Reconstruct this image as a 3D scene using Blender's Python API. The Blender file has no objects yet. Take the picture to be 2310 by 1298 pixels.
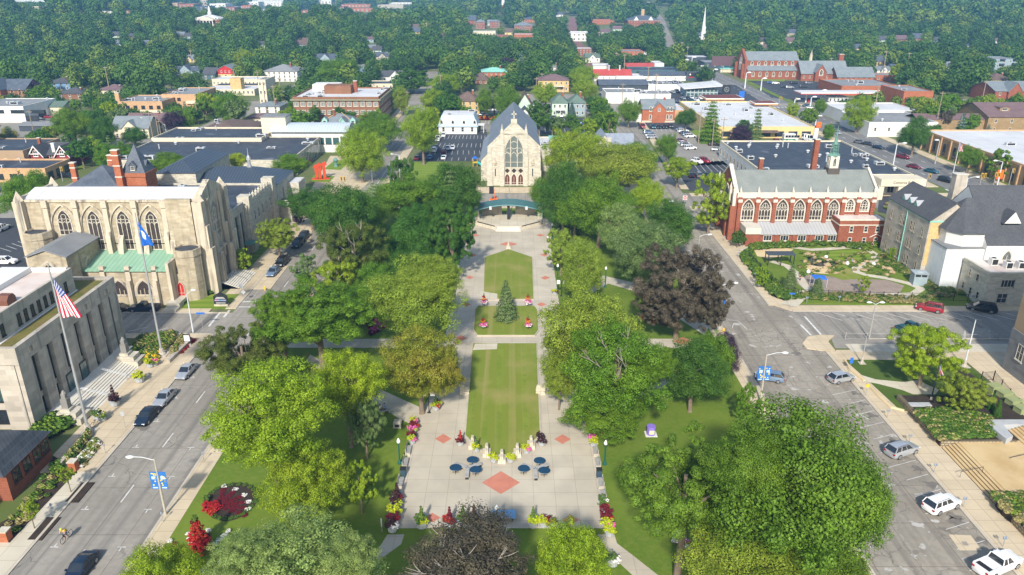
import bpy, math, random
import numpy as np
R = math.radians
SC = bpy.context.scene
COL = SC.collection
rnd = random.Random(7)
# ---------------------------------------------------------------- camera, sky, sun, exposure
H, F, CX, CY = 57.0, 1700.0, 1155.0, 649.0      # eye height in metres, focal length and centre in photo pixels
PITCH = math.atan(0.40)
cp, sp = math.cos(PITCH), math.sin(PITCH)
cam = bpy.data.cameras.new('camera'); camo = bpy.data.objects.new('camera', cam); COL.objects.link(camo)
cam.sensor_fit = 'HORIZONTAL'; cam.sensor_width = 36.0; cam.lens = 36.0*F/2310.0
cam.clip_start = 1.0; cam.clip_end = 30000.0
camo.location = (0, 0, H); camo.rotation_euler = (math.pi/2-PITCH, 0, 0)
SC.camera = camo
SUN_EL, SUN_AZ = 36.0, 8.0       # light travels along +Y, leaning SUN_AZ degrees towards +X
world = bpy.data.worlds.new('World'); SC.world = world; world.use_nodes = True
nt = world.node_tree; nt.nodes.clear()
sky = nt.nodes.new('ShaderNodeTexSky'); sky.sky_type = 'NISHITA'; sky.sun_disc = False
sky.sun_elevation = R(SUN_EL); sky.sun_rotation = R(180+SUN_AZ); sky.air_density = 1.3; sky.dust_density = 1.5; sky.altitude = 200
bg = nt.nodes.new('ShaderNodeBackground'); bg.inputs['Strength'].default_value = 0.145
wo = nt.nodes.new('ShaderNodeOutputWorld'); nt.links.new(sky.outputs[0], bg.inputs[0]); nt.links.new(bg.outputs[0], wo.inputs[0])
sl = bpy.data.lights.new('sun', 'SUN'); sl.energy = 4.5; sl.angle = R(3.0); sl.color = (1.0, 0.945, 0.85)
so = bpy.data.objects.new('sun', sl); COL.objects.link(so); so.location = (0, -100, 200)
so.rotation_euler = (R(90-SUN_EL), 0, R(-SUN_AZ))
SC.view_settings.view_transform = 'Standard'; SC.view_settings.look = 'None'; SC.view_settings.gamma = 1.0
SC.view_settings.use_curve_mapping = False; SC.view_settings.exposure = 0.45
cy = SC.cycles
cy.max_bounces = 5; cy.diffuse_bounces = 3; cy.glossy_bounces = 2; cy.transmission_bounces = 3; cy.transparent_max_bounces = 4; cy.volume_bounces = 0
cy.caustics_reflective = False; cy.caustics_refractive = False; cy.use_denoising = True; cy.sample_clamp_indirect = 4.0
try: cy.denoiser = 'OPENIMAGEDENOISE'
except Exception: pass
# ---------------------------------------------------------------- photo pixel <-> world point
def smooth(a, b, t):
    t = np.clip((t-a)/(b-a), 0, 1); return t*t*(3-2*t)
def T(x, y):     # terrain height
    x = np.asarray(x, float); y = np.asarray(y, float)
    lat = smooth(-250, 500, x-0.05*y)
    z = smooth(620, 2100, y)*(18+44*lat) + smooth(2200, 4200, y)*24*(1-0.4*lat)
    z += 20*np.exp(-((x+290)/190)**2-((y-900)/150)**2) + 24*np.exp(-((x+640)/220)**2-((y-1050)/260)**2)
    z += 5*np.sin(x/170+1.3)*np.sin(y/210)*smooth(700, 1400, y)
    return z*smooth(470, 640, y)
def ray(px, py):
    u = (px-CX)/F; v = (py-CY)/F
    return u, cp-v*sp, -sp-v*cp
def P(px, py, z=0.0):
    a, b, c = ray(px, py); t = (z-H)/c; return (a*t, b*t, z)
def Pg(px, py):
    a, b, c = ray(px, py)
    if c < 0 and b*(-H)/c < 460: return P(px, py)
    t = 420.0
    while t < 6000:
        if H+c*t <= float(T(a*t, b*t)): break
        t += 4.0
    return (a*t, b*t, float(T(a*t, b*t)))
def zrow(py, Y):
    a, b, c = ray(CX, py); return H+Y*c/b
def xat(px, Y, z=0.0): return (px-CX)/F*(Y*cp+(H-z)*sp)
def proj(X, Y, Z):
    zc = Y*cp+(H-Z)*sp; return CX+F*X/zc, CY+F*(-Y*sp+(H-Z)*cp)/zc
def pxm(Y, z=0.0): return F/(Y*cp+(H-z)*sp)
# ---------------------------------------------------------------- materials
MATS = {}
def N(t, typ, **kw):
    n = t.nodes.new(typ)
    for k, v in kw.items(): setattr(n, k, v)
    return n
def rgb(c): return (c[0], c[1], c[2], 1.0)
def mixc(t, a, b, fac, mode='MIX'):
    m = N(t, 'ShaderNodeMix', data_type='RGBA', blend_type=mode)
    for s, v in ((0, fac), (6, a), (7, b)):
        if hasattr(v, 'is_linked') or hasattr(v, 'links'): t.links.new(v, m.inputs[s])
        elif s == 0: m.inputs[0].default_value = v
        else: m.inputs[s].default_value = rgb(v)
    return m.outputs[2]
def ramp(t, v, a, b):
    m = N(t, 'ShaderNodeMapRange'); m.inputs[1].default_value = a; m.inputs[2].default_value = b; t.links.new(v, m.inputs[0]); return m.outputs[0]
def coords(t, scale=(1, 1, 1)):
    tc = N(t, 'ShaderNodeTexCoord'); mp = N(t, 'ShaderNodeMapping'); mp.inputs['Scale'].default_value = scale
    t.links.new(tc.outputs['Object'], mp.inputs[0]); return mp.outputs[0]
def noise(t, vec, scale, detail=3, dist=0.0):
    n = N(t, 'ShaderNodeTexNoise'); n.inputs['Scale'].default_value = scale; n.inputs['Detail'].default_value = detail
    n.inputs['Distortion'].default_value = dist; t.links.new(vec, n.inputs['Vector']); return n.outputs['Fac']
def mat(name, c1, c2=None, s=0.6, rough=0.85, metal=0.0, spec=0.3, fine=None, streak=None, seams=None, joints=None, cracks=None, bump=0.0, stripes=None, bricks=None, emit=None, patches=None, lanes=None):
    if name in MATS: return MATS[name]
    m = bpy.data.materials.new(name); m.use_nodes = True; t = m.node_tree
    b = t.nodes['Principled BSDF']; b.inputs['Roughness'].default_value = rough; b.inputs['Metallic'].default_value = metal
    b.inputs['Specular IOR Level'].default_value = spec
    c2 = c2 or tuple(x*0.78 for x in c1)
    v = coords(t); f = ramp(t, noise(t, v, s, 4), 0.32, 0.68)
    col = mixc(t, c1, c2, f)
    if fine:
        fm = N(t, 'ShaderNodeMath', operation='MULTIPLY'); fm.inputs[1].default_value = fine[1]
        t.links.new(ramp(t, noise(t, v, fine[0], 2), 0.42, 0.66), fm.inputs[0]); col = mixc(t, col, fine[2], fm.outputs[0])
    if bricks:
        br = N(t, 'ShaderNodeTexBrick'); br.inputs['Scale'].default_value = 1.0; br.inputs['Brick Width'].default_value = bricks[0]; br.inputs['Row Height'].default_value = bricks[1]
        br.inputs['Mortar Size'].default_value = bricks[2]; br.inputs['Color1'].default_value = (1, 1, 1, 1); br.inputs['Color2'].default_value = (0.72, 0.72, 0.72, 1); br.inputs['Mortar'].default_value = rgb([bricks[3]]*3)
        sx = N(t, 'ShaderNodeSeparateXYZ'); t.links.new(v, sx.inputs[0]); ad = N(t, 'ShaderNodeMath', operation='ADD'); t.links.new(sx.outputs[0], ad.inputs[0]); t.links.new(sx.outputs[1], ad.inputs[1])
        cx = N(t, 'ShaderNodeCombineXYZ'); t.links.new(ad.outputs[0], cx.inputs[0]); t.links.new(sx.outputs[2], cx.inputs[1]); t.links.new(cx.outputs[0], br.inputs['Vector'])
        col = mixc(t, col, br.outputs['Color'], 1.0, 'MULTIPLY')
    if streak:
        vs = coords(t, (1.6, 1.6, 0.10)); col = mixc(t, col, streak[0], ramp(t, noise(t, vs, streak[1], 5), streak[2], streak[2]+0.18))
    if lanes:
        vs = coords(t, (0.75, 0.012, 1)); col = mixc(t, col, lanes[0], ramp(t, noise(t, vs, 1.0, 4), lanes[1], lanes[1]+0.2))
    if joints:
        br = N(t, 'ShaderNodeTexBrick'); br.offset = 0.0; br.inputs['Scale'].default_value = 1.0; br.inputs['Brick Width'].default_value = joints[0]; br.inputs['Row Height'].default_value = joints[1]
        br.inputs['Mortar Size'].default_value = joints[2]; br.inputs['Color1'].default_value = (1, 1, 1, 1); jd = joints[3] if len(joints) > 3 else 0.6; br.inputs['Color2'].default_value = (0.93, 0.93, 0.92, 1); br.inputs['Mortar'].default_value = (jd, jd*0.97, jd*0.93, 1)
        t.links.new(v, br.inputs['Vector']); col = mixc(t, col, br.outputs['Color'], 1.0, 'MULTIPLY')
    if seams:
        w = N(t, 'ShaderNodeTexWave', bands_direction=seams[0]); w.inputs['Scale'].default_value = seams[1]; w.inputs['Distortion'].default_value = 0; t.links.new(v, w.inputs['Vector'])
        col = mixc(t, col, seams[2], ramp(t, w.outputs['Fac'], 0.86, 0.98))
    if stripes:
        w = N(t, 'ShaderNodeTexWave', bands_direction=stripes[0]); w.inputs['Scale'].default_value = stripes[1]; w.inputs['Distortion'].default_value = 0.6; t.links.new(v, w.inputs['Vector'])
        col = mixc(t, col, stripes[2], ramp(t, w.outputs['Fac'], 0.35, 0.65)); t.nodes[-1]
    if patches:
        col = mixc(t, col, patches[0], ramp(t, noise(t, v, patches[1], 5), patches[2], patches[2]+(patches[3] if len(patches) > 3 else 0.06)))
    if cracks:
        n2 = N(t, 'ShaderNodeTexNoise'); n2.inputs['Scale'].default_value = 0.5; t.links.new(v, n2.inputs['Vector'])
        mx = N(t, 'ShaderNodeVectorMath', operation='MULTIPLY_ADD'); mx.inputs[1].default_value = (3, 3, 0); t.links.new(n2.outputs['Color'], mx.inputs[0]); t.links.new(v, mx.inputs[2])
        vo = N(t, 'ShaderNodeTexVoronoi', feature='DISTANCE_TO_EDGE'); vo.inputs['Scale'].default_value = cracks[0]; t.links.new(mx.outputs[0], vo.inputs['Vector'])
        cm = N(t, 'ShaderNodeMath', operation='LESS_THAN'); cm.inputs[1].default_value = cracks[1]; t.links.new(vo.outputs['Distance'], cm.inputs[0])
        gm = N(t, 'ShaderNodeMath', operation='MULTIPLY'); t.links.new(cm.outputs[0], gm.inputs[0]); t.links.new(ramp(t, noise(t, v, 0.12, 3), 0.42, 0.62), gm.inputs[1])
        g3 = N(t, 'ShaderNodeMath', operation='MULTIPLY'); g3.inputs[1].default_value = 0.7; t.links.new(gm.outputs[0], g3.inputs[0]); col = mixc(t, col, cracks[2], g3.outputs[0])
    if hasattr(col, 'links'): t.links.new(col, b.inputs['Base Color'])
    if bump:
        bp = N(t, 'ShaderNodeBump'); bp.inputs['Strength'].default_value = bump; bp.inputs['Distance'].default_value = 0.1
        t.links.new(noise(t, v, 2.5, 3), bp.inputs['Height']); t.links.new(bp.outputs[0], b.inputs['Normal'])
    if emit: b.inputs['Emission Color'].default_value = rgb(emit[0]); b.inputs['Emission Strength'].default_value = emit[1]
    MATS[name] = m; return m
def leafmat(name, c1, c2, tr=0.45, s=0.9, vary=0.36, gain=1.2):
    if name in MATS: return MATS[name]
    m = bpy.data.materials.new(name); m.use_nodes = True; t = m.node_tree; t.nodes.clear()
    out = N(t, 'ShaderNodeOutputMaterial'); b = N(t, 'ShaderNodeBsdfPrincipled'); b.inputs['Roughness'].default_value = 0.55; b.inputs['Specular IOR Level'].default_value = 0.25
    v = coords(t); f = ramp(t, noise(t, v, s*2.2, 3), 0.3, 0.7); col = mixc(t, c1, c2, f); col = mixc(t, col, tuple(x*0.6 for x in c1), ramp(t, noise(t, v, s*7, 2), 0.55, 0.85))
    g = N(t, 'ShaderNodeNewGeometry'); mr = N(t, 'ShaderNodeMapRange'); mr.inputs[3].default_value = gain*(1-vary); mr.inputs[4].default_value = gain*(1+vary)
    t.links.new(g.outputs['Random Per Island'], mr.inputs[0])
    oi = N(t, 'ShaderNodeObjectInfo'); hs = N(t, 'ShaderNodeHueSaturation'); h2 = N(t, 'ShaderNodeMapRange'); h2.inputs[3].default_value = 0.494; h2.inputs[4].default_value = 0.509
    t.links.new(oi.outputs['Random'], h2.inputs[0]); t.links.new(h2.outputs[0], hs.inputs['Hue']); hs.inputs['Saturation'].default_value = 1.0; t.links.new(mr.outputs[0], hs.inputs['Value']); t.links.new(col, hs.inputs['Color'])
    t.links.new(hs.outputs[0], b.inputs['Base Color'])
    tl = N(t, 'ShaderNodeBsdfTranslucent'); t.links.new(mixc(t, hs.outputs[0], (1.0, 0.95, 0.35), 0.0), tl.inputs[0])
    ms = N(t, 'ShaderNodeMixShader'); ms.inputs[0].default_value = tr; t.links.new(b.outputs[0], ms.inputs[1]); t.links.new(tl.outputs[0], ms.inputs[2]); t.links.new(ms.outputs[0], out.inputs[0])
    MATS[name] = m; return m
# ---------------------------------------------------------------- mesh builder
class MB:
    def __init__(s): s.v = []; s.f = []; s.m = []
    def add(s, vs, fs, mi=0):
        o = len(s.v); s.v += [tuple(map(float, p)) for p in vs]
        for f in fs: s.f.append(tuple(i+o for i in f)); s.m.append(mi)
        return s
    def box(s, x0, x1, y0, y1, z0, z1, mi=0):
        return s.add([(x0,y0,z0),(x1,y0,z0),(x1,y1,z0),(x0,y1,z0),(x0,y0,z1),(x1,y0,z1),(x1,y1,z1),(x0,y1,z1)], [(0,3,2,1),(4,5,6,7),(0,1,5,4),(1,2,6,5),(2,3,7,6),(3,0,4,7)], mi)
    def obox(s, cx, cy, z0, z1, sx, sy, rz, mi=0):
        c, n = math.cos(rz), math.sin(rz); q = [(-sx/2,-sy/2),(sx/2,-sy/2),(sx/2,sy/2),(-sx/2,sy/2)]
        return s.prism([(cx+a*c-b*n, cy+a*n+b*c) for a, b in q], z0, z1, mi)
    def prism(s, poly, z0, z1, mi=0):
        a = sum(poly[i][0]*poly[(i+1)%len(poly)][1]-poly[(i+1)%len(poly)][0]*poly[i][1] for i in range(len(poly)))
        if a < 0: poly = poly[::-1]
        n = len(poly); vs = [(p[0],p[1],z0) for p in poly]+[(p[0],p[1],z1) for p in poly]
        return s.add(vs, [tuple(range(n-1,-1,-1)), tuple(range(n,2*n))]+[(i,(i+1)%n,n+(i+1)%n,n+i) for i in range(n)], mi)
    def ext(s, poly, ax, a0, a1, mi=0):     # polygon (u, z) extruded along x or y
        a = sum(poly[i][0]*poly[(i+1)%len(poly)][1]-poly[(i+1)%len(poly)][0]*poly[i][1] for i in range(len(poly)))
        if a < 0: poly = poly[::-1]
        n = len(poly)
        if ax == 'y': vs = [(u,a0,z) for u, z in poly]+[(u,a1,z) for u, z in poly]
        else: vs = [(a1,u,z) for u, z in poly]+[(a0,u,z) for u, z in poly]
        if ax == 'x': return s.add(vs, [tuple(range(n)), tuple(range(2*n-1,n-1,-1))]+[(i,n+i,n+(i+1)%n,(i+1)%n) for i in range(n)], mi)
        return s.add(vs, [tuple(range(n)), tuple(range(2*n-1,n-1,-1))]+[((i+1)%n,i,n+i,n+(i+1)%n) for i in range(n)], mi)
    def sheet(s, poly, z, mi=0):
        a = sum(poly[i][0]*poly[(i+1)%len(poly)][1]-poly[(i+1)%len(poly)][0]*poly[i][1] for i in range(len(poly)))
        if a < 0: poly = poly[::-1]
        return s.add([(p[0],p[1],z) for p in poly], [tuple(range(len(poly)))], mi)
    def tube(s, pts, rad, n=6, mi=0, cap=True):
        pts = [np.array(p, float) for p in pts]
        if not hasattr(rad, '__len__'): rad = [rad]*len(pts)
        vs = []; fs = []
        for i, p in enumerate(pts):
            d = pts[min(i+1, len(pts)-1)]-pts[max(i-1, 0)]; d = d/(np.linalg.norm(d)+1e-9)
            a = np.cross(d, (0,0,1.0) if abs(d[2]) < 0.9 else (1.0,0,0)); a /= np.linalg.norm(a); b = np.cross(d, a)
            for k in range(n):
                t = 2*math.pi*k/n; vs.append(tuple(p+rad[i]*(math.cos(t)*a+math.sin(t)*b)))
        for i in range(len(pts)-1):
            for k in range(n): fs.append((i*n+k, (i+1)*n+k, (i+1)*n+(k+1)%n, i*n+(k+1)%n))
        if cap: fs.append(tuple(range(n))); fs.append(tuple(range(len(vs)-1, len(vs)-n-1, -1)))
        return s.add(vs, fs, mi)
    def lathe(s, prof, n=10, c=(0,0,0), mi=0):
        vs = []; fs = []
        for r, z in prof:
            for k in range(n): t = 2*math.pi*k/n; vs.append((c[0]+r*math.cos(t), c[1]+r*math.sin(t), c[2]+z))
        for i in range(len(prof)-1):
            for k in range(n): fs.append((i*n+k, i*n+(k+1)%n, (i+1)*n+(k+1)%n, (i+1)*n+k))
        fs.append(tuple(range(n-1,-1,-1))); fs.append(tuple(range(len(vs)-n, len(vs))))
        return s.add(vs, fs, mi)
    def gable(s, x0, x1, y0, y1, z, h, ridge='x', ov=0.4, th=0.18, mi=0):
        if ridge == 'x':
            m = (y0+y1)/2; k = h/((y1-y0)/2); a, b = y0-ov, y1+ov; za = z-ov*k
            return s.ext([(a,za),(m,z+h),(b,za),(b,za+th),(m,z+h+th*1.3),(a,za+th)], 'x', x0-ov, x1+ov, mi)
        m = (x0+x1)/2; k = h/((x1-x0)/2); a, b = x0-ov, x1+ov; za = z-ov*k
        return s.ext([(a,za),(m,z+h),(b,za),(b,za+th),(m,z+h+th*1.3),(a,za+th)], 'y', y0-ov, y1+ov, mi)
    def hip(s, x0, x1, y0, y1, z, h, ov=0.5, mi=0, top=0.0, k=1.0):
        x0 -= ov; x1 += ov; y0 -= ov; y1 += ov; w, d = x1-x0, y1-y0; q = min(w, d)/2*k
        if top > 0: q = min(w, d)/2*(1-top)
        a = [(x0+q,y0+q),(x1-q,y0+q),(x1-q,y1-q),(x0+q,y1-q)]
        vs = [(x0,y0,z),(x1,y0,z),(x1,y1,z),(x0,y1,z)]+[(p[0],p[1],z+h) for p in a]
        if top <= 0 and abs(k-1) < 1e-6:
            if w > d: vs = vs[:4]+[(x0+q,y0+q,z+h),(x1-q,y0+q,z+h)]; fs = [(0,1,5,4),(1,2,5),(2,3,4,5),(3,0,4),(0,3,2,1)]
            else: vs = vs[:4]+[(x0+q,y0+q,z+h),(x0+q,y1-q,z+h)]; fs = [(0,1,4),(1,2,5,4),(2,3,5),(3,0,4,5),(0,3,2,1)]
            return s.add(vs, fs, mi)
        return s.add(vs, [(0,3,2,1),(0,1,5,4),(1,2,6,5),(2,3,7,6),(3,0,4,7),(4,5,6,7)], mi)
    def mesh(s, name, mats):
        me = bpy.data.meshes.new(name); me.from_pydata(s.v, [], s.f)
        for m in (mats if isinstance(mats, (list, tuple)) else [mats]): me.materials.append(m)
        if any(s.m): me.polygons.foreach_set('material_index', s.m)
        me.update(); return me
    def build(s, name, mats, parent=None, loc=None, rz=0.0, smooth=None):
        me = s.mesh(name, mats)
        if smooth is not None:
            me.polygons.foreach_set('use_smooth', [True]*len(me.polygons))
            if smooth > 0: me.set_sharp_from_angle(angle=R(smooth))
        return put(name, me, parent, loc, rz)
def put(name, me, parent=None, loc=None, rz=0.0, sc=None, rot=None):
    o = bpy.data.objects.new(name, me); COL.objects.link(o)
    if parent is not None: o.parent = parent
    if loc is not None: o.location = loc
    if rot is not None: o.rotation_euler = rot
    elif rz: o.rotation_euler = (0, 0, rz)
    if sc is not None: o.scale = sc
    return o
def tag(o, label=None, cat=None, group=None, kind=None):
    if label: o['label'] = label
    if cat: o['category'] = cat
    if group: o['group'] = group
    if kind: o['kind'] = kind
    return o
def thing(name, label, cat, loc=(0,0,0), rz=0.0, group=None, sc=None):
    return tag(put(name, None, None, loc, rz, sc), label, cat, group)
def struct(name, mb, m): return tag(mb.build(name, m), None, None, None, 'structure')
def dup(root, loc=None, rz=None, label=None, group=None, sc=None):
    r = root.copy(); COL.objects.link(r)
    if loc is not None: r.location = loc
    if rz is not None: r.rotation_euler = (0, 0, rz)
    if sc is not None: r.scale = sc
    if label: r['label'] = label
    if group: r['group'] = group
    def rec(a, b):
        for ch in KIDS(a):
            c = ch.copy(); COL.objects.link(c); c.parent = b; rec(ch, c)
    rec(root, r); return r
_kids = {}
def KIDS(a): return list(a.children)
# automatic labels that say which one, from the landmark beside it
LAND = []; PEND = []
def land(px, py, d): LAND.append((px, py, d))
def auto(o, prefix, px=None, py=None):
    if px is None: px, py = proj(*o.location)
    PEND.append((o, prefix, px, py))
ORD = ['', 'second', 'third', 'fourth', 'fifth', 'sixth', 'seventh', 'eighth', 'ninth', 'tenth', 'eleventh', 'twelfth', 'thirteenth', 'fourteenth', 'fifteenth', 'sixteenth', 'seventeenth', 'eighteenth', 'nineteenth', 'twentieth']
def resolve():
    d = {}
    for o, pre, px, py in PEND:
        L = min(LAND, key=lambda l: (l[0]-px)**2+(1.6*(l[1]-py))**2)
        dx, dy = px-L[0], py-L[1]
        rel = ('right of' if dx > 0 else 'left of') if abs(dx) > 1.5*abs(dy) else ('beyond' if dy < 0 else 'in front of')
        d.setdefault('%s %s %s' % (pre, rel, L[2]), []).append((px, o))
    for k, l in d.items():
        l.sort(key=lambda q: q[0])
        for i, (_, o) in enumerate(l):
            if len(l) == 1: o['label'] = k
            elif i == 0: o['label'] = k+', leftmost'
            elif i == len(l)-1: o['label'] = k+', rightmost'
            else: o['label'] = k+', '+(ORD[i] if i < 20 else 'number %d' % (i+1))+' from left'
FOOT = []; KEEP = []      # building footprints, and picture boxes that scattered trees must not hide
# ---------------------------------------------------------------- materials used by the setting
ASPH = mat('asphalt', (0.26,0.235,0.20), (0.34,0.31,0.265), 0.10, 0.9, fine=(1.3,0.35,(0.20,0.185,0.165)), cracks=(0.17,0.007,(0.10,0.095,0.09)), lanes=((0.19,0.175,0.155),0.50), joints=(3.9,8.5,0.045,0.62), patches=((0.345,0.325,0.29),0.35,0.66,.1), bump=0.15)
ASPHR = mat('asphalt_worn', (0.255,0.225,0.18), (0.37,0.33,0.27), 0.09, 0.9, fine=(1.1,0.4,(0.20,0.18,0.155)), cracks=(0.42,0.022,(0.12,0.105,0.09)), lanes=((0.20,0.175,0.145),0.50), joints=(4.8,7.0,0.05,0.6), patches=((0.44,0.415,0.375),0.55,0.63,.04), bump=0.25)
ASPHD = mat('asphalt_fresh', (0.040,0.044,0.052), (0.058,0.062,0.072), 0.12, 0.85, fine=(2.0,0.3,(0.08,0.085,0.095)))
ASPHG = mat('asphalt_grey', (0.24,0.22,0.19), (0.31,0.285,0.245), 0.08, 0.9, fine=(1.2,0.3,(0.16,0.15,0.135)))
CONC = mat('pavement_concrete', (0.53,0.43,0.29), (0.62,0.51,0.355), 0.15, 0.9, joints=(1.9,1.9,0.03), fine=(0.5,0.25,(0.38,0.32,0.24)))
CONCP = mat('plaza_concrete', (0.46,0.405,0.315), (0.55,0.49,0.39), 0.10, 0.9, joints=(2.6,2.6,0.03,0.72), fine=(0.35,0.35,(0.36,0.32,0.27)))
CONCL = mat('pale_concrete', (0.52,0.465,0.36), (0.60,0.54,0.43), 0.3, 0.9, joints=(2.2,2.2,0.025))
KERB = mat('kerb_concrete', (0.42,0.37,0.30), (0.52,0.46,0.37), 0.4, 0.9)
WLINE = mat('road_paint', (0.72,0.71,0.68), (0.46,0.44,0.40), 1.1, 0.8)
BRICKR = mat('diamond_brick', (0.47,0.17,0.115), (0.54,0.21,0.14), 0.8, 0.9, bump=0.1)
GRASS = mat('grass', (0.085,0.150,0.010), (0.140,0.200,0.018), 0.12, 0.95, fine=(1.6,0.5,(0.16,0.19,0.028)), bump=0.4)
LAWN = mat('mown_lawn', (0.150,0.212,0.018), (0.195,0.240,0.030), 0.22, 0.95, stripes=('X',0.16,(0.172,0.212,0.024)), patches=((0.30,0.26,0.085),0.16,0.50,.3), fine=(1.1,0.45,(0.13,0.17,0.02)), lanes=((0.265,0.245,0.07),0.50), bump=0.5)
LAWNS = mat('striped_lawn', (0.17,0.24,0.02), (0.20,0.26,0.03), 0.2, 0.95, stripes=('Y',0.13,(0.13,0.205,0.016)))
EARTH = mat('ground_cover', (0.085,0.125,0.020), (0.19,0.18,0.10), 0.03, 0.95, fine=(0.12,0.5,(0.09,0.135,0.022)))
MULCH = mat('mulch', (0.030,0.022,0.017), (0.05,0.035,0.025), 1.0, 0.95)
SAND = mat('sand', (0.58,0.44,0.24), (0.64,0.50,0.30), 0.3, 0.95)
GRAVEL = mat('gravel', (0.27,0.21,0.17), (0.34,0.27,0.22), 0.6, 0.95, fine=(3.0,0.5,(0.2,0.16,0.13)))
# ---------------------------------------------------------------- terrain
def grid():
    xs = np.concatenate([np.linspace(-7000,-900,28), np.linspace(-860,860,70), np.linspace(900,7000,28)])
    ys = np.concatenate([np.linspace(-300,440,6), np.linspace(470,1400,50), np.linspace(1450,4600,60), np.linspace(4800,9000,12)])
    X, Y = np.meshgrid(xs, ys); Z = T(X, Y)
    nx, ny = len(xs), len(ys); v = np.stack([X.ravel(), Y.ravel(), Z.ravel()], 1)
    m = MB(); m.v = [tuple(p) for p in v.tolist()]
    m.f = [(j*nx+i, j*nx+i+1, (j+1)*nx+i+1, (j+1)*nx+i) for j in range(ny-1) for i in range(nx-1)]; m.m = [0]*len(m.f)
    return m
g = grid().build('ground', EARTH, smooth=0); tag(g, kind='structure')
def ribbon(m, pts, w, z, step=None):
    out = []
    for i in range(len(pts)):
        a = np.array(pts[max(i-1,0)]); b = np.array(pts[min(i+1,len(pts)-1)]); d = (b-a)/np.linalg.norm(b-a); n = np.array((-d[1], d[0]))
        p = np.array(pts[i]); out.append((p-n*w/2, p+n*w/2))
    for i in range(len(out)-1):
        q = [out[i][0], out[i+1][0], out[i+1][1], out[i][1]]
        m.add([(p[0], p[1], float(T(p[0],p[1]))+z) for p in q], [(0,1,2,3)])
    return m
def dense(pts, step):
    r = [pts[0]]
    for a, b in zip(pts, pts[1:]):
        n = max(1, int(math.dist(a, b)/step))
        for k in range(1, n+1): r.append((a[0]+(b[0]-a[0])*k/n, a[1]+(b[1]-a[1])*k/n))
    return r
def road(name, pts, w, m, z=0.008): return struct(name, ribbon(MB(), dense(pts, 25), w, z), m)
def quadpx(px, z): return [P(a, b, z)[:2] for a, b in px]
ROADS = []
def R_(name, pts, w, m, z=0.008): ROADS.append((pts, w)); return road(name, pts, w, m, z)
R_('south_street_road', [(-46.5,20),(-46.5,330),(-50,430),(-56,560)], 12, ASPH, 0.008)
R_('right_street_road', [(45.2,20),(45.2,200)], 14.8, ASPHR, 0.008)
R_('right_street_road', [(44.6,200),(47,275),(50,325),(53,400),(55,620)], 11, ASPH, 0.012)
R_('park_street_road', [(-260,211),(52,211),(170,205)], 13.5, ASPH, 0.016)
R_('main_avenue_road', [(141,100),(139,340),(137,470),(139,600)], 17, mat('avenue_asphalt',(0.16,0.155,0.15),(0.21,0.203,0.195),0.06,0.9,fine=(0.9,0.3,(0.14,0.135,0.13))), 0.020)
R_('hill_road', [(139,598),(150,740),(176,900),(215,1150),(250,1500)], 10, ASPHG, 0.05)
R_('cross_street_road', [(52,124.4),(150,124.4)], 12.3, ASPH, 0.012)
R_('cross_street_road', [(-52,125),(-150,125)], 9.5, ASPH, 0.012)
R_('lovell_street_road', [(-133,150),(-131,330),(-130,500)], 10.5, ASPHG, 0.024)
R_('far_cross_road', [(-300,404),(50,404),(139,396),(330,392)], 12, ASPHG, 0.028)
R_('brick_street_road', [(62,560),(68,900),(95,1250)], 12, mat('brick_road',(0.20,0.10,0.09),(0.26,0.13,0.11),0.2), 0.03)
R_('left_cross_road', [(-260,300),(-52,298)], 9, ASPHG, 0.03)
# ---------------------------------------------------------------- paved lots
lots = MB(); 
def lot(name, px, m, z=0.034):
    q = quadpx(px, z); FOOT.append((min(a for a,b in q), max(a for a,b in q), min(b for a,b in q), max(b for a,b in q)))
    return struct(name, MB().sheet(q, z), m)
lot('church_parking_lot', [(928,364),(1104,364),(1098,298),(990,298)], ASPHD)
lot('back_parking_lot', [(1084,298),(1140,298),(1140,266),(1084,269)], ASPHG)
lot('courtyard_parking_lot', [(1206,303),(1345,303),(1325,266),(1196,266)], ASPHD)
lot('upper_parking_lot', [(1020,255),(1330,258),(1318,213),(1120,213)], ASPHG)
lot('gravel_parking_lot', [(1452,286),(1540,284),(1690,372),(1548,374)], ASPHG)
lot('brick_house_lot', [(1440,292),(1560,292),(1548,276),(1440,276)], ASPHD, 0.04)
lot('asphalt_parking_lot', [(1524,420),(1556,366),(1642,363),(1690,405),(1690,430),(1560,432)], ASPHD)
lot('dealer_parking_lot', [(1508,236),(1725,236),(1660,192),(1500,192)], ASPHD)
lot('chapel_parking_lot', [(1683,180),(1742,222),(1850,226),(1890,186)], ASPHD)
lot('station_lot', [(1560,262),(1730,262),(1760,238),(1575,236)], ASPHG)
lot('side_parking_lot', [(-40,606),(62,606),(66,492),(-30,492)], ASPHD)
lot('corner_parking_lot', [(150,345),(262,345),(290,318),(185,318)], ASPHD)
lot('garage_parking_lot', [(-30,318),(120,318),(140,262),(-30,270)], ASPHG)
lot('hillside_parking_lot', [(330,217),(478,217),(470,198),(340,200)], ASPHD)
lot('office_parking_lot', [(1980,478),(2070,500),(2090,445),(1985,420)], ASPHD)
lot('bank_parking_lot', [(1750,318),(1900,320),(1880,300),(1755,296)], ASPHG)
lot('rear_parking_lot', [(2110,252),(2240,252),(2200,225),(2100,222)], ASPHG)
lot('avenue_forecourt', [(1800,245),(1990,245),(1960,222),(1800,222)], ASPHG)
lot('store_forecourt', [(1440,140),(1510,140),(1505,122),(1450,122)], ASPHG)
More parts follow.
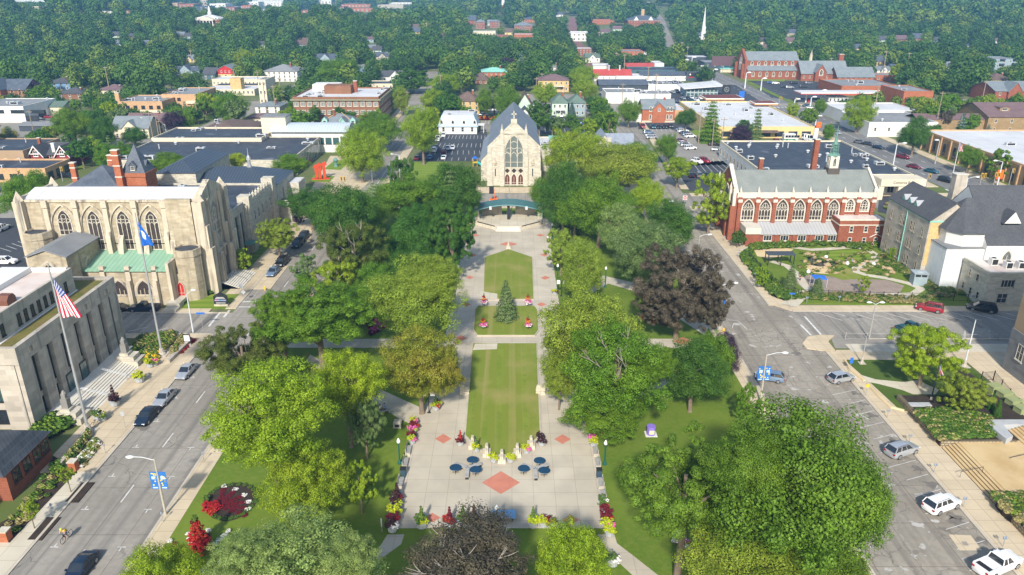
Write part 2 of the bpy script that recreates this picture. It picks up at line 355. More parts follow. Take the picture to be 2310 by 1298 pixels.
# ---------------------------------------------------------------- pavements with kerbs
PV = 0.13
def slab(name, x0, x1, y0, y1, m=CONC, z=PV): return struct(name, MB().box(x0, x1, y0, y1, -0.05, z), m)
slab('pavement_left', -56.6, -52.5, 20, 79.5, CONCL); slab('pavement_left', -60, -52.5, 79.5, 118.5); slab('pavement_left', -57.0, -52.5, 131.5, 200)
slab('pavement_left', -110, -52.5, 118.5, 120.2); slab('pavement_left', -110, -57.0, 129.8, 131.6)
slab('pavement_park_left', -40.5, -38.0, 20, 203)
slab('pavement_park_right', 35.2, 37.8, 20, 203)
slab('pavement_park_top', -38, 35.2, 201, 204.0)
slab('pavement_right', 52.6, 57.0, 20, 113.5); slab('pavement_right', 49.5, 55.0, 133.0, 203)
struct('pavement_right', MB().prism([(52.6,130.6),(140,130.6),(140,133.0),(50.5,133.0),(49.5,138.0),(49.5,133.1)][:4], -0.05, PV), CONC)
struct('pavement_corner', MB().prism([P(a,b,PV)[:2] for a,b in [(1810,775),(1822,760),(1850,755),(1882,757),(1868,770),(1884,790),(1850,790),(1820,786)]], -0.05, PV), CONC)
slab('pavement_right', 57.0, 140, 113.5-0.3, 116.2, CONCL, 0.135)
for x0, x1 in ((-57,-52.5),(-40.5,-37.5)): slab('pavement_far', x0, x1, 218.2, 395)
slab('pavement_far', -37.4, 38, 218.2, 224.5); slab('pavement_far', 52.4, 130, 214.5, 217.5); slab('pavement_far', -110, -57.1, 218.2, 221)
for x0, x1 in ((126.5,130.2),(148.6,152.5)): slab('pavement_avenue', x0, x1, 225, 398)
struct('pavement_far', ribbon(MB(), [(37.2,222),(39.5,275),(42.5,325),(45.5,395)], 2.4, 0.1), CONC)
struct('pavement_far', ribbon(MB(), [(52.2,222),(54.6,275),(57.6,325),(60.5,395)], 2.4, 0.1), CONC)
# street kerb lines (slightly paler stone set 5 mm proud of the pavements)
kb = MB()
for x, y0, y1 in ((-52.6,20,118),(-52.6,132,203),(-40.4,20,203),(37.7,20,203),(52.7,20,113),(49.4,133,203)): kb.box(x-0.16, x+0.16, y0, y1, -0.04, PV+0.02)
for y, x0, x1 in ((130.4,53,140),(120.3,-110,-53),(129.6,-110,-53),(118.3,62,140)): kb.box(x0, x1, y-0.14, y+0.14, -0.04, PV+0.021)
struct('kerb', kb, KERB)
# ---------------------------------------------------------------- the park
struct('park_grass', MB().box(-38, 35.2, 20, 201, -0.06, PV), GRASS)
PZ = PV+0.008
def ppoly(px, z=PZ): return [P(a, b, z)[:2] for a, b in px]
def sym(m, z, pts, mi=0): m.sheet(pts, z, mi)
YB = P(1130,1192,PZ)[1]
plz = MB(); c0 = -1.3
plz.sheet([(c0-12.3,YB),(c0+12.3,YB),(c0+12.3,92.5),(c0+11.2,97),(c0+10.4,104),(c0+10.4,170),(c0+11.5,181),(c0+11.5,192),(c0-11.5,192),(c0-11.5,181),(c0-10.4,170),(c0-10.4,104),(c0-11.2,97),(c0-12.3,92.5)], PZ)
struct('park_plaza', plz, CONCP)
pth = MB()
for px in ([(985,936),(870,884),(790,850),(700,800),(690,815),(790,880),(872,925),(900,945),(938,962)],):
    pth.sheet(ppoly(px, PZ+0.004), PZ+0.004)
pth.sheet([(-38,114.7),(35,114.7),(35,118.2),(-38,118.2)], PZ+0.004)
pth.sheet(ppoly([(1438,890),(1500,838),(1545,808),(1560,822),(1530,848),(1470,893)], PZ+0.008), PZ+0.008)
pth.sheet(ppoly([(1270,700),(1360,622),(1440,640),(1600,735),(1590,757),(1440,660),(1372,640)], PZ+0.008), PZ+0.008)
pth.sheet(ppoly([(874,1206),(912,1206),(905,1228),(858,1262),(800,1330),(700,1400),(660,1400),(780,1310),(845,1252)], PZ+0.004), PZ+0.004)
pth.sheet(ppoly([(1348,1206),(1386,1206),(1392,1226),(1430,1255),(1500,1310),(1560,1370),(1500,1370),(1440,1310),(1375,1250)], PZ+0.004), PZ+0.004)
struct('park_path', pth, CONCP)
dm = MB()
for x, y, w, h in ((1130,1089,43,26),(1000,990,19,11),(1269,991,19,11),(975,1168,19,11),(1287,1173,19,12),(1052,687,11,5),(1040,763,13,7),(1021,868,14,8),(1060,626,10,4),(1230,627,11,4.5),(1147,551,21,5.5),(1073,531,10,3),(1219,531,10,3),(1228,575,10,4),(1066,576,10,4),(1222,687,11,5),(1540,770,24,9),(760,762,18,7)):
    q = [P(x-w,y,PZ+0.012), P(x,y+h,PZ+0.012), P(x+w,y,PZ+0.012), P(x,y-h,PZ+0.012)]; dm.sheet([p[:2] for p in q], PZ+0.012)
struct('brick_diamond', dm, BRICKR)
def lawnpanel(px, rim=0.42):
    q = ppoly(px, 0.35); cx = sum(p[0] for p in q)/len(q); cyy = sum(p[1] for p in q)/len(q)
    inn = []
    for a, b in q:
        d = math.hypot(a-cx, b-cyy); inn.append((a-(a-cx)/d*rim, b-(b-cyy)/d*rim))
    struct('lawn_kerb', MB().prism(q, 0.1, 0.36), KERB); struct('lawn_panel', MB().prism(inn, 0.12, 0.42), LAWN)
lawnpanel([(1066,773),(1211,773),(1223,984),(1200,1004),(1168,1022),(1132,1034),(1096,1022),(1064,1004),(1045,984)])
lawnpanel([(1078,690),(1206,690),(1213,698),(1216,745),(1207,757),(1076,757),(1067,745),(1071,698)], 0.2)
lawnpanel([(1090,676),(1204,676),(1202,580),(1147,562),(1092,580)], 0.3)
ex = MB(); ex.sheet(ppoly([(1072,776),(1122,775),(1121,788),(1066,790)],0.43), 0.43); ex.sheet(ppoly([(1084,657),(1122,663),(1122,675),(1080,675)],0.43), 0.43)
struct('lawn_slab', ex, CONCL)
# ---------------------------------------------------------------- grass verges and far lawns
def verge(name, px, m=GRASS, z=0.05): return struct(name, MB().prism([P(a,b,z)[:2] for a,b in px], -0.03, z), m)
verge('church_side_lawn', [(912,415),(998,415),(1010,366),(930,366)], LAWNS, 0.06)
verge('sculpture_lawn', [(730,382),(775,384),(792,362),(755,362)], LAWNS, 0.06); verge('sculpture_lawn', [(702,410),(742,412),(758,398),(706,396)], LAWNS, 0.06)
verge('museum_terrace', [(694,440),(800,440),(850,395),(800,352),(745,352)], CONC, 0.03)
verge('presbyterian_lawn', [(275,693),(358,693),(378,674),(275,674)], LAWNS, 0.14); verge('presbyterian_lawn', [(385,696),(508,696),(540,664),(420,664)], LAWNS, 0.14)
verge('civic_lawn', [(520,606),(590,606),(655,530),(600,530)], LAWNS, 0.10)
verge('church_forecourt', [(490,652),(610,652),(650,600),(530,600)], CONC, 0.10)
verge('civic_forecourt', [(600,530),(700,545),(712,470),(690,460)], CONC, 0.08)
verge('lot_verge', [(1572,308),(1612,308),(1590,294),(1556,294)], LAWNS, 0.1)
verge('chapel_verge', [(1680,182),(1770,184),(1770,177),(1672,177)], LAWNS, 0.1)
verge('avenue_verge', [(1682,186),(1790,236),(1800,236),(1692,184)], GRASS, 0.1)
verge('corner_lawn', [(110,385),(180,385),(200,372),(150,372)], LAWNS, 0.1)
verge('street_verge', [(433,278),(486,268),(476,258),(430,266)], LAWNS, 0.1)
verge('post_office_lawn', [(2030,330),(2260,420),(2310,420),(2150,360)], GRASS, 0.1)
# ---------------------------------------------------------------- painted markings
mk = MB()
def ml(x0, y0, x1, y1, w=0.14, z=0.024):
    d = math.hypot(x1-x0, y1-y0); nx, ny = -(y1-y0)/d*w/2, (x1-x0)/d*w/2
    mk.sheet([(x0-nx,y0-ny),(x1-nx,y1-ny),(x1+nx,y1+ny),(x0+nx,y0+ny)], z)
def mlp(a, b, w=0.14, z=0.024): p, q = P(*a), P(*b); ml(p[0],p[1],q[0],q[1],w,z)
for i in range(26):
    y = 60+i*11.5
    if not 112 < y < 116 and not 200 < y < 220: ml(-46.5, y+2.2, -46.5, y+5.6, 0.16)
for i in range(12):
    for x, s in ((-50.1,1),(-42.7,-1)):
        y = 66+i*6.4
        if y < 116: ml(x-0.45, y, x+0.45, y, 0.13); ml(x, y, x, y+0.6*s, 0.13)
for i in range(22):
    y = 64+i*3.05
    if not 104 < y < 110 and y < 112: ml(52.3, y, 48.0+0.5*(i%3), y-1.6+0.19*(i%3), 0.08)
for i in range(14): ml(57+i*3.2, 130, 60.6+i*3.2, 126.2, 0.13)
for i in range(8): ml(66+i*4.3, 118.6, 67.8+i*4.3, 121.8, 0.13)
mlp((1806,733),(1830,757),0.35); mlp((1815,714),(1852,755),0.35)
mlp((471,737),(497,705),0.4); mlp((505,716),(518,700),0.4)
mlp((325,756),(378,740)); mlp((290,748),(335,738)); mlp((540,681),(578,681),0.5); mlp((520,693),(566,693),0.4)
mlp((1585,648),(1592,668),0.12); mlp((1642,722),(1665,724),0.12); mlp((1665,724),(1686,744),0.12); mlp((1655,730),(1652,740),0.12)
for y in (100.5,): pass
for i in range(40):
    y = 232+i*9
    if not 394 < y < 410:
        for x in (134.3,143.6): ml(x, y, x, y+3, 0.25, 0.036)
        ml(138.9, y, 138.9, y+8.9, 0.2, 0.036)
for i in range(9): ml(131+i*1.9, 219.5, 131+i*1.9, 222.5, 0.7, 0.036)
for i in range(9): ml(131+i*1.9, 386, 131+i*1.9, 389, 0.7, 0.036)
for x in (128,): ml(-54, 219.5, -38, 219.5, 0.4)
ml(-41.8, 222, -41.8, 250, 0.2); 
def stalls(a, b, c, d, n, z=0.042, w=0.13):    # stall lines between edge a-b and edge c-d (photo pixels)
    a, b, c, d = [np.array(P(*q)[:2]) for q in (a, b, c, d)]
    for i in range(n+1):
        t = i/n; p = a+(b-a)*t; q = c+(d-c)*t; ml(p[0],p[1],q[0],q[1],w,z)
stalls((990,306),(1094,306),(985,314),(1094,314),13); stalls((975,324),(1094,324),(968,333),(1094,333),12); stalls((960,340),(1094,340),(955,349),(1096,349),11); stalls((945,356),(1096,356),(940,363),(1096,363),10)
stalls((1566,372),(1640,370),(1578,388),(1664,388),6); stalls((1240,268),(1325,268),(1243,274),(1330,274),8); stalls((1215,290),(1330,290),(1215,298),(1335,298),8)
stalls((1460,290),(1540,290),(1462,297),(1546,297),8,0.046); stalls((1572,358),(1668,358),(1566,366),(1684,366),8,0.046); stalls((1096,272),(1134,272),(1094,280),(1134,280),5)
stalls((1700,190),(1760,216),(1716,188),(1776,213),9); stalls((0,560),(40,545),(25,568),(62,553),3); stalls((345,208),(470,208),(345,213),(474,213),14); stalls((1512,226),(1570,226),(1508,232),(1570,232),8)
struct('road_markings', mk, WLINE)
pm = MB()
for a in ([(1790,738),(1834,738),(1846,760),(1800,760)],): pass
pm.sheet(quadpx([(2140,1206),(2190,1208),(2215,1242),(2165,1242)],0.026), 0.026)
struct('road_patch', pm, CONC)
dk = MB()
dk.sheet(quadpx([(2186,741),(2222,741),(2246,761),(2196,761)],0.03), 0.03); dk.sheet(quadpx([(2168,1222),(2180,1222),(2186,1231),(2174,1231)],0.034), 0.034)
dk.sheet(quadpx([(1875,764),(2290,766),(2290,788),(1884,786)],0.03), 0.031)
struct('tar_patch', dk, ASPHG)
oil = MB()
for px, py, r in ((2005,1015,0),(2018,995,.9),(2070,1058,1.0),(2100,1093,1.1),(2215,1222,1.0),(1990,905,.8),(1930,888,.9),(2160,1176,1.3),(2150,1165,1.0),(1948,912,.9),(1968,938,.9),(1860,700,.9),(1895,700,.9),(1930,698,.9),(1970,700,.9),(2008,699,.9),(2048,700,.9),(2150,722,1.2),(1797,798,1.0)):
    if r:
        c = P(px,py); oil.sheet([(c[0]+r*(0.75+0.4*math.sin(3*k+px))*math.cos(k*0.628), c[1]+r*0.9*(0.7+0.4*math.sin(2*k+py))*math.sin(k*0.628)) for k in range(10)], 0.020)
struct('oil_stain', oil, mat('oil_stain', (0.125,0.112,0.096), (0.20,0.18,0.155), 1.2, 0.85))
# ---------------------------------------------------------------- building materials
STONE = mat('church_limestone', (0.42,0.355,0.25), (0.53,0.46,0.335), 0.5, 0.9, fine=(1.4,0.3,(0.40,0.29,0.16)), bricks=(1.1,0.42,0.02,0.82), streak=((0.22,0.18,0.13),0.7,0.54), bump=0.2)
STONED = mat('carved_limestone', (0.46,0.40,0.31), (0.58,0.50,0.38), 0.6, 0.9, streak=((0.20,0.18,0.15),0.8,0.50), bump=0.2)
STONEG = mat('grey_limestone', (0.46,0.41,0.34), (0.54,0.48,0.40), 0.4, 0.9, streak=((0.27,0.25,0.22),0.8,0.55), bricks=(1.6,0.8,0.012,0.85))
STONEC = mat('pale_limestone', (0.53,0.485,0.39), (0.61,0.565,0.46), 0.5, 0.9, bricks=(0.9,0.36,0.02,0.8), streak=((0.42,0.36,0.28),0.6,0.6))
BRICK = mat('red_brick', (0.25,0.080,0.045), (0.31,0.105,0.06), 0.5, 0.9, bricks=(0.45,0.16,0.015,1.15), fine=(1.5,0.25,(0.24,0.08,0.05)))
BRICKO = mat('orange_brick', (0.36,0.115,0.055), (0.42,0.15,0.075), 0.5, 0.9, bricks=(0.45,0.16,0.015,1.1))
BRICKB = mat('brown_brick', (0.22,0.105,0.06), (0.28,0.135,0.075), 0.4, 0.9, bricks=(0.5,0.18,0.015,1.1))
BRICKT = mat('tan_brick', (0.52,0.32,0.17), (0.58,0.37,0.21), 0.4, 0.9, bricks=(0.5,0.18,0.015,1.1))
BRICKY = mat('yellow_brick', (0.58,0.40,0.17), (0.64,0.46,0.22), 0.4, 0.9, bricks=(0.5,0.18,0.015,1.05))
BRICKK = mat('khaki_brick', (0.30,0.20,0.10), (0.36,0.25,0.135), 0.4, 0.9, bricks=(0.5,0.18,0.015,1.05))
PAINTW = mat('white_paint', (0.70,0.69,0.66), (0.62,0.61,0.58), 0.4, 0.7, streak=((0.6,0.58,0.54),0.5,0.62))
CREAM = mat('cream_render', (0.60,0.53,0.39), (0.66,0.59,0.45), 0.3, 0.8, streak=((0.55,0.47,0.34),0.5,0.62))
TRIM = mat('cream_trim', (0.62,0.58,0.49), (0.55,0.51,0.43), 0.8, 0.7)
SLATE = mat('slate_roof', (0.060,0.075,0.10), (0.10,0.118,0.145), 0.5, 0.6, fine=(2.5,0.4,(0.14,0.155,0.18)), bump=0.2)
SLATEM = mat('mottled_slate', (0.17,0.20,0.25), (0.23,0.26,0.31), 0.6, 0.7, fine=(2.2,0.45,(0.30,0.33,0.37)), bump=0.2)
SHING = mat('grey_shingle', (0.075,0.078,0.086), (0.095,0.098,0.106), 0.4, 0.95, fine=(3.0,0.5,(0.05,0.05,0.056)))
SHINGG = mat('green_grey_shingle', (0.185,0.20,0.185), (0.235,0.25,0.23), 0.4, 0.95, fine=(2.6,0.6,(0.17,0.19,0.18)))
SHINGL = mat('light_grey_shingle', (0.17,0.20,0.215), (0.22,0.245,0.26), 0.4, 0.95, fine=(2.2,0.4,(0.13,0.15,0.165)))
SHINGB = mat('brown_shingle', (0.125,0.085,0.07), (0.165,0.115,0.095), 0.4, 0.95, fine=(2.2,0.4,(0.09,0.06,0.055)))
SHINGR = mat('mauve_shingle', (0.15,0.095,0.10), (0.19,0.125,0.125), 0.4, 0.95, fine=(1.6,0.4,(0.11,0.07,0.075)))
SEAM = mat('dark_metal_roof', (0.062,0.082,0.11), (0.075,0.098,0.13), 0.1, 0.45, metal=0.2, seams=('X',0.42,(0.028,0.036,0.05)))
SEAMS = mat('steel_roof', (0.085,0.115,0.16), (0.10,0.135,0.18), 0.1, 0.4, metal=0.2, seams=('X',0.3,(0.05,0.07,0.1)))
COPPER = mat('green_copper_roof', (0.22,0.38,0.26), (0.28,0.44,0.32), 0.25, 0.6, seams=('X',0.36,(0.16,0.33,0.21)), streak=((0.20,0.38,0.25),0.4,0.6))
COPPERD = mat('dark_copper', (0.10,0.21,0.17), (0.14,0.27,0.22), 0.8, 0.6)
COPPERT = mat('teal_copper', (0.22,0.52,0.42), (0.27,0.58,0.48), 0.8, 0.6)
WROOF = mat('white_membrane', (0.66,0.66,0.67), (0.55,0.55,0.56), 0.07, 0.7, fine=(0.5,0.4,(0.55,0.55,0.56)), joints=(7,3.5,0.10,0.75), patches=((0.50,0.49,0.47),0.12,0.66,.12))
WROOFD = mat('stained_membrane', (0.62,0.52,0.46), (0.70,0.66,0.62), 0.09, 0.8, fine=(0.3,0.6,(0.46,0.33,0.27)))
BROOF = mat('black_membrane', (0.030,0.036,0.050), (0.048,0.055,0.073), 0.07, 0.6, fine=(0.35,0.5,(0.075,0.085,0.11)), patches=((0.14,0.15,0.175),0.16,0.60,.16), joints=(9,3,0.12,0.7))
GROOF = mat('grey_membrane', (0.20,0.205,0.21), (0.27,0.275,0.28), 0.08, 0.8, fine=(0.4,0.4,(0.16,0.165,0.17)))
SEDUM = mat('green_roof_sedum', (0.10,0.11,0.020), (0.17,0.155,0.035), 0.5, 0.95, fine=(1.2,0.7,(0.20,0.13,0.06)), bump=0.5)
REDROOF = mat('red_metal_roof', (0.44,0.065,0.05), (0.50,0.09,0.07), 0.2, 0.5, seams=('X',0.3,(0.34,0.05,0.04)))
GLASS = mat('window_glass', (0.018,0.024,0.032), (0.035,0.045,0.058), 0.7, 0.08, spec=0.8)
GLASSB = mat('blind_glass', (0.20,0.22,0.22), (0.035,0.045,0.05), 0.9, 0.15, spec=0.6)
GLASSG = mat('green_glass', (0.035,0.085,0.085), (0.07,0.13,0.125), 0.3, 0.08, spec=0.8)
STAIN = mat('leaded_glass', (0.045,0.037,0.035), (0.07,0.055,0.05), 1.2, 0.25, spec=0.5)
STAING = mat('grey_leaded_glass', (0.11,0.135,0.125), (0.15,0.17,0.16), 1.0, 0.3, spec=0.5)
DARK = mat('dark_metal', (0.022,0.024,0.027), (0.03,0.032,0.036), 1, 0.5)
STEEL = mat('galvanised_steel', (0.42,0.43,0.44), (0.5,0.51,0.52), 1, 0.45, metal=0.5)
UNITM = mat('hvac_metal', (0.55,0.56,0.57), (0.45,0.46,0.47), 1, 0.6)
REDP = mat('red_paint', (0.50,0.025,0.02), (0.42,0.02,0.02), 1, 0.6)
WOODD = mat('dark_door_wood', (0.10,0.032,0.022), (0.13,0.045,0.03), 1, 0.6)
MINT = mat('mint_clapboard', (0.44,0.57,0.45), (0.50,0.62,0.50), 0.4, 0.8)
TEALP = mat('teal_clapboard', (0.26,0.48,0.40), (0.31,0.53,0.45), 0.4, 0.8)
BLUEP = mat('blue_clapboard', (0.14,0.27,0.45), (0.18,0.31,0.49), 0.4, 0.8)
GREYB = mat('blue_grey_clapboard', (0.26,0.34,0.38), (0.30,0.38,0.42), 0.4, 0.8)
CHAR = mat('charcoal_cladding', (0.05,0.062,0.078), (0.065,0.078,0.095), 0.3, 0.6)
TEALM = mat('teal_grey_metal', (0.06,0.115,0.135), (0.075,0.135,0.155), 0.3, 0.6)
BROWNB = mat('brown_render', (0.34,0.24,0.15), (0.38,0.27,0.17), 0.3, 0.85)
def plain(n, c, r=0.6, **k): return mat(n, c, tuple(x*0.86 for x in c), 1.0, r, **k)
# ---------------------------------------------------------------- building kit
WIN = {}
def wmesh(w, h, fm, gm, v=1, hz=1, ft=0.12, sill=True):
    k = ('r', round(w,2), round(h,2), fm.name, gm.name, v, hz, ft)
    if k not in WIN:
        m = MB(); d = 0.07
        m.box(-w/2, w/2, -0.03, 0.05, 0, h, 1)
        for x in (-w/2, w/2-ft): m.box(x, x+ft, -d, 0.02, 0, h, 0)
        for z in (0, h-ft): m.box(-w/2+ft, w/2-ft, -d, 0.02, z, z+ft, 0)
        for i in range(1, v+1): x = -w/2+w*i/(v+1); m.box(x-ft*0.35, x+ft*0.35, -d+0.015, 0.02, ft, h-ft, 0)
        for i in range(1, hz+1): z = h*i/(hz+1); m.box(-w/2+ft, w/2-ft, -d+0.025, 0.02, z-ft*0.35, z+ft*0.35, 0)
        if sill: m.box(-w/2-0.1, w/2+0.1, -0.14, 0.02, -0.14, -0.001, 0)
        WIN[k] = m.mesh('window', [fm, gm])
    return WIN[k]
def archpts(w, h, n=7, blunt=1.0):
    hs = h-0.866*w*blunt; pts = [(-w/2, 0), (w/2, 0), (w/2, hs)]
    for i in range(1, n+1): a = R(60)*i/n; pts.append((-w/2+w*math.cos(a), hs+w*math.sin(a)*blunt))
    for i in range(n-1, -1, -1): a = R(60)*i/n; pts.append((w/2-w*math.cos(a), hs+w*math.sin(a)*blunt))
    return pts
def ringm(m, outer, inner, y0, y1, mi):
    n = len(outer); vs = [(x,y0,z) for x,z in outer]+[(x,y0,z) for x,z in inner]+[(x,y1,z) for x,z in outer]+[(x,y1,z) for x,z in inner]
    fs = []
    for i in range(n):
        j = (i+1)%n; fs += [(i,j,n+j,n+i), (2*n+j,2*n+i,3*n+i,3*n+j), (j,i,2*n+i,2*n+j), (n+i,n+j,3*n+j,3*n+i)]
    m.add(vs, fs, mi)
def gothic(w, h, fm, gm, lan=3, ft=0.22, trac=True, hood=0.0, tz=0.0):
    k = ('g', round(w,2), round(h,2), fm.name, gm.name, lan, ft, trac, hood)
    if k in WIN: return WIN[k]
    m = MB(); o = archpts(w, h); m.ext(o, 'y', -0.03, 0.05, 1)
    s = (w-2*ft)/w; inn = [(x*s, ft+(z-0)*(h-2*ft)/h) for x, z in o]; ringm(m, o, inn, -0.10, 0.02, 0)
    if hood:
        oo = [(x*(1+2*hood/w), z*(1+hood/h)+(0.0 if z > 0 else -0.1)) for x, z in o]; ringm(m, oo, o, -0.16, 0.01, 0)
    hs = h-0.866*w
    for i in range(1, lan):
        x = -w/2+w*i/lan; m.box(x-ft*0.28, x+ft*0.28, -0.08, 0.02, ft, hs+(0.55*w if trac else 0.3*w)*(1-abs(2*i/lan-1)*0.7), 0)
    m.box(-w/2+ft, w/2-ft, -0.075, 0.02, hs*0.36, hs*0.36+ft*0.5, 0)
    if trac:
        def ring(cx, cz, r, t):
            a = [(cx+r*math.cos(q*math.pi/5), cz+r*math.sin(q*math.pi/5)) for q in range(10)]; b = [(cx+(r-t)*math.cos(q*math.pi/5), cz+(r-t)*math.sin(q*math.pi/5)) for q in range(10)]
            ringm(m, a, b, -0.085, 0.02, 0)
        ring(0, hs+w*0.34, w*0.20, ft*0.5)
        for sx in (-1, 1): ring(sx*w*0.27, hs+w*0.06, w*0.15, ft*0.45)
        lw = w/lan
        for i in range(lan):
            cx = -w/2+lw*(i+0.5); z0 = hs-lw*0.85
            for sx in (-1, 1): m.tube([(cx+sx*lw*0.48,-0.03,z0),(cx+sx*lw*0.36,-0.03,z0+lw*0.5),(cx,-0.03,z0+lw*0.85)], ft*0.3, 4, 0)
    WIN[k] = m.mesh('window', [fm, gm]); return WIN[k]
class Bd:
    def __init__(s, name, label, cat, x0, x1, y, d, z=0.0, rz=0.0, group=None, keep=1, h=8):
        s.w = x1-x0; s.d = d; s.root = thing(name, label.replace('|',' '), cat, ((x0+x1)/2, y, z), rz, group); s.y = y; s.xc = (x0+x1)/2; s.z = z
        FOOT.append((x0-1, x1+1, y-1, y+d+1))
        a = proj(x0, y, z); b = proj(x1, y, z+h); c = proj(x1, y+d, z+h)
        if keep: KEEP.append((a[0], min(b[1], c[1]), b[0], a[1], y))
        if label: land((a[0]+b[0])/2, (a[1]+min(b[1],c[1]))/2, 'the '+label.split('|')[0])
    def part(s, name, mb, m, loc=None, rz=0.0, parent=None, smooth=None): return mb.build(name, m, parent or s.root, loc, rz, smooth)
    def box(s, name, x0, x1, y0, y1, z0, z1, m, parent=None): return s.part(name, MB().box(x0,x1,y0,y1,z0,z1), m, parent=parent)
    def flat(s, h, wall, rm, par=0.7, pm=None, x0=None, x1=None, y0=0, y1=None, z0=-0.3, th=0.35):
        x0 = -s.w/2 if x0 is None else x0; x1 = s.w/2 if x1 is None else x1; y1 = s.d if y1 is None else y1
        s.h = h; s.box('wall', x0, x1, y0, y1, z0, h, wall)
        s.box('roof', x0+th, x1-th, y0+th, y1-th, h-0.05, h+0.03, rm)
        if par:
            m = MB(); e = 0.03
            for a in ((x0-e,x1+e,y0-e,y0+th),(x0-e,x1+e,y1-th,y1+e),(x0-e,x0+th,y0+th,y1-th),(x1-th,x1+e,y0+th,y1-th)): m.box(*a, h-0.15, h+par)
            s.part('parapet', m, pm or wall)
        return s
    def house(s, h, wall, rm, rh, kind='gable', ridge='x', ov=0.45, x0=None, x1=None, y0=0, y1=None, z0=-0.3, name='roof', trim=None):
        x0 = -s.w/2 if x0 is None else x0; x1 = s.w/2 if x1 is None else x1; y1 = s.d if y1 is None else y1; s.h = h
        m = MB().box(x0, x1, y0, y1, z0, h); q = 0.10
        if kind == 'gable':
            if ridge == 'x': m.ext([(y0,h-0.01),(y1,h-0.01),((y0+y1)/2,h+rh-0.02)], 'x', x0+0.001, x1-0.001)
            else: m.ext([(x0,h-0.01),(x1,h-0.01),((x0+x1)/2,h+rh-0.02)], 'y', y0+0.001, y1-0.001)
        s.part('wall', m, wall)
        r = MB(); 
        if kind == 'gable': r.gable(x0, x1, y0, y1, h, rh, ridge, ov)
        elif kind == 'hip': r.hip(x0, x1, y0, y1, h+0.01, rh, ov)
        ro = s.part(name, r, rm); s.roof = s.roof if hasattr(s, 'roof') else ro
        if trim: s.part('fascia', MB().box(x0-ov*0.8, x1+ov*0.8, y0-ov*0.8, y1+ov*0.8, h-0.28, h+0.005), trim)
        return s
    def win(s, face, n, z0, w, h, fm=TRIM, gm=GLASS, v=0, hz=1, m0=None, m1=None, me=None, off=0.0, xs=None, name='window', x0=None, x1=None, ft=0.12, sill=True):
        me = me or wmesh(w, h, fm, gm, v, hz, ft, sill); L = s.w if face in 'SN' else s.d
        m0 = L/(n*2) if m0 is None else m0; m1 = m0 if m1 is None else m1
        ps = xs if xs is not None else [m0+(L-m0-m1)*(i/(n-1) if n > 1 else 0.5) for i in range(n)]
        for p in ps:
            if face == 'S': l, r = (-s.w/2+p, 0-off, z0), 0
            elif face == 'N': l, r = (-s.w/2+p, s.d+off, z0), math.pi
            elif face == 'E': l, r = (s.w/2+off, p, z0), math.pi/2
            else: l, r = (-s.w/2-off, p, z0), -math.pi/2
            put(name, me, s.root, l, r)
        return s
    def chim(s, x, y, sx, sy, z0, z1, m=BRICK, cap=TRIM):
        o = s.box('chimney', x-sx/2, x+sx/2, y-sy/2, y+sy/2, z0, z1, m); s.box('chimney_cap', x-sx/2-0.1, x+sx/2+0.1, y-sy/2-0.1, y+sy/2+0.1, z1, z1+0.2, cap, parent=o); return o
    def units(s, n, seed=1, x0=None, x1=None, y0=None, y1=None, z=None, big=1.0):
        r = random.Random(seed); z = s.h+0.03 if z is None else z
        x0 = -s.w/2+1.5 if x0 is None else x0; x1 = s.w/2-1.5 if x1 is None else x1; y0 = 1.5 if y0 is None else y0; y1 = s.d-1.5 if y1 is None else y1
        for i in range(n):
            x, y = r.uniform(x0,x1), r.uniform(y0,y1); a, b, c = r.uniform(0.5,1.7)*big, r.uniform(0.5,1.3)*big, r.uniform(0.4,1.1)*big
            m = MB(); t = r.random()
            if t < 0.5: m.box(x-a, x+a, y-b, y+b, z, z+c, 0); m.box(x-a*0.8, x+a*0.8, y-b-0.02, y-b, z+0.15*c, z+0.85*c, 1); m.lathe([(0.45*min(a,b),0),(0.45*min(a,b),0.12)], 8, (x,y,z+c), 1); nm = 'air_handler'
            elif t < 0.8: m.lathe([(0.35,0),(0.35,0.5),(0.6,0.55),(0.6,0.8),(0.3,0.95)], 8, (x,y,z), 0); nm = 'vent_hood'
            else: m.lathe([(0.16,0),(0.16,1.4),(0.3,1.45),(0.3,1.6)], 6, (x,y,z), 0); nm = 'vent_pipe'
            s.part(nm, m, [UNITM, DARK])
        return s
    def door(s, face, p, w, h, m=DARK, fm=TRIM, z0=0.0):
        me = WIN.get(('d',w,h,m.name,fm.name))
        if not me:
            b = MB(); b.box(-w/2-0.15, w/2+0.15, -0.08, 0.02, 0, h+0.2, 0); b.box(-w/2, -0.02, -0.11, 0, 0, h, 1); b.box(0.02, w/2, -0.11, 0, 0, h, 1); me = WIN[('d',w,h,m.name,fm.name)] = b.mesh('door', [fm, m])
        return s.win(face, 1, z0, w, h, me=me, xs=[p], name='door')
    def dormer(s, x, y, z, w, h, d, wall, rm, rh=0.7, face='S', win=True):
        o = s.root; r = 0 if face == 'S' else (math.pi/2 if face == 'E' else -math.pi/2)
        m = MB().box(-w/2, w/2, 0, d, 0, h); m.ext([(-w/2,h-0.01),(w/2,h-0.01),(0,h+rh)], 'y', 0.001, d)
        q = m.build('dormer', wall, o, (x,y,z), r); MB().gable(-w/2, w/2, 0, d, h, rh, 'y', 0.15, 0.1).build('dormer_roof', rm, q)
        if win: put('window', wmesh(w*0.55, h*0.7, TRIM, GLASS, 0, 1, 0.08), q, (0,0,h*0.15))
        return q
LD = {}
def Q(name, label, cat, px0, px1, pyb, pyt, d, **k):
    g = Pg((px0+px1)/2, pyb); Y, z = g[1], g[2]; h = zrow(pyt, Y)-z
    b = Bd(name, label, cat, xat(px0,Y,z), xat(px1,Y,z), Y, d, z, h=h+2, **k); b.hh = h; return b
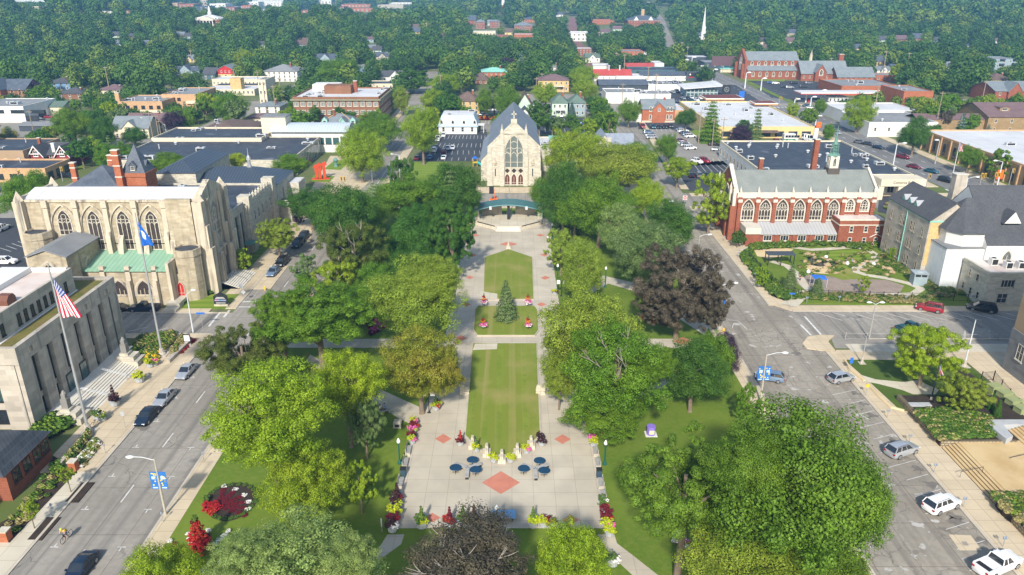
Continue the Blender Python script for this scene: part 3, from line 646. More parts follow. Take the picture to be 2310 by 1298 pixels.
def bx(px0, px1, py): y = P(0,py)[1]; return xat(px0,y), xat(px1,y), y
def text3(parent, s, size, mt, loc, rot, ext=0.02, name='lettering'):
    c = bpy.data.curves.new(name, 'FONT'); c.body = s; c.size = size; c.extrude = ext; c.align_x = 'CENTER'; c.align_y = 'CENTER'; c.resolution_u = 2
    c.materials.append(mt); t = bpy.data.objects.new('t', c); COL.objects.link(t); me = bpy.data.meshes.new_from_object(t); COL.objects.unlink(t); bpy.data.objects.remove(t); o = put(name, me, parent, loc, rot=rot); return o
# ---------------------------------------------------------------- city hall (left foreground)
b = Bd('city_hall', 'stone city hall|with tall recessed windows and green roof strip', 'city hall', -112, -65.4, 89, 26.5, h=12)
E1 = b.w/2
b.part('wall', MB().box(-b.w/2, E1-0.7, 0.6, 26.0, -0.2, 12), STONEG)
b.part('frieze', MB().box(E1-0.7, E1, 0.6, 26.0, 10.2, 12.75).box(-b.w/2, E1, 0, 0.6, 10.2, 12.75).box(-b.w/2, E1, 26.0, 26.5, -0.2, 12.75), STONEG)
pil = MB().box(-0.7, 0, -1.1, 1.1, 0, 10.25).mesh('pilaster', STONEG)
ys = [1.7]+[1.7+3.55*(i+1)-0.05 for i in range(6)]+[24.9]
for i, y in enumerate(ys): put('pilaster', pil if 0 < i < 7 else MB().box(-0.7, 0, -1.7 if i == 0 else -1.2, 1.0 if i == 0 else 1.2, 0, 10.25).mesh('pilaster', STONEG), b.root, (E1, y, -0.02))
wt = wmesh(1.25, 5.6, DARK, GLASS, 1, 4, 0.1); wl = wmesh(1.15, 2.1, DARK, GLASS, 1, 1, 0.1)
for i in range(7):
    y = (ys[i]+ys[i+1])/2
    put('window', wt, b.root, (E1-0.7, y, 4.5), math.pi/2); put('window', wl, b.root, (E1-0.7, y, 1.3), math.pi/2)
    b.part('relief_panel', MB().box(-0.08, 0, -0.6, 0.6, 0, 0.9).box(0, 0.05, -0.35, 0.35, 0.2, 0.7), STONED, (E1-0.7+0.081, y, 3.5))
    if i % 2 == 0: b.part('relief_panel', MB().box(0, 0.05, -1.0, 1.0, 0, 0.8).box(0.05, 0.09, -0.6, 0.6, 0.2, 0.6), STONED, (E1, y, 10.9))
for x in (4.5, 9.5, 14.5, 19.5, 24): 
    put('window', wmesh(2.2, 4.2, DARK, GLASSG, 2, 3, 0.1), b.root, (E1-x, 0.6, 4.4)); put('window', wmesh(2.0, 2.1, DARK, GLASS, 2, 1, 0.1), b.root, (E1-x, 0.6, 1.0))
    b.part('pilaster', MB().box(-1.4, 1.4, 0, 0.6, -0.02, 10.25), STONEG, (E1-x+2.5, 0, 0))
ph = b.part('penthouse', MB().box(-b.w/2+1, E1-3.6, 2.5, 21.6, 11.9, 15.6), STONEG)
b.part('penthouse_roof', MB().box(-b.w/2+1.3, E1-3.95, 2.8, 21.2, 15.5, 15.62), WROOFD, parent=ph)
m = MB(); 
for a in ((-b.w/2+1,E1-3.57,2.46,2.8),(-b.w/2+1,E1-3.57,21.2,21.64),(E1-3.95,E1-3.57,2.8,21.2)): m.box(*a, 15.5, 16.1)
b.part('penthouse_parapet', m, STONEG, parent=ph)
b.part('penthouse_parapet', MB().box(E1-9.5, E1-3.99, 20.9, 21.19, 15.6, 16.3).box(E1-14, E1-9.5, 10, 21.1, 15.6, 16.4), PAINTW, parent=ph)
for y in (3.6, 7.3, 8.9, 10.5, 12.1, 13.7, 15.3, 19.2): put('window', wmesh(0.75, 1.7, DARK, GLASS, 0, 1, 0.07), ph, (E1-3.6, y, 12.9), math.pi/2)
b.part('flashing', MB().box(E1-3.6, E1-3.3, 2.2, 21.9, 11.9, 12.35).box(-b.w/2+1, E1-3.3, 21.64, 21.95, 11.9, 12.35), PAINTW)
b.part('sedum_roof', MB().box(E1-3.3, E1-0.4, 0.7, 25.9, 11.9, 12.3).box(-b.w/2+0.5, E1-3.3, 21.95, 25.9, 11.9, 12.3).box(-b.w/2+0.5, E1-3.3, 0.7, 2.4, 11.9, 12.28), SEDUM)
hd = b.part('vent_cowl', MB().ext([(-1,0),(1,0),(1,0.8),(0.6,1.3),(-0.4,1.3),(-1,0.7)], 'x', -0.8, 0.8), plain('rust_metal', (0.17,0.07,0.045)), (E1-5.6, 8.5, 15.62))
b.part('vent_pipe', MB().lathe([(0.9,0),(0.55,0.9),(0.5,2.2),(0.3,2.7),(0.05,2.9)], 12), STEEL, (E1-7.0, 5.2, 15.62), smooth=40)
st = MB().box(E1, E1+2.1, 2.0, 24.2, -0.2, 1.25)
for i in range(8): st.box(E1+2.1+0.42*i, E1+2.1+0.42*(i+1), 4.2, 19.0, -0.2, 1.25-0.14*(i+1)+0.002*i)
b.part('steps', st, mat('step_stone', (0.58,0.54,0.46), (0.66,0.62,0.54), 0.6))
for y in (3.0, 20.2):
    q = b.part('pedestal', MB().box(E1+1.6, E1+5.3, y-1.4, y+1.4, -0.2, 1.0).box(E1+1.9, E1+4.6, y-1.1, y+1.1, 1.0, 1.7).box(E1+2.2, E1+3.6, y-0.7, y+0.7, 1.7, 2.1), STONEC)
    b.part('lantern', MB().box(E1+2.45, E1+3.35, y-0.45, y+0.45, 2.1, 3.6).box(E1+2.6, E1+3.2, y-0.3, y+0.3, 3.6, 4.3).lathe([(0.35,0),(0.1,0.5)], 6, (E1+2.9,y,4.3)), plain('lantern_metal', (0.25,0.24,0.22)), parent=q)
for y in (8.5, 14.5):
    hr = MB()
    for s in (-0.15, 0.15): hr.tube([(E1+1.9,y+s,1.2),(E1+1.9,y+s,2.1),(E1+5.6,y+s,1.0),(E1+5.6,y+s,0.1)], 0.035, 4)
    b.part('handrail', hr, STEEL)
for y in (9.6, 13.2): b.door('E', y, 1.5, 2.6, GLASSG, DARK, 1.25)
# ---------------------------------------------------------------- limestone church beside it
b = Bd('stone_church', 'long limestone church|with white roof, tall traceried windows and green copper aisle', 'church', -94.5, -61, 140.5, 11, h=20)
X0 = -b.xc
b.house(18.6, STONE, WROOF, 1.2, 'gable', 'x', 0.0)
for x in (-86.8, -81.1, -75.4, -69.9):
    z0, hh = (11.8, 5.2) if x < -85 else (8.8, 8.1)
    put('window', gothic(2.75, hh, STONEC, STAIN, 3, 0.20, True, 0.0), b.root, (x+X0, 0, z0))
for x in (-86.8, -81.1, -75.4, -69.9):
    m = MB(); o = archpts(4.7, 7.6); m.ext([(q[0]*1.0, q[1]) for q in o], 'y', 0.0, 0.0) if False else ringm(m, [(q[0]*1.09, max(q[1]*1.05, 0)) for q in o], [(q[0], q[1]) for q in o], -0.30, 0.02, 0); b.part('blind_arch', m, STONED, (x+X0, 0, 10.2))
bt = MB().ext([(0,0),(0,17.6),(-0.6,17.2),(-0.7,15.2),(-0.7,13.0),(-1.4,11.6),(-1.5,0)], 'x', -0.45, 0.45).box(-0.55, 0.55, -0.75, 0.1, 17.5, 18.9).mesh('buttress', STONED)
for x in (-89.7, -84.0, -78.3, -72.6, -67.0): put('buttress', bt, b.root, (x+X0, 0, 0))
b.part('parapet', MB().box(-b.w/2, b.w/2-4, -0.25, 0.15, 18.5, 18.95).box(-b.w/2-0.3, -b.w/2+0.3, 0, 11, 18.4, 19.4), STONED)
b.part('end_block', MB().box(b.w/2-5.4, b.w/2-0.5, -0.9, 0, -0.1, 19.2), STONE)
# east front
RECS = mat('recess_shade_stone', (0.22,0.20,0.17), (0.32,0.29,0.24), 1.5, 0.9)  # darker stone tone, painted in for shade inside the window and portal recesses
ef = MB().box(b.w/2, b.w/2+1.2, -0.6, 11.6, -0.1, 18.9); ef.ext([(-0.6,18.85),(11.6,18.85),(9.5,20.0),(5.5,21.6),(1.5,20.0)], 'x', b.w/2, b.w/2+1.2)
fr = b.part('facade', ef, STONED)
put('window', gothic(5.2, 8.2, STONED, RECS, 4, 0.5, True, 0.6), fr, (b.w/2+1.2, 5.5, 9.6), math.pi/2)
pt = gothic(3.6, 5.4, STONED, RECS, 1, 0.45, False, 0.5); put('portal', pt, fr, (b.w/2+1.2, 5.5, 1.3), math.pi/2)
put('door', gothic(2.2, 3.6, STONED, WOODD, 2, 0.15, False), fr, (b.w/2+1.26, 5.5, 1.3), math.pi/2)
b.part('porch_ledge', MB().box(b.w/2+1.2, b.w/2+2.0, 3.0, 8.0, 7.4, 7.8).box(b.w/2+1.2, b.w/2+1.7, 3.2, 3.9, 5.2, 7.4).box(b.w/2+1.2, b.w/2+1.7, 7.1, 7.8, 5.2, 7.4), STONED)
def pinn(m, x, y, w, z0, z1, dz=1.6, mi=0):
    m.box(x-w/2, x+w/2, y-w/2, y+w/2, z0, z1, mi); m.lathe([(w*0.62,0),(w*0.60,0.15),(0.06,dz)], 4, (x,y,z1), mi)
for y in (-0.5, 11.5):
    m = MB(); pinn(m, b.w/2+0.9, y, 1.9, -0.1, 18.8, 1.9); m.box(b.w/2+0.1, b.w/2+2.6, y-0.9, y+0.9, -0.1, 9.5); m.box(b.w/2+0.1, b.w/2+2.2, y-0.8, y+0.8, 9.5, 14.0); b.part('pinnacle_buttress', m, STONED)
for y in (2.4, 8.6):
    m = MB(); m.box(b.w/2+1.2, b.w/2+3.0, y-0.6, y+0.6, -0.1, 7.5).box(b.w/2+1.2, b.w/2+2.3, y-0.5, y+0.5, 7.5, 12).box(b.w/2+1.2, b.w/2+1.7, y-0.4, y+0.4, 12, 18.5); b.part('pinnacle_buttress', m, STONED)
for y in (-0.4, 11.4):
    m = MB(); pinn(m, -b.w/2, y, 1.7, -0.1, 18.8, 1.9); b.part('pinnacle_buttress', m, STONED)
sm = MB()
for i in range(9): sm.box(b.w/2+2.2, b.w/2+3.0+0.42*i, 1.0, 10.4, -0.1, 1.45-0.15*i+0.001*i)
b.part('steps', sm, MATS['step_stone'])
for y in (4.4, 7.0): b.part('handrail', MB().tube([(b.w/2+3,y,1.4),(b.w/2+3,y,2.3),(b.w/2+6.3,y,1.1),(b.w/2+6.3,y,0.1)], 0.035, 4), DARK)
def octa(name, x, y, r, h, m, rm):
    o = b.part(name, MB().lathe([(r,-0.1),(r,h-1.4),(r*1.06,h-1.3),(r*1.06,h),(r*0.9,h),(r*0.9,h-0.3)], 8, (x,y,0)), m); b.part('turret_roof', MB().lathe([(r*0.9,h-0.3),(r*0.9,h-0.25)], 8, (x,y,0)), rm, parent=o)
    for k, (a, z) in enumerate(((-90,7.2),(-45,5.0),(-135,3.4),(-45,1.6))): put('window', wmesh(0.5, 1.3, STONED, GLASS, 0, 0, 0.08, False), o, (x+r*0.925*math.cos(R(a)), y+r*0.925*math.sin(R(a)), z), R(a+90))
    return o
octa('turret', -62.6+X0, -3.0, 2.5, 10.3, STONE, BROOF); octa('turret', -91.5+X0, -1.5, 2.5, 13.2, STONE, BROOF)
al = b.part('aisle', MB().box(-82+X0, -64.8+X0, -7.0, 0, -0.1, 7.0).ext([(-7.0,6.99),(0,6.99),(0,8.45),(-7.0,7.0)], 'x', -82+X0, -64.8+X0), STONE)
b.part('aisle_roof', MB().ext([(-7.5,7.0),(0,8.5),(0,8.75),(-7.5,7.25)], 'x', -82+X0, -65.2+X0), COPPER, parent=al)
for x in (-79.8, -74.9, -70.2): put('window', gothic(3.2, 3.3, STONED, STAIN, 4, 0.22, False, 0.35), al, (x+X0, -7.0, 1.9))
for x in (-77.4, -72.6, -67.6): b.part('buttress', MB().box(x+X0-0.4, x+X0+0.4, -8.0, -7, -0.1, 5.2).box(x+X0-0.45, x+X0+0.45, -7.5, -6.9, 5.2, 8.0), STONED, parent=al)
b.part('parapet', MB().box(-65.2+X0, -64.6+X0, -7.6, -2, -0.1, 8.6), STONED, parent=al)
for x in (-72.6, -67.4, -77.6): b.part('buttress', MB().ext([(0,0),(0,11.6),(-0.3,11.9),(-1.0,11.0),(-1.6,8.5),(-1.6,0)], 'x', x+X0+0.9, x+X0+1.9), STONED)
ch = b.part('chapel', MB().box(-88+X0, -81+X0, -11.5, 0, -0.1, 11.4).ext([(-88+X0,11.39),(-81+X0,11.39),(-84.5+X0,12.6)], 'y', -11.5, 0), STONE)
b.part('chapel_roof', MB().gable(-88+X0, -81+X0, -11.5, 0, 11.4, 1.2, 'y', 0.35, 0.2), GROOF, parent=ch)
put('window', gothic(3.6, 5.0, STONED, STAIN, 4, 0.25, True, 0.5), ch, (-84.5+X0, -11.5, 5.2)); put('window', gothic(2.2, 3.4, STONED, STONE, 1, 0.25, False, 0.3), ch, (-81+X0, -5, 5.6), math.pi/2)
for x in (-87.6, -81.4): b.part('buttress', MB().box(x+X0-0.45, x+X0+0.45, -12.4, -11.5, -0.1, 9.5), STONED, parent=ch)
b.part('side_steps', MB().box(-65.5+X0, -63+X0, -11, -7.2, -0.1, 0.6).box(-65.5+X0, -63+X0, -9.2, -5.2, 0.6, 1.2), STONEC)
put('door', gothic(1.5, 3.1, STONED, REDP, 2, 0.16, False), b.root, (-64.9+X0+0.9, -5.3, 1.1)); b.part('porch', MB().box(-65.4+X0, -63.0+X0, -5.2, 0, -0.1, 5.6), STONE)
land(470, 640, 'the stone church steps')
# ---------------------------------------------------------------- red brick library house with tower behind
b = Bd('tower_house', 'red brick tower house|with slate roofs and tall banded chimney', 'house', -105, -85.5, 170, 15, keep=0, h=20)
b.house(12.5, BRICKO, SLATE, 5.0, 'hip', 'x', 0.4, x0=-9.5, x1=5.0)
tw = b.part('tower', MB().box(4.2, 9.6, 3, 8.6, -0.1, 16.4).box(4.0, 9.8, 2.8, 8.8, 15.6, 16.5).box(4.1,9.7,2.9,8.7,13.6,13.9), BRICKO)
b.part('tower_roof', MB().lathe([(3.9,0),(3.2,1.2),(2.0,3.0),(0.05,6.2)], 4, (0,0,0)), SLATE, (6.9, 5.8, 16.5), R(45), parent=tw)
b.dormer(6.9, 3.2, 17.0, 1.7, 1.2, 1.8, SLATE, SLATE, 0.9); b.dormer(9.2, 5.8, 17.0, 1.6, 1.0, 1.8, SLATE, SLATE, 0.9, 'E')
for x, y, z1, w in ((4.1, 2.2, 22.0, 1.25), (-8.6, 6.2, 18.2, 1.0), (-1.5, 10.0, 19.2, 0.9)):
    o = b.chim(x, y, w*1.2, w, 9, z1, BRICKO); 
    for z in (z1-1.2, z1-3.6, z1-6.2): b.box('band', x-w*0.6-0.06, x+w*0.6+0.06, y-w/2-0.06, y+w/2+0.06, z, z+0.25, TRIM, parent=o)
# ---------------------------------------------------------------- civic theatre: fly tower, hall, entrance
b = Bd('civic_theatre', 'civic theatre|of pale stone with dark standing seam hip roofs', 'theatre', -89.7, -59.8, 187, 24, keep=0, h=13)
b.part('fly_tower', MB().box(-b.w/2, -b.w/2+9.9, 0, 24, -0.1, 13.3), STONEC); b.part('fly_roof', MB().hip(-b.w/2, -b.w/2+9.9, 0, 24, 13.3, 2.3, 0.4), SEAM)
b.part('hall', MB().box(-b.w/2+9.9, b.w/2, 0.2, 16, -0.1, 10.2), STONEC); hr = b.part('hall_roof', MB().hip(-b.w/2+5, b.w/2, 0.2, 16, 10.2, 3.0, 0.35), SEAM)
b.part('cupola', MB().lathe([(0.7,0),(0.7,0.5),(0.45,0.6),(0.45,1.8),(0.6,1.9),(0.5,2.6),(0.1,3.2),(0.05,5.0)], 8), STEEL, (6.0, 8, 13.0), parent=hr)
b.win('E', 3, 4.4, 1.2, 4.2, me=gothic(1.2, 4.2, STONED, GLASS, 2, 0.14, False), m0=5.2, m1=4.6)
b.box('stage_block', b.w/2, b.w/2+3.0, 9.5, 16, -0.1, 8.4, STONEC); b.box('block_roof', b.w/2+0.3, b.w/2+2.7, 9.8, 15.7, 8.3, 8.46, WROOF)
b.box('entrance_wing', b.w/2, b.w/2+2.8, 1.0, 9.5, -0.1, 4.4, STONEC); b.box('wing_roof', b.w/2+0.2, b.w/2+2.6, 1.3, 9.4, 4.3, 4.45, GROOF)
mq = b.box('marquee', b.w/2+0.8, b.w/2+3.0, 0.3, 0.95, 4.6, 6.4, DARK)
for i in range(3): b.box('marquee_panel', b.w/2+0.9, b.w/2+2.9, 0.24, 0.3, 4.75+i*0.55, 5.1+i*0.55, PAINTW, parent=mq)
b.win('E', 3, 0.8, 1.0, 2.6, me=gothic(1.0, 2.6, STONED, GLASS, 1, 0.12, False), xs=[3, 5.2, 7.4], off=2.8)
# ---------------------------------------------------------------- castellated hall and glass porch
b = Bd('castellated_hall', 'castellated stone hall|with black roof between church and theatre', 'hall', -90, -59.5, 163.5, 21, keep=0, h=12)
b.flat(10.8, STONEC, BROOF, 0.5)
for i in range(7):
    m = MB(); m.box(b.w/2-0.5, b.w/2+0.05, 3.2+i*2.1, 4.2+i*2.1, 11.2, 12.2); m.lathe([(0.28,0),(0.4,0.5),(0.12,0.8),(0.02,1.3)], 6, (b.w/2-0.25, 3.7+i*2.1, 12.2)); b.part('battlement', m, STONEC)
for y in (0.6, 18.0): b.box('corner_tower', b.w/2-2.2, b.w/2+0.5, y, y+2.6, -0.1, 13.2, STONEC)
for z in (2.0, 6.6): b.win('E', 5, z, 1.3, 2.4, TRIM, GLASS, 1, 1, m0=4.6, m1=4.4)
put('door', gothic(2.0, 3.4, STONED, GLASS, 1, 0.3, False), b.root, (b.w/2+0.5, 19.3, 0), math.pi/2)
b.units(5, 3, x0=-6, x1=10)
b = Bd('glass_porch', 'glass walled church porch|with concrete columns and black roof', 'porch', -76, -60, 152.6, 10.6, keep=0, h=12)
b.box('glazing', -b.w/2, b.w/2-0.5, 0.4, 10.5, -0.1, 10.6, GLASSG); b.box('roof', -b.w/2, b.w/2-0.3, 0.3, 10.5, 11.9, 12.02, BROOF)
b.part('cornice', MB().box(-b.w/2, b.w/2, 0, 0.45, 10.4, 12.3).box(b.w/2-0.5, b.w/2, 0.45, 10.6, 10.4, 12.3), STONEG)
for x, y in ((b.w/2-0.45, 0.5), (b.w/2-0.45, 3.9), (b.w/2-0.45, 7.3), (b.w/2-0.45, 10.2), (b.w/2-4.4, 0.5), (b.w/2-9, 0.5)): b.box('column', x-0.45, x+0.45, y-0.45, y+0.4, -0.1, 10.4, STONEG)
b.box('canopy', b.w/2, b.w/2+2.6, 7.4, 10.4, 3.2, 3.5, COPPERD)
m = MB()
for i in range(9): m.box(b.w/2-0.53, b.w/2-0.46, 0.9+i*1.05, 0.98+i*1.05, 0, 10.4)
for z in (2.6, 5.2, 7.8): m.box(b.w/2-0.53, b.w/2-0.46, 0.5, 10.4, z, z+0.08)
b.part('mullions', m, DARK)
# ---------------------------------------------------------------- limestone gothic church at the end of the park
b = Bd('gothic_church', 'limestone gothic church|with blue slate roof and cross facing the park', 'church', -7.1, 8.3, 227, 44, h=18)
b.part('wall', MB().box(-b.w/2, b.w/2, 0, 44, -0.1, 11.6).ext([(-b.w/2,11.59),(b.w/2,11.59),(0,19.2)], 'y', 0, 0.7), STONEC)
b.part('roof', MB().gable(-b.w/2, b.w/2, 0.72, 44, 11.7, 7.2, 'y', 0.35, 0.2), mat('blue_slate', (0.15,0.168,0.20), (0.19,0.21,0.24), 0.3, 0.6, fine=(1.5,0.5,(0.10,0.13,0.18))))
put('window', gothic(6.0, 10.2, STONEC, STAING, 3, 0.32, True, 0.45), b.root, (0, 0, 5.4)); 
for x in (-2.05, 0, 2.05):
    put('door', gothic(1.75, 3.6, TRIM, WOODD, 2, 0.16, False, 0.15), b.root, (x, -0.02, 0.2))
    q = MB()
    for a, c in ((0,0.36),(0,-0.36),(0.36,0),(-0.36,0)): q.lathe([(0.34,0),(0.34,0.08)], 8, (a,c,0))
    o = b.part('quatrefoil', q, STAIN, (x, -0.02, 4.65)); o.rotation_euler = (math.pi/2, 0, 0)
b.part('portal_frame', MB().box(-3.3, 3.3, -0.35, -0.002, 15.9, 16.3).box(-1.03-0.12, -1.03+0.12, -0.4, -0.003, 0, 16.6).box(1.03-0.12, 1.03+0.12, -0.4, -0.003, 0, 16.6), STONEC)
for x in (-3.6, 3.6):
    m = MB().box(x-0.65, x+0.65, -1.0, 0, -0.1, 9.0).box(x-0.55, x+0.55, -0.8, 0, 9.0, 12.6).box(x-0.5, x+0.5, -0.55, 0.3, 12.6, 16.2); m.lathe([(0.65,0),(0.6,0.2),(0.35,1.0),(0.3,1.1),(0.05,2.6)], 6, (x,-0.12,16.2)); b.part('pinnacle_buttress', m, STONEC)
for x in (-b.w/2+0.3, b.w/2-0.3): b.part('pinnacle_buttress', MB().box(x-0.9, x+0.9, -0.5, 1.2, -0.1, 4.6).box(x-0.7, x+0.7, -0.4, 1.2, 4.6, 8.5).box(x-0.6, x+0.6, -0.3, 1.2, 8.5, 12.0), STONEC)
b.part('cross', MB().box(-0.9, 0.9, -0.1, 0.6, 18.9, 20.2).box(-0.16, 0.16, 0.05, 0.35, 20.2, 22.6).box(-0.75, 0.75, 0.05, 0.35, 21.5, 21.85), STONEC)
for x in (-5.7, 5.7):
    put('window', wmesh(0.55, 2.6, TRIM, GLASS, 0, 0, 0.1, False), b.root, (x, -0.02, 2.8)); b.part('niche', MB().box(x-0.45, x+0.45, -0.35, 0, 6.4, 7.0).lathe([(0.55,0),(0.08,1.4)], 6, (x,-0.15,7.0)), STONED)
b.part('coping', MB().ext([(-b.w/2-0.3,11.4),(0,19.2),(b.w/2+0.3,11.4),(b.w/2+0.3,12.0),(0,19.8),(-b.w/2-0.3,12.0)], 'y', -0.12, 0.72), STONEC)
b.part('aisle', MB().box(-b.w/2-2.6, -b.w/2, 6, 40, -0.1, 6.4).ext([(-b.w/2-2.6,6.39),(-b.w/2,6.39),(-b.w/2,9.2)], 'y', 6, 40), STONEC); b.part('aisle_roof', MB().ext([(-b.w/2-3.0,6.2),(-b.w/2,9.4),(-b.w/2,9.6),(-b.w/2-3.0,6.4)], 'y', 5.8, 40.2), SLATEM)
b.win('W', 6, 2.6, 1.3, 2.6, TRIM, STAIN, 0, 1, m0=9, m1=8, off=2.6)
wg = Bd('parish_wing', 'low parish wing|of pale stone with white and slate roofs', 'annex', 9.2, 40, 246, 22, keep=0, h=7)
wg.flat(7.0, STONEC, WROOF, 0.5, x1=wg.w/2-9); wg.house(6.5, STONEC, SLATEM, 5.0, 'gable', 'x', 0.3, x0=wg.w/2-8.9, y1=10, name='roof'); wg.box('plant_room', -12, -4.5, 5, 11, 7.0, 9.6, PAINTW); wg.box('plant_roof', -12.3, -4.2, 4.7, 11.3, 9.6, 9.8, COPPERT)
wg.part('gable_wing', MB().box(3.0, 8.6, 2, 14, 0, 8.6).ext([(3.0,8.59),(8.6,8.59),(5.8,11.8)], 'y', 2, 14), STONEC); wg.part('gable_roof', MB().gable(3.0, 8.6, 2, 14, 8.6, 3.1, 'y', 0.3), SLATEM); wg.chim(wg.w/2-8.4, -0.4, 1.2, 1.2, 0, 11, STONEC)
wg.win('S', 4, 3.0, 1.0, 2.4, me=gothic(1.0, 2.4, TRIM, GLASS, 1, 0.12, False), xs=[2, 4, 6, 8]); wg.units(3, 5, x1=2)
# ---------------------------------------------------------------- red brick church on the right
b = Bd('brick_church', 'red brick church|with grey shingle roof and copper fleche', 'church', 53.4, 86.5, 174, 13, h=16)
b.house(11.4, BRICK, SHINGG, 4.0, 'gable', 'x', 0.1, y0=0.0)
EW = b.w/2
for x in (2.9, 6.97, 11.04, 15.1, 19.17, 23.24): put('window', gothic(3.0, 5.3, TRIM, STAIN, 4, 0.19, True, 0.08), b.root, (-EW+x, 0, 4.8))
for x in (27.1, 30.5): put('window', gothic(2.2, 3.2, TRIM, STAIN, 3, 0.22, True, 0.2), b.root, (-EW+x, 0, 7.0))
pb = MB().box(-0.45, 0.45, -0.7, 0, -0.1, 10.6, 1).box(-0.5, 0.5, -0.85, 0, 9.4, 10.1, 0).box(-0.22, 0.22, -0.5, 0, 10.6, 12.3, 0).lathe([(0.22,0),(0.02,0.9)], 4, (0,-0.25,12.3), 0).mesh('buttress', [TRIM, BRICK])
for x in (0.7, 4.94, 9.0, 13.07, 17.14, 21.2, 25.3, 28.8, 32.4): put('buttress', pb, b.root, (-EW+x, 0, 0))
b.part('parapet', MB().box(-EW, EW, -0.35, -0.02, 10.3, 11.7), TRIM)
b.part('aisle', MB().box(-EW+2.4, EW-10.0, -4.2, 0, -0.1, 2.7).ext([(-4.2,2.69),(0,2.69),(0,4.3)], 'x', -EW+2.4, EW-10.0), BRICK); b.part('aisle_roof', MB().ext([(-4.6,2.6),(0,4.35),(0,4.55),(-4.6,2.8)], 'x', -EW+2.2, EW-9.9), mat('zinc_roof', (0.36,0.36,0.36), (0.42,0.42,0.42), 0.2, 0.5, seams=('X',0.4,(0.28,0.28,0.28))))
b.win('S', 5, 1.0, 2.0, 1.4, TRIM, GLASS, 2, 0, xs=[7, 11, 15.1, 19.2, 22.2], off=4.2)
for x in (4.9, 9.0, 13.1, 17.1, 20.9): b.box('pier', -EW+x-0.3, -EW+x+0.3, -4.45, -4.2, -0.1, 2.6, BRICK)
b.part('corner_block', MB().box(-EW+1.6, -EW+4.8, -4.9, -0.02, -0.1, 2.9), BRICK); b.part('corner_roof', MB().box(-EW+1.4, -EW+5.0, -5.1, -0.02, 2.9, 4.4), TRIM)
v = b.part('vestry', MB().box(EW-9.9, EW+1.2, -5.0, 0, -0.1, 6.2), BRICK); b.box('vestry_roof', EW-9.6, EW+0.9, -4.7, -0.02, 6.1, 6.25, WROOFD, parent=v); b.part('vestry_band', MB().box(EW-10, EW+1.3, -5.1, -0.03, 5.0, 5.25).box(EW-10, EW+1.3, -5.1, -4.75, 6.2, 6.55), TRIM, parent=v)
for z in (0.6, 3.4): b.win('S', 3, z, 0.9, 1.5, TRIM, GLASS, 0, 1, xs=[EW*2-7.0, EW*2-3.6, EW*2-0.9], off=5.0)
b.part('west_gable', MB().box(-EW-0.6, -EW, -0.4, 13.4, -0.1, 11.8).ext([(-0.4,11.79),(13.4,11.79),(6.5,16.6)], 'x', -EW-0.6, -EW), BRICK); b.part('coping', MB().ext([(-0.5,11.6),(6.5,16.6),(13.5,11.6),(13.5,12.0),(6.5,17.1),(-0.5,12.0)], 'x', -EW-0.8, -EW+0.1), TRIM); b.part('coping', MB().ext([(-0.4,11.6),(6.5,15.8),(13.4,11.6),(13.4,12.0),(6.5,16.2),(-0.4,12.0)], 'x', EW-0.3, EW+0.25), TRIM)
put('window', gothic(6.4, 8.5, TRIM, STAIN, 5, 0.4, True, 0.4), b.root, (-EW-0.6, 6.5, 3.5), -math.pi/2)
for y in (-0.6, 2.6, 10.4, 13.5): m = MB().box(-EW-1.6, -EW-0.6, y-0.5, y+0.5, -0.1, 8.6, 1); m.box(-EW-1.2, -EW-0.5, y-0.4, y+0.4, 8.6, 12.5, 0); m.lathe([(0.35,0),(0.02,1.2)], 4, (-EW-0.85,y,12.5), 0); b.part('buttress', m, [TRIM, BRICK])
fl = b.part('fleche_base', MB().box(-1.4, 1.4, -1.4, 1.4, -1.6, 1.0, 0).box(-1.05, 1.05, -1.05, 1.05, 1.0, 3.9, 1), [plain('lead_dark', (0.10,0.085,0.075)), TRIM], (EW-8.9, 6.5, 15.2))
for a in range(4): put('louvre', gothic(0.8, 2.0, TRIM, GLASS, 2, 0.1, False), fl, (1.06*math.sin(a*math.pi/2), -1.06*math.cos(a*math.pi/2), 1.5), a*math.pi/2)
m = MB().lathe([(1.6,3.9),(1.3,4.2),(0.9,4.6)], 4); 
for a in range(8): t = a*math.pi/4; m.tube([(0.85*math.cos(t),0.85*math.sin(t),4.5),(0.75*math.cos(t),0.75*math.sin(t),6.6)], 0.10, 4)
for z in (5.2, 6.0, 6.6): m.lathe([(0.95,z),(0.95,z+0.14)], 8)
m.lathe([(0.6,6.7),(0.35,7.6),(0.22,8.6),(0.3,8.7),(0.12,9.5),(0.03,11.2)], 8); m.lathe([(0.5,4.5),(0.45,6.6)], 8)
b.part('fleche_spire', m, COPPERD, parent=fl)
b.chim(EW-10.4, 14.0, 1.2, 1.2, 0, 21.5, BRICK); b.chim(-EW+9.5, 14.5, 1.0, 1.0, 0, 16.6, BRICK)
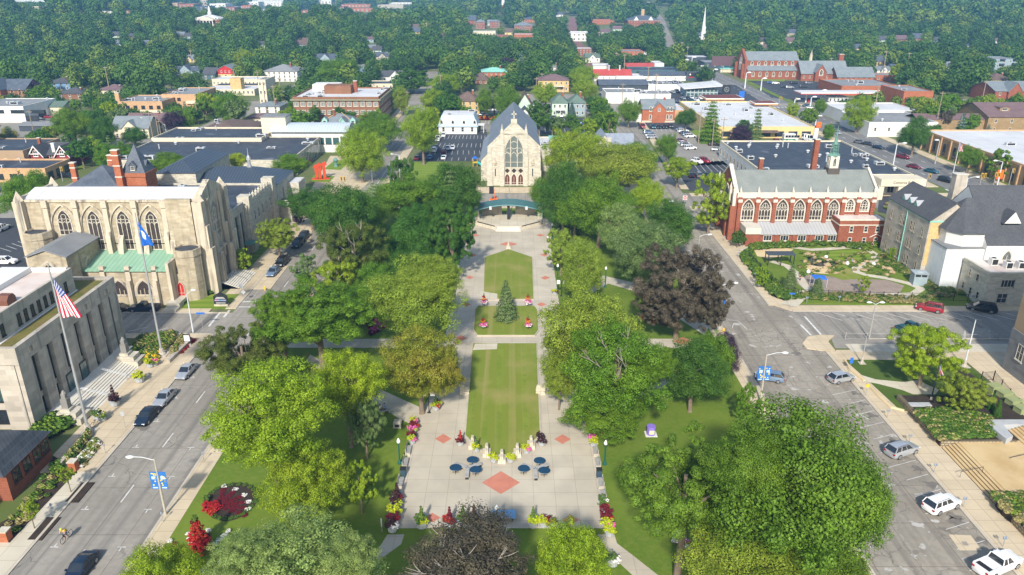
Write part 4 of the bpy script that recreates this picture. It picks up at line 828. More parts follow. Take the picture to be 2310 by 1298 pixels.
# ---------------------------------------------------------------- white church at the right edge
b = Bd('white_church', 'white rendered church|with steep dark shingle roof and arched windows', 'church', 90.5, 132, 134.5, 27, h=18)
WL = -b.w/2
b.house(9.4, PAINTW, SHING, 9.5, 'gable', 'x', 0.0, x0=WL+3.2, y0=6.5, y1=27); 
for x in (9.0, 23.0): 
    q = b.part('dormer', MB().ext([(-1.7,0),(1.7,0),(0,2.4)], 'y', 0, 2.6), PAINTW, (WL+x, 9.2, 13.2)); b.part('dormer_roof', MB().gable(-1.7,1.7,0.1,2.7,0.0,2.35,'y',0.12,0.08), SHING, parent=q)
for x in (7.6, 14.5, 21.5, 28): 
    put('window', gothic(1.9, 3.9, TRIM, GLASSB, 2, 0.15, False, 0.15), b.root, (WL+x, 6.5, 4.6)); put('window', gothic(1.7, 2.9, TRIM, GLASSB, 2, 0.15, False, 0.1), b.root, (WL+x+3.2, 6.5, 0.9))
ap = b.part('apse', MB().prism([(WL+3.2,8),(WL+3.2,20),(WL-1.0,20),(WL-3.0,17.5),(WL-3.0,10.5),(WL-1.0,8)], -0.1, 11.5), PAINTW)
b.part('apse_roof', MB().add([(WL+3.2,7.5,11.5),(WL+3.2,20.5,11.5),(WL-1.3,20.5,11.5),(WL-3.5,17.7,11.5),(WL-3.5,10.3,11.5),(WL-1.3,7.5,11.5),(WL+3.2,14,17.2),(WL+1.6,14,17.2)], [(0,6,7,5),(5,7,4),(4,7,3),(3,7,2),(2,7,6,1),(0,1,2,3,4,5)][:6]+[(0,1,6)]), SHING, parent=ap)
b.part('apse_skirt', MB().box(WL-3.1, WL-3.02, 11.6, 17.4, -0.1, 7.6), BRICKB, parent=ap)
b.chim(WL+4.4, 22.5, 2.4, 1.8, 8, 20.0, STONEG)
sb = b.part('side_hall', MB().box(WL-0.8, WL+13.4, -2.2, 6.4, -0.1, 6.6), STONEC); b.box('side_roof', WL-0.4, WL+13.0, -1.8, 6.3, 6.5, 6.62, WROOFD, parent=sb)
b.part('side_parapet', MB().box(WL-0.9, WL+13.5, -2.3, -1.82, 6.4, 7.1).box(WL-0.9, WL-0.42, -1.82, 6.4, 6.4, 7.1), STONEC, parent=sb)
for x in (3.4, 9.6): put('window', wmesh(2.6, 1.6, STONED, GLASS, 3, 0, 0.14), sb, (WL+x-0.4, -2.2, 4.1))
put('window', wmesh(2.0, 2.0, STONED, GLASS, 1, 1, 0.12), sb, (WL+2.6, -2.2, 0.9)); put('door', gothic(1.8, 2.8, STONED, GLASS, 2, 0.2, False, 0.2), sb, (WL+8.4, -2.2, 0.2))
for y, z in ((-0.2,1.0),(2.2,1.0),(4.8,1.2),(1.0,4.2),(3.6,4.3)): put('window', wmesh(0.8, 1.4, STONED, GLASS, 0, 1, 0.08), sb, (WL-0.8, y, z), -math.pi/2)
for i, (x, y) in enumerate(((3.2,3.6),(4.8,1.6),(7.2,1.6),(9.6,1.6))):
    b.part('air_conditioner', MB().box(-0.65,0.65,-0.65,0.65,0,1.35,0).box(-0.52,0.52,-0.69,-0.65,0.15,1.2,1).box(0.65,0.69,-0.52,0.52,0.15,1.2,1).lathe([(0.45,0),(0.45,0.06)], 8, (0,0,1.35), 1), [PAINTW, DARK], (WL+x, y, 6.62), parent=sb)
# four storey stone annex left of the white church
b = Bd('stone_annex', 'four storey stone annex|with dark roof and three copper dormers', 'annex', 85.2, 94.5, 147.5, 18, h=13)
b.house(12.6, STONEG, SHING, 3.6, 'gable', 'y', 0.2, trim=COPPERT)
b.part('end_wall', MB().box(-b.w/2+0.2, b.w/2-0.05, -0.08, -0.01, 3.0, 12.4), BRICKY)
for z in (1.2, 4.8, 8.6): b.win('W', 6, z, 0.75, 2.1, STONED, GLASS, 0, 1, xs=[2.0, 5.6, 6.8, 10.0, 11.2, 15.6])
for y in (8.2, 10.8, 13.4): b.dormer(-b.w/2+0.9, y, 12.9, 1.5, 0.9, 1.6, COPPERT, plain('lead_grey', (0.35,0.36,0.38)), 0.8, 'W', False)
b.part('downpipe', MB().tube([(-b.w/2-0.08,9.0,12.4),(-b.w/2-0.08,9.0,0)], 0.1, 5), COPPERT)
b.box('link_block', -b.w/2+1.0, b.w/2+3, -6.0, -0.1, -0.1, 8.6, mat('flaking_paint', (0.62,0.66,0.68), (0.72,0.72,0.70), 0.6, 0.9, streak=((0.45,0.42,0.38),0.9,0.58))); b.box('link_roof', -b.w/2+0.9, b.w/2+3.1, -6.1, -0.05, 8.6, 8.8, GROOF)
# corner tower at the right edge of the picture
b = Bd('courthouse_tower', 'tall brown courthouse|on grey stone base at right edge of view', 'courthouse', 78.8, 112, 85.5, 22, keep=0, h=30)
b.box('wall', -b.w/2, b.w/2, 0, 22, 7.2, 26, BROWNB); b.part('base', MB().box(-b.w/2-0.15, b.w/2, -0.15, 22.1, -0.2, 7.2), mat('grey_ashlar', (0.20,0.20,0.205), (0.25,0.25,0.255), 0.4, 0.9, bricks=(1.2,0.6,0.02,0.85)))
for y in (4, 9, 14, 19): put('window', wmesh(1.6, 2.6, TRIM, GLASS, 1, 1, 0.12), b.root, (-b.w/2-0.15, y, 3.0), -math.pi/2)
for y in (4, 9, 14, 19): put('window', wmesh(1.4, 2.4, BROWNB, GLASS, 1, 1, 0.12), b.root, (-b.w/2, y, 12.0), -math.pi/2)
# brick house at the left bottom corner
b = Bd('brick_bungalow', 'red brick house|with patterned slate porch roof at lower left corner', 'house', -75, -59.5, 67.5, 15.0, keep=0, h=5)
b.box('wall', -b.w/2, b.w/2-2.2, 0, 11, -0.1, 4.0, BRICK); b.box('porch', b.w/2-2.2, b.w/2, 11.0-4.5, 15, -0.1, 4.0, BRICK); b.box('porch', -b.w/2, b.w/2-2.2, 11, 15, -0.1, 4.0, BRICK)
b.part('roof', MB().hip(-b.w/2-4, b.w/2, 6.0, 15, 4.0, 1.4, 0.45, top=0.6).hip(-b.w/2-4, b.w/2-2.4, -4, 7, 4.002, 1.5, 0.45, top=0.6), mat('fish_scale_slate', (0.035,0.042,0.05), (0.06,0.068,0.08), 0.4, 0.7, bricks=(0.6,0.5,0.05,1.25)))
for y in (8.2, 10.3, 12.4, 14.1): put('window', wmesh(1.5, 1.9, WOODD, GLASS, 1, 0, 0.1), b.root, (b.w/2, y, 1.6), math.pi/2)
for y in (1.2, 3.2, 5.2): put('window', wmesh(1.5, 1.9, WOODD, GLASS, 1, 0, 0.1), b.root, (b.w/2-2.2, y, 1.6), math.pi/2)
# ---------------------------------------------------------------- the town beyond: houses, shops, offices
DGREEN = mat('dark_green_shingle', (0.10,0.15,0.12), (0.135,0.185,0.15), 0.4, 0.9, fine=(2,0.4,(0.08,0.12,0.10)))
WALLS = dict(w=PAINTW, c=CREAM, b=BRICK, o=BRICKO, n=BRICKB, t=BRICKT, y=BRICKY, k=BRICKK, m=MINT, e=TEALP, u=BLUEP, g=GREYB, h=CHAR, l=TEALM, s=STONEC, r=BROWNB, d=STONEG, R=mat('maroon_clapboard',(0.22,0.03,0.035),(0.26,0.04,0.045),0.4,0.8), Y=mat('yellow_clapboard',(0.62,0.47,0.20),(0.67,0.52,0.25),0.4,0.8))
ROOFS = dict(s=SHING, l=SHINGL, g=SHINGG, b=SHINGB, m=SHINGR, d=DGREEN, a=SLATE, w=WROOF, k=BROOF, y=GROOF, r=REDROOF, t=SEAMS, c=COPPERT, q=WROOFD)
def B_(name, label, cat, px0, px1, pyb, pyt, d, wall, kind, roof, pyr=None, win=(0,0), par=0.5, side='', ridge='x', extra=None, trim=None, group=None, keep=1, ww=1.0, wh=1.5):
    b = Q(name, label, cat, px0, px1, pyb, pyt, d, keep=keep, group=group); h = b.hh; W, RM = WALLS[wall], ROOFS[roof]
    if kind == 'flat': b.flat(h-par, W, RM, par)
    elif kind == 'hip': b.house(h, W, RM, max(0.8, zrow(pyr, b.y+min(b.w,d)/2)-b.z-h), 'hip', trim=trim)
    else: b.house(h, W, RM, max(0.8, zrow(pyr, b.y+(d/2 if ridge == 'x' else 0))-b.z-h), 'gable', ridge, trim=trim)
    n, rows = win
    if n:
        fh = h/rows
        for r in range(rows):
            z = fh*r+fh*0.5-wh/2+0.1
            b.win('S', n, z, ww, wh, TRIM, GLASS, 0, 1, ft=0.13)
            for f in side: b.win(f, max(2, int(n*d/b.w*0.7)), z, ww, wh, TRIM, GLASS, 0, 1, ft=0.13)
    return b
# brown office block with the cornice
b = B_('office_block', 'brown brick office block|with wide cornice and white roof', 'office building', 666, 858, 284, 219, 34, 'n', 'flat', 'w', par=0.6)
b.part('cornice', MB().box(-b.w/2-0.9, b.w/2+0.9, -0.9, 34.9, b.h-0.9, b.h-0.35), plain('cornice_copper', (0.26,0.25,0.16)))
for r in range(4):
    z = b.h-3.4-r*3.5
    b.win('S', 13, z, 2.1, 1.9, TRIM, GLASSB, 2, 1, ft=0.16); b.win('E', 9, z, 1.8, 1.9, TRIM, GLASSB, 1, 1, ft=0.16)
b.part('penthouse', MB().box(-8, 4, 14, 22, b.h, b.h+3.6), BRICKB); b.part('penthouse', MB().box(-b.w/2+3, -b.w/2+15, 24, 33, b.h, b.h+3.0), PAINTW); b.chim(5, 20, 1.6, 1.6, b.h, b.h+5, BRICK); b.units(14, 11)
# teal victorian house
b = B_('victorian_house', 'teal victorian house|with many gables and striped hip roof', 'house', 716, 806, 307, 284, 15, 'e', 'hip', 'l', 256, (7,2), side='E', trim=TRIM)
for x, f in ((-5,0),(2,0),(6.5,0)): b.dormer(x, 1.2, b.h+0.3, 2.2, 1.8, 3, TEALP, SHINGL, 1.2)
b.part('bay', MB().box(1, 5, -1.6, 0, 0, b.h+0.6).ext([(1,b.h+0.59),(5,b.h+0.59),(3,b.h+3.2)], 'y', -1.6, 0), TEALP); b.part('bay_roof', MB().gable(1,5,-1.6,3,b.h+0.6,2.6,'y',0.3), SHINGL); b.chim(-2, 6, 0.8, 0.8, b.h, b.h+5.5, BRICK)
b.part('hip_ridge', MB().tube([(-b.w/2-0.4,-0.4,b.h+0.1),(-b.w/2+7.4,7.5,b.h+4.2)],0.15,4).tube([(b.w/2+0.4,-0.4,b.h+0.1),(b.w/2-7.4,7.5,b.h+4.2)],0.15,4), BRICKT)
# white house with blue mansard
b = B_('mansard_house', 'white office house|with pale blue mansard roof and arched dormers', 'house', 990, 1076, 303, 286, 15, 'w', 'flat', 'y', par=0)
LB = mat('pale_blue_roof', (0.36,0.46,0.55), (0.42,0.52,0.60), 0.3, 0.6)
b.part('mansard', MB().hip(-b.w/2, b.w/2, 0, 15, b.h+0.03, 4.4, 0.5, top=0.78), LB); b.box('roof_deck', -b.w/2+1.6, b.w/2-1.6, 1.6, 13.4, b.h+4.44, b.h+4.5, WROOF)
for x in (-6.6, -2, 2.6, 7.0): 
    q = b.part('dormer', MB().ext([(q2[0],q2[1]) for q2 in archpts(1.7,2.4)], 'y', 0, 1.8), PAINTW, (x, 0.0, b.h+0.6)); put('window', gothic(1.2, 1.9, TRIM, GLASS, 1, 0.15, False), q, (0,-0.02,0.2))
b.win('S', 4, 1.0, 1.1, 1.9, TRIM, GLASS, 0, 1); b.units(3, 4, z=b.h+4.5); b.box('porch_canopy', b.w/2, b.w/2+3.0, 2, 6, 3.2, 3.5, PAINTW)
for y in (2.2, 5.8): b.part('porch_column', MB().lathe([(0.15,0),(0.15,3.2)], 6, (b.w/2+2.7,y,0)), PAINTW)
# museum behind the theatre
m = Bd('art_museum', 'low art museum|with black flat roofs and glass walls', 'museum', -128, -70, 236, 40, keep=0, h=6)
m.flat(5.6, STONEC, BROOF, 0.4); m.units(12, 21, big=1.3)
m.part('glazing', MB().box(0, 0.05, 1, 39, 0.2, 4.9), GLASSG, (m.w/2,0,0)); q = MB()
for i in range(20): q.box(0.06, 0.14, 1+i*2, 1.12+i*2, 0.2, 4.9)
m.part('mullions', q, PAINTW, (m.w/2,0,0))
m.part('mural', MB().box(0.15, 0.2, 6, 24, 0.6, 1.5), plain('mural_paint', (0.40,0.10,0.09)), (m.w/2,0,0))
b = Bd('museum_lobby', 'museum lobby|with curved pale metal roof and long ribbon window', 'museum', -88, -60.5, 277, 12, keep=1, h=9)
b.box('wall', -b.w/2, b.w/2, 0, 12, -0.1, 7.6, PAINTW); b.part('roof', MB().ext([(-1.2+13.6*i/10, 7.6+2.3*math.sin(math.pi*i/10)) for i in range(11)], 'x', -b.w/2-0.5, b.w/2+0.8), mat('pale_metal_roof', (0.52,0.58,0.63), (0.58,0.64,0.69), 0.2, 0.4, metal=0.2, seams=('X',0.3,(0.42,0.48,0.54))))
b.win('S', 10, 3.0, 2.2, 2.4, DARK, GLASSG, 0, 0, ft=0.1, x0=0); b.win('E', 5, 0.6, 2.0, 6.2, DARK, GLASSG, 0, 2, ft=0.1); b.box('tower', -b.w/2-4, -b.w/2+5, 2, 9, 0, 12.4, CREAM); b.box('tower_roof', -b.w/2-4.2, -b.w/2+5.2, 1.8, 9.2, 12.4, 12.7, GROOF)
b = Bd('museum_wing', 'museum wing|with teal clerestory strip and black roof', 'museum', -128, -89, 268, 22, keep=0, h=7)
b.flat(6.4, CREAM, BROOF, 0.6); b.win('S', 6, 3.6, 4.6, 1.6, PAINTW, GLASSG, 3, 0, ft=0.12); b.units(4, 8, big=1.4)
b = B_('storage_block', 'brown garage block|with hipped roof and row of garage doors', 'garage', 436, 552, 326, 303, 28, 'r', 'hip', 'b', 276, par=0.4); b.units(2, 3, z=b.h+1)
for i in range(7): b.win('E', 1, 0.1, 2.6, 2.6, TRIM, CREAM, 0, 2, xs=[2.5+i*3.6], sill=False)
b = B_('parish_house', 'low brown roofed hall|behind the storage garages', 'hall', 553, 630, 283, 268, 14, 'c', 'hip', 'm', 255, (4,1))
# apartments and offices on the left
b = B_('apartment_block', 'tan brick apartment block|with cream bands and white framed windows', 'apartment building', 268, 372, 273, 229, 22, 't', 'flat', 'y', par=0.4)
for r in range(3): 
    b.win('S', 6, b.h-3.0-r*3.3, 1.7, 1.5, DARK, GLASS, 1, 0, ft=0.12); b.box('band', -b.w/2+3, b.w/2-0.5, -0.06, -0.005, b.h-4.9-r*3.3, b.h-3.4-r*3.3, CREAM)
b.chim(-b.w/2+1.2, 0.8, 1.8, 1.5, b.h-6, b.h+4, BRICKT); b.units(6, 9, big=1.2)
b = B_('apartment_block', 'taller tan apartment wing|with stacked corner balconies', 'apartment building', 372, 448, 262, 213, 26, 't', 'flat', 'y', par=0.4)
for r in range(4): b.box('balcony', b.w/2-4.5, b.w/2+0.6, -0.9, 4, b.h-3.9-r*3.2, b.h-2.6-r*3.2, CREAM); b.win('S', 3, b.h-2.6-r*3.2, 1.6, 1.4, DARK, GLASS, 1, 0, m0=3, m1=8, ft=0.12); b.win('E', 4, b.h-2.6-r*3.2, 2.2, 1.3, DARK, GLASS, 1, 0, ft=0.12)
b.units(5, 19, big=1.2)
b = B_('parking_garage', 'white block with open parking bay|at the left edge', 'garage', -60, 60, 277, 240, 26, 'w', 'flat', 'y', par=0.3); b.units(3, 2, big=1.5)
for x in (4, 13, 22): b.win('S', 1, 4.2, 6, 1.4, DARK, GLASS, 4, 0, xs=[x+8])
b.win('S', 2, 0, 5.5, 3.0, DARK, BROOF, 0, 0, xs=[9, 27], sill=False); b.win('E', 1, 0, 6, 3.4, DARK, BROOF, 0, 0, sill=False)
b = B_('carport', 'long dark carport shed|beside the white garage', 'shed', 45, 118, 297, 284, 9, 'h', 'gable', 'y', 278)
b = B_('brick_chapel', 'brown brick church|with slate roof at the left edge', 'church', -30, 62, 231, 203, 17, 'n', 'gable', 'a', 179)
for x in (6, 10, 14, 18, 22): put('window', gothic(1.8, 4.2, BRICKT, STAIN, 2, 0.2, False, 0.15), b.root, (x-6, 0, 2.5))
b.part('gable_front', MB().box(-9, 1, -5, 0, 0, b.h+0.5).ext([(-9,b.h+0.49),(1,b.h+0.49),(-4,b.h+5.2)], 'y', -5, 0), BRICKO); put('window', gothic(5, 6, TRIM, STAIN, 4, 0.3, True), b.root, (-4,-5,3.4)); b.part('gable_roof', MB().gable(-9,1,-5,8,b.h+0.5,4.8,'y',0.3), SLATE)
b = B_('dental_office', 'flat brown brick office|with dark glass at the left edge', 'office building', -80, 62, 386, 340, 22, 'r', 'flat', 'k', par=0.4, win=(5,1)); b.units(3, 5)
b = B_('dental_office', 'low brick clinic|with black roof and deep dark windows', 'office building', -70, 108, 412, 380, 14, 't', 'flat', 'k', par=0.5); b.win('S', 4, 1.0, 4.2, 1.7, DARK, GLASS, 3, 0); b.win('E', 3, 0.8, 3.0, 2.2, DARK, GLASS, 2, 0); b.units(3, 7)
b = B_('red_victorian_house', 'maroon victorian house|with white gable trusses and dark roof', 'house', 96, 160, 378, 349, 15, 'R', 'gable', 's', 322, (4,2))
for x in (-4.6, 4.2): 
    b.part('gable_bay', MB().box(x-2.2, x+2.2, -2.4, 0, 0, b.h).ext([(x-2.2,b.h-0.01),(x+2.2,b.h-0.01),(x,b.h+3.2)], 'y', -2.4, 0), WALLS['R']); b.part('gable_roof', MB().gable(x-2.2,x+2.2,-2.4,4,b.h,3.2,'y',0.5), SHING)
    b.part('gable_truss', MB().ext([(x-2.7,b.h-0.7),(x,b.h+3.0),(x+2.7,b.h-0.7),(x+2.7,b.h-0.2),(x,b.h+3.6),(x-2.7,b.h-0.2)], 'y', -3.0, -2.9).box(x-1.5, x+1.5, -3.0, -2.9, b.h+0.6, b.h+0.9), PAINTW)
    for z in (1.0, 4.2): put('window', wmesh(1.6, 2.0, PAINTW, GLASS, 1, 1, 0.16), b.root, (x, -2.4, z))
b.chim(-0.5, 1.5, 1.0, 0.8, 2, b.h+3.4, PAINTW, PAINTW); b.chim(-7, 5, 0.9, 0.8, 2, b.h+4.6, BRICK)
HS = [
 ('house','tan clapboard house|with front gable and grey roof','house',256,338,312,289,11,'c','gable','l',263,(4,2)),
 ('house','maroon roofed house|with white two storey porch','house',286,376,300,277,12,'w','gable','m',256,(4,2)),
 ('house','blue clapboard house|with white trim and grey hip roof','house',106,160,203,188,13,'u','hip','s',175,(4,2)),
 ('house','brown brick hip roofed house|beside tall pole','house',128,190,224,212,14,'n','hip','s',197,(3,2)),
 ('house','mauve roofed bungalow|under the trees','house',218,278,212,204,14,'c','hip','m',190,(3,1)),
 ('shed','small tan shed|with green roof','shed',112,146,262,241,10,'c','gable','d',229,(2,1)),
 ('house','teal cottage|with steep roof beside red barn','house',458,486,180,168,13,'l','gable','s',153,(2,2)),
 ('house','grey roofed long house|among dense trees','house',386,450,168,160,14,'g','gable','a',150,(3,1)),
 ('house','small yellow gabled house|high on the left','house',412,442,142,134,12,'Y','gable','l',124,(2,1)),
 ('house','large white mansion|with grey hip roofs','house',592,672,186,162,22,'w','hip','y',145,(7,3)),
 ('house','white hip roofed house|left of office block','house',577,632,256,241,13,'w','hip','l',229,(3,2)),
 ('house','grey slate house|with twin gables in the trees','house',706,762,142,133,16,'g','gable','a',122,(3,1)),
 ('house','blue grey roofed house|with chimney in the trees','house',844,882,138,128,14,'d','gable','a',118,(2,1)),
 ('house','tudor house|with dark roof and white gables','house',860,925,186,173,13,'w','gable','s',160,(4,1)),
 ('shop','low cream shop|with black roof behind office block','shop',828,890,204,189,16,'c','flat','k',None,(4,1)),
 ('house','blue gabled cottage|with white trim','house',796,828,166,156,12,'u','gable','l',147,(2,1)),
 ('house','brown roofed house|with tall stone chimney','house',1066,1102,192,181,12,'n','hip','b',163,(3,1)),
 ('house','red italianate house|with teal roofs and cupola','house',1082,1146,178,163,16,'o','hip','c',152,(6,2)),
 ('house','yellow brick house|with brown hip roof and dormer','house',1026,1082,259,229,13,'y','hip','b',206,(4,3)),
 ('house','mint green gabled house|with brown roof','house',1166,1201,272,241,14,'m','gable','b',213,(3,3),'y'),
 ('garage','white gabled garage|behind the gothic church','garage',1168,1199,286,262,9,'w','gable','s',246,(2,1),'y'),
 ('house','pale green house|with hipped green roof and porch','house',1245,1280,263,233,12,'m','hip','d',213,(3,2)),
 ('house','blue grey house|with green roof and front gable','house',1284,1320,263,233,12,'g','hip','d',214,(3,2)),
 ('apartment_house','yellow brick apartment house|with brown hip roof and balconies','apartment building',1214,1283,208,182,15,'y','hip','m',167,(6,2)),
 ('house','tiny white cottage|with hedge among trees','house',1242,1260,161,152,9,'w','hip','g',145,(2,1)),
 ('house','red brick house|with large grey roof and white windows','house',1448,1521,277,246,12,'o','gable','l',224,(0,0)),
 ('house','white house with green gabled roof|at the forest edge','house',1320,1353,142,130,12,'w','gable','d',121,(3,1)),
 ('house','pale yellow house|with brown hip roof on right','house',2232,2282,198,181,14,'Y','hip','b',165,(3,2)),
 ('house','grey gabled house|behind brick hall','house',1978,2010,166,158,12,'w','gable','l',150,(2,1)),
 ('house','small yellow gable house|right of the chapel','house',1976,1998,150,139,10,'Y','gable','a',126,(2,1)),
 ('house','mauve roofed old house|on the wooded right hill','house',2018,2050,94,89,16,'n','gable','m',80,(3,1)),
 ('house','white cottage with grey roof|among right trees','house',2130,2152,160,150,10,'w','gable','l',140,(2,1)),
 ('house','pale cottage with blue roof|right of the chimney','house',2012,2040,160,153,10,'w','gable','a',145,(2,1)),
 ('house','white cottage|beside the white steeple','house',1623,1632,93,86,10,'c','hip','l',82,(1,1)),
 ('house','dark roofed cottage|deep in right woods','house',2178,2196,110,103,12,'d','gable','a',99,(1,1)),
]
for t in HS:
    t = list(t); rg = 'x'
    if len(t) > 13: rg = t.pop()
    nm, lb, ct, a, c, pb_, pt_, d, wl_, kd, rf, pr, wn = t
    b = B_(nm, lb, ct, a, c, pb_, pt_, d, wl_, kd, rf, pr, wn, ridge=rg, group='houses across the town' if nm == 'house' else None)
    if nm == 'house' and kd == 'gable' and rg == 'x' and b.w > 9 and pb_ > 130:
        w = b.w*0.2; g = b.h*0.55
        b.part('cross_gable', MB().box(-w, w, -0.6, 3, 0, b.h-0.02).ext([(-w,b.h-0.03),(w,b.h-0.03),(0,b.h+w*0.95)], 'y', -0.6, 3), WALLS[wl_]); b.part('gable_roof', MB().gable(-w, w, -0.6, d/2, b.h, w*0.95, 'y', 0.3), ROOFS[rf])
        put('window', wmesh(1.1, 1.4, PAINTW, GLASS, 1, 1, 0.12), b.root, (0, -0.6, b.h-0.9))
    if nm == 'house' and pb_ > 120: b.chim(b.w*0.22, d*0.45, 0.8, 0.8, b.h, b.h+b.hh*0.55+1, BRICK)
    if 'porch' in lb or 'balcon' in lb:
        b.box('porch_roof', -b.w*0.3, b.w*0.35, -2.4, -0.02, b.h*0.5, b.h*0.5+0.25, PAINTW)
        for x in (-0.28, 0.02, 0.33): b.part('porch_post', MB().box(b.w*x-0.12, b.w*x+0.12, -2.3, -2.06, 0, b.h*0.5), PAINTW)
    if 'large grey roof' in lb:
        for z in (1.5, 5.0): b.win('S', 4, z, 1.2, 2.0, TRIM, GLASS, 0, 1, xs=[3.6, 4.9, 11.3, 12.9], ft=0.22)
        b.box('foundation', -b.w/2-0.05, b.w/2+0.05, -0.08, -0.005, 0, 0.9, STONEC); b.box('side_porch', -b.w/2-2.2, -b.w/2-0.02, 2, 8, 0, 3.6, PAINTW)
b = Q('barn_house', 'red gambrel barn house|with yellow base and grey roof', 'house', 490, 531, 178, 168, 16); gp = [(-b.w/2,b.hh),(-b.w/2*0.72,b.hh+3.4),(0,b.hh+5.6),(b.w/2*0.72,b.hh+3.4),(b.w/2,b.hh)]
b.box('wall', -b.w/2, b.w/2, 0, 16, 0, b.hh, WALLS['Y']); b.part('gambrel', MB().ext(gp, 'y', 0.0, 15.9), REDP); b.part('roof', MB().ext([(x*1.06,z+0.25) for x,z in gp]+[(x,z) for x,z in gp[::-1]], 'y', -0.4, 16.2), SHINGL); b.win('S', 3, b.hh+1.0, 0.9, 1.5, PAINTW, GLASS, 0, 1, m0=3.4); b.win('S', 3, 0.9, 1.2, 1.6, PAINTW, GLASS, 0, 1)
hr_ = random.Random(23)
for i in range(30):     # small houses half hidden in the woods
    px, py = hr_.choice([(hr_.uniform(20,420), hr_.uniform(84,128)), (hr_.uniform(560,1040), hr_.uniform(88,122)), (hr_.uniform(1660,2290), hr_.uniform(82,124)), (hr_.uniform(880,1400), hr_.uniform(58,86))]); w_, rf_ = hr_.choice('wcgdYnm'), hr_.choice('slabm')
    b = B_('house', 'x|', 'house', px, px+hr_.uniform(18,28), py, py-hr_.uniform(6,9), 11, w_, 'gable', rf_, py-hr_.uniform(13,17), (2,1), group='houses half hidden in the woods'); LAND.pop(); auto(b.root, dict(w='white',c='cream',g='blue grey',d='grey stone',Y='yellow',n='brown',m='mint green')[w_]+' cottage in the woods')
# long cream buildings above the hillside lot
b = B_('school_hall', 'long cream school hall|with row of small windows', 'hall', 480, 604, 197, 179, 16, 'c', 'flat', 'w', None, (14,1), par=0.4, wh=1.0)
b = B_('market_hall', 'white roofed low hall|with tan brick clock tower', 'hall', 460, 575, 216, 202, 18, 'c', 'flat', 'w', None, (12,1), par=0.3); b.box('tower', b.w*0.02, b.w*0.02+6, 2, 8, 0, b.h+6, BRICKY)
b = B_('black_roof_hall', 'black roofed sheds|behind the white hall', 'shed', 478, 580, 206, 196, 16, 'h', 'flat', 'k', par=0.3)
b = B_('shop_row', 'beige row of shops|left of office block', 'shop', 588, 605, 238, 180, 14, 'c', 'flat', 'y', None, (2,3), par=0.3)
# car dealership and shops along the avenue
b = B_('repair_shop', 'red metal roof workshop|with white walls, nearer of two', 'workshop', 1340, 1424, 184, 170, 14, 'w', 'gable', 'r', 157, (6,1), wh=0.8)
for x in (-2, 5): b.part('roof_stack', MB().lathe([(0.5,0),(0.5,3.0),(0.7,3.1),(0.7,3.6)], 8, (x, 6, b.h+2.0)), UNITM)
b = B_('repair_shop', 'red metal roof shop|with white walls, farther of two', 'workshop', 1409, 1475, 161, 152, 16, 'w', 'gable', 'r', 143, (0,0))
b = B_('store', 'white flat roofed store|right of the far red roof', 'shop', 1476, 1497, 161, 143, 18, 'w', 'flat', 'w', par=0.3)
b = B_('shed', 'small white shed|behind the red roof workshop', 'shed', 1338, 1372, 157, 148, 10, 'w', 'gable', 'w', 144)
b = B_('store', 'long teal grey store|with dark flat roof', 'shop', 1420, 1534, 171, 158, 22, 'l', 'flat', 'k', par=0.6)
b = B_('showroom', 'long white showroom|with slate roof and black end block', 'car showroom', 1446, 1578, 184, 171, 20, 'w', 'gable', 'a', 162, (6,1), wh=0.8)
b.box('sign_block', b.w/2-9, b.w/2+1.5, -1, 3, 0, b.h+2.4, CHAR); q = b.box('sign_panel', b.w/2-7.6, b.w/2-2.8, -1.1, -1.0, b.h-0.6, b.h+1.9, DARK); b.box('sign_panel', b.w/2-2.4, b.w/2+1.3, -1.1, -1.0, b.h-0.6, b.h+1.9, DARK)
o = b.part('emblem', MB().lathe([(0.55,0),(0.55,0.05)], 12), PAINTW, (b.w/2-6.6, -1.12, b.h+0.8)); o.rotation_euler = (math.pi/2,0,0); b.box('red_strip', b.w/2-7.6, b.w/2-4.4, -1.14, -1.1, b.h-1.1, b.h-0.65, REDP)
text3(b.root, 'CARS', 1.0, PAINTW, (b.w/2-4.4, -1.14, b.h+0.8), (math.pi/2,0,0)) if False else None
b = B_('showroom', 'white box workshop|between red roof and charcoal shed', 'workshop', 1390, 1450, 186, 172, 14, 'w', 'flat', 'w', par=0.3)
b = B_('showroom', 'charcoal workshop|with blue slate roof', 'workshop', 1352, 1460, 206, 192, 16, 'h', 'gable', 'a', 180, (0,0)); b.win('S', 5, 0.2, 3.0, 2.8, DARK, CHAR, 0, 3, sill=False)
b = B_('showroom', 'white flat workshop|with black and white roof units', 'workshop', 1462, 1546, 206, 190, 20, 'w', 'flat', 'k', par=0.5); b.units(10, 31, big=1.4)
b = B_('showroom', 'glass fronted showroom|with slanted white roof', 'car showroom', 1548, 1618, 220, 203, 17, 'g', 'flat', 'k', par=0.0)
b.part('roof_canopy', MB().add([(-b.w/2-2,-1.5,b.h+0.4),(b.w/2+2.5,-3.0,b.h+2.2),(b.w/2+2.5,17,b.h+2.6),(-b.w/2-2,17,b.h+0.8),(-b.w/2-2,-1.5,b.h+0.8),(b.w/2+2.5,-3.0,b.h+2.6),(b.w/2+2.5,17,b.h+3.0),(-b.w/2-2,17,b.h+1.2)], [(0,3,2,1),(4,5,6,7),(0,1,5,4),(1,2,6,5),(2,3,7,6),(3,0,4,7)]), WROOF); b.win('S', 8, 0.2, 2.0, 2.2, PAINTW, GLASSG, 0, 0, ft=0.1, sill=False); b.win('S', 8, 2.8, 2.0, 1.8, PAINTW, GLASSG, 0, 0, ft=0.1, sill=False)
b = B_('garage_shop', 'low white garage|with four vans in front', 'workshop', 1366, 1440, 234, 209, 18, 'w', 'flat', 'y', par=0.4); b.units(3, 6)
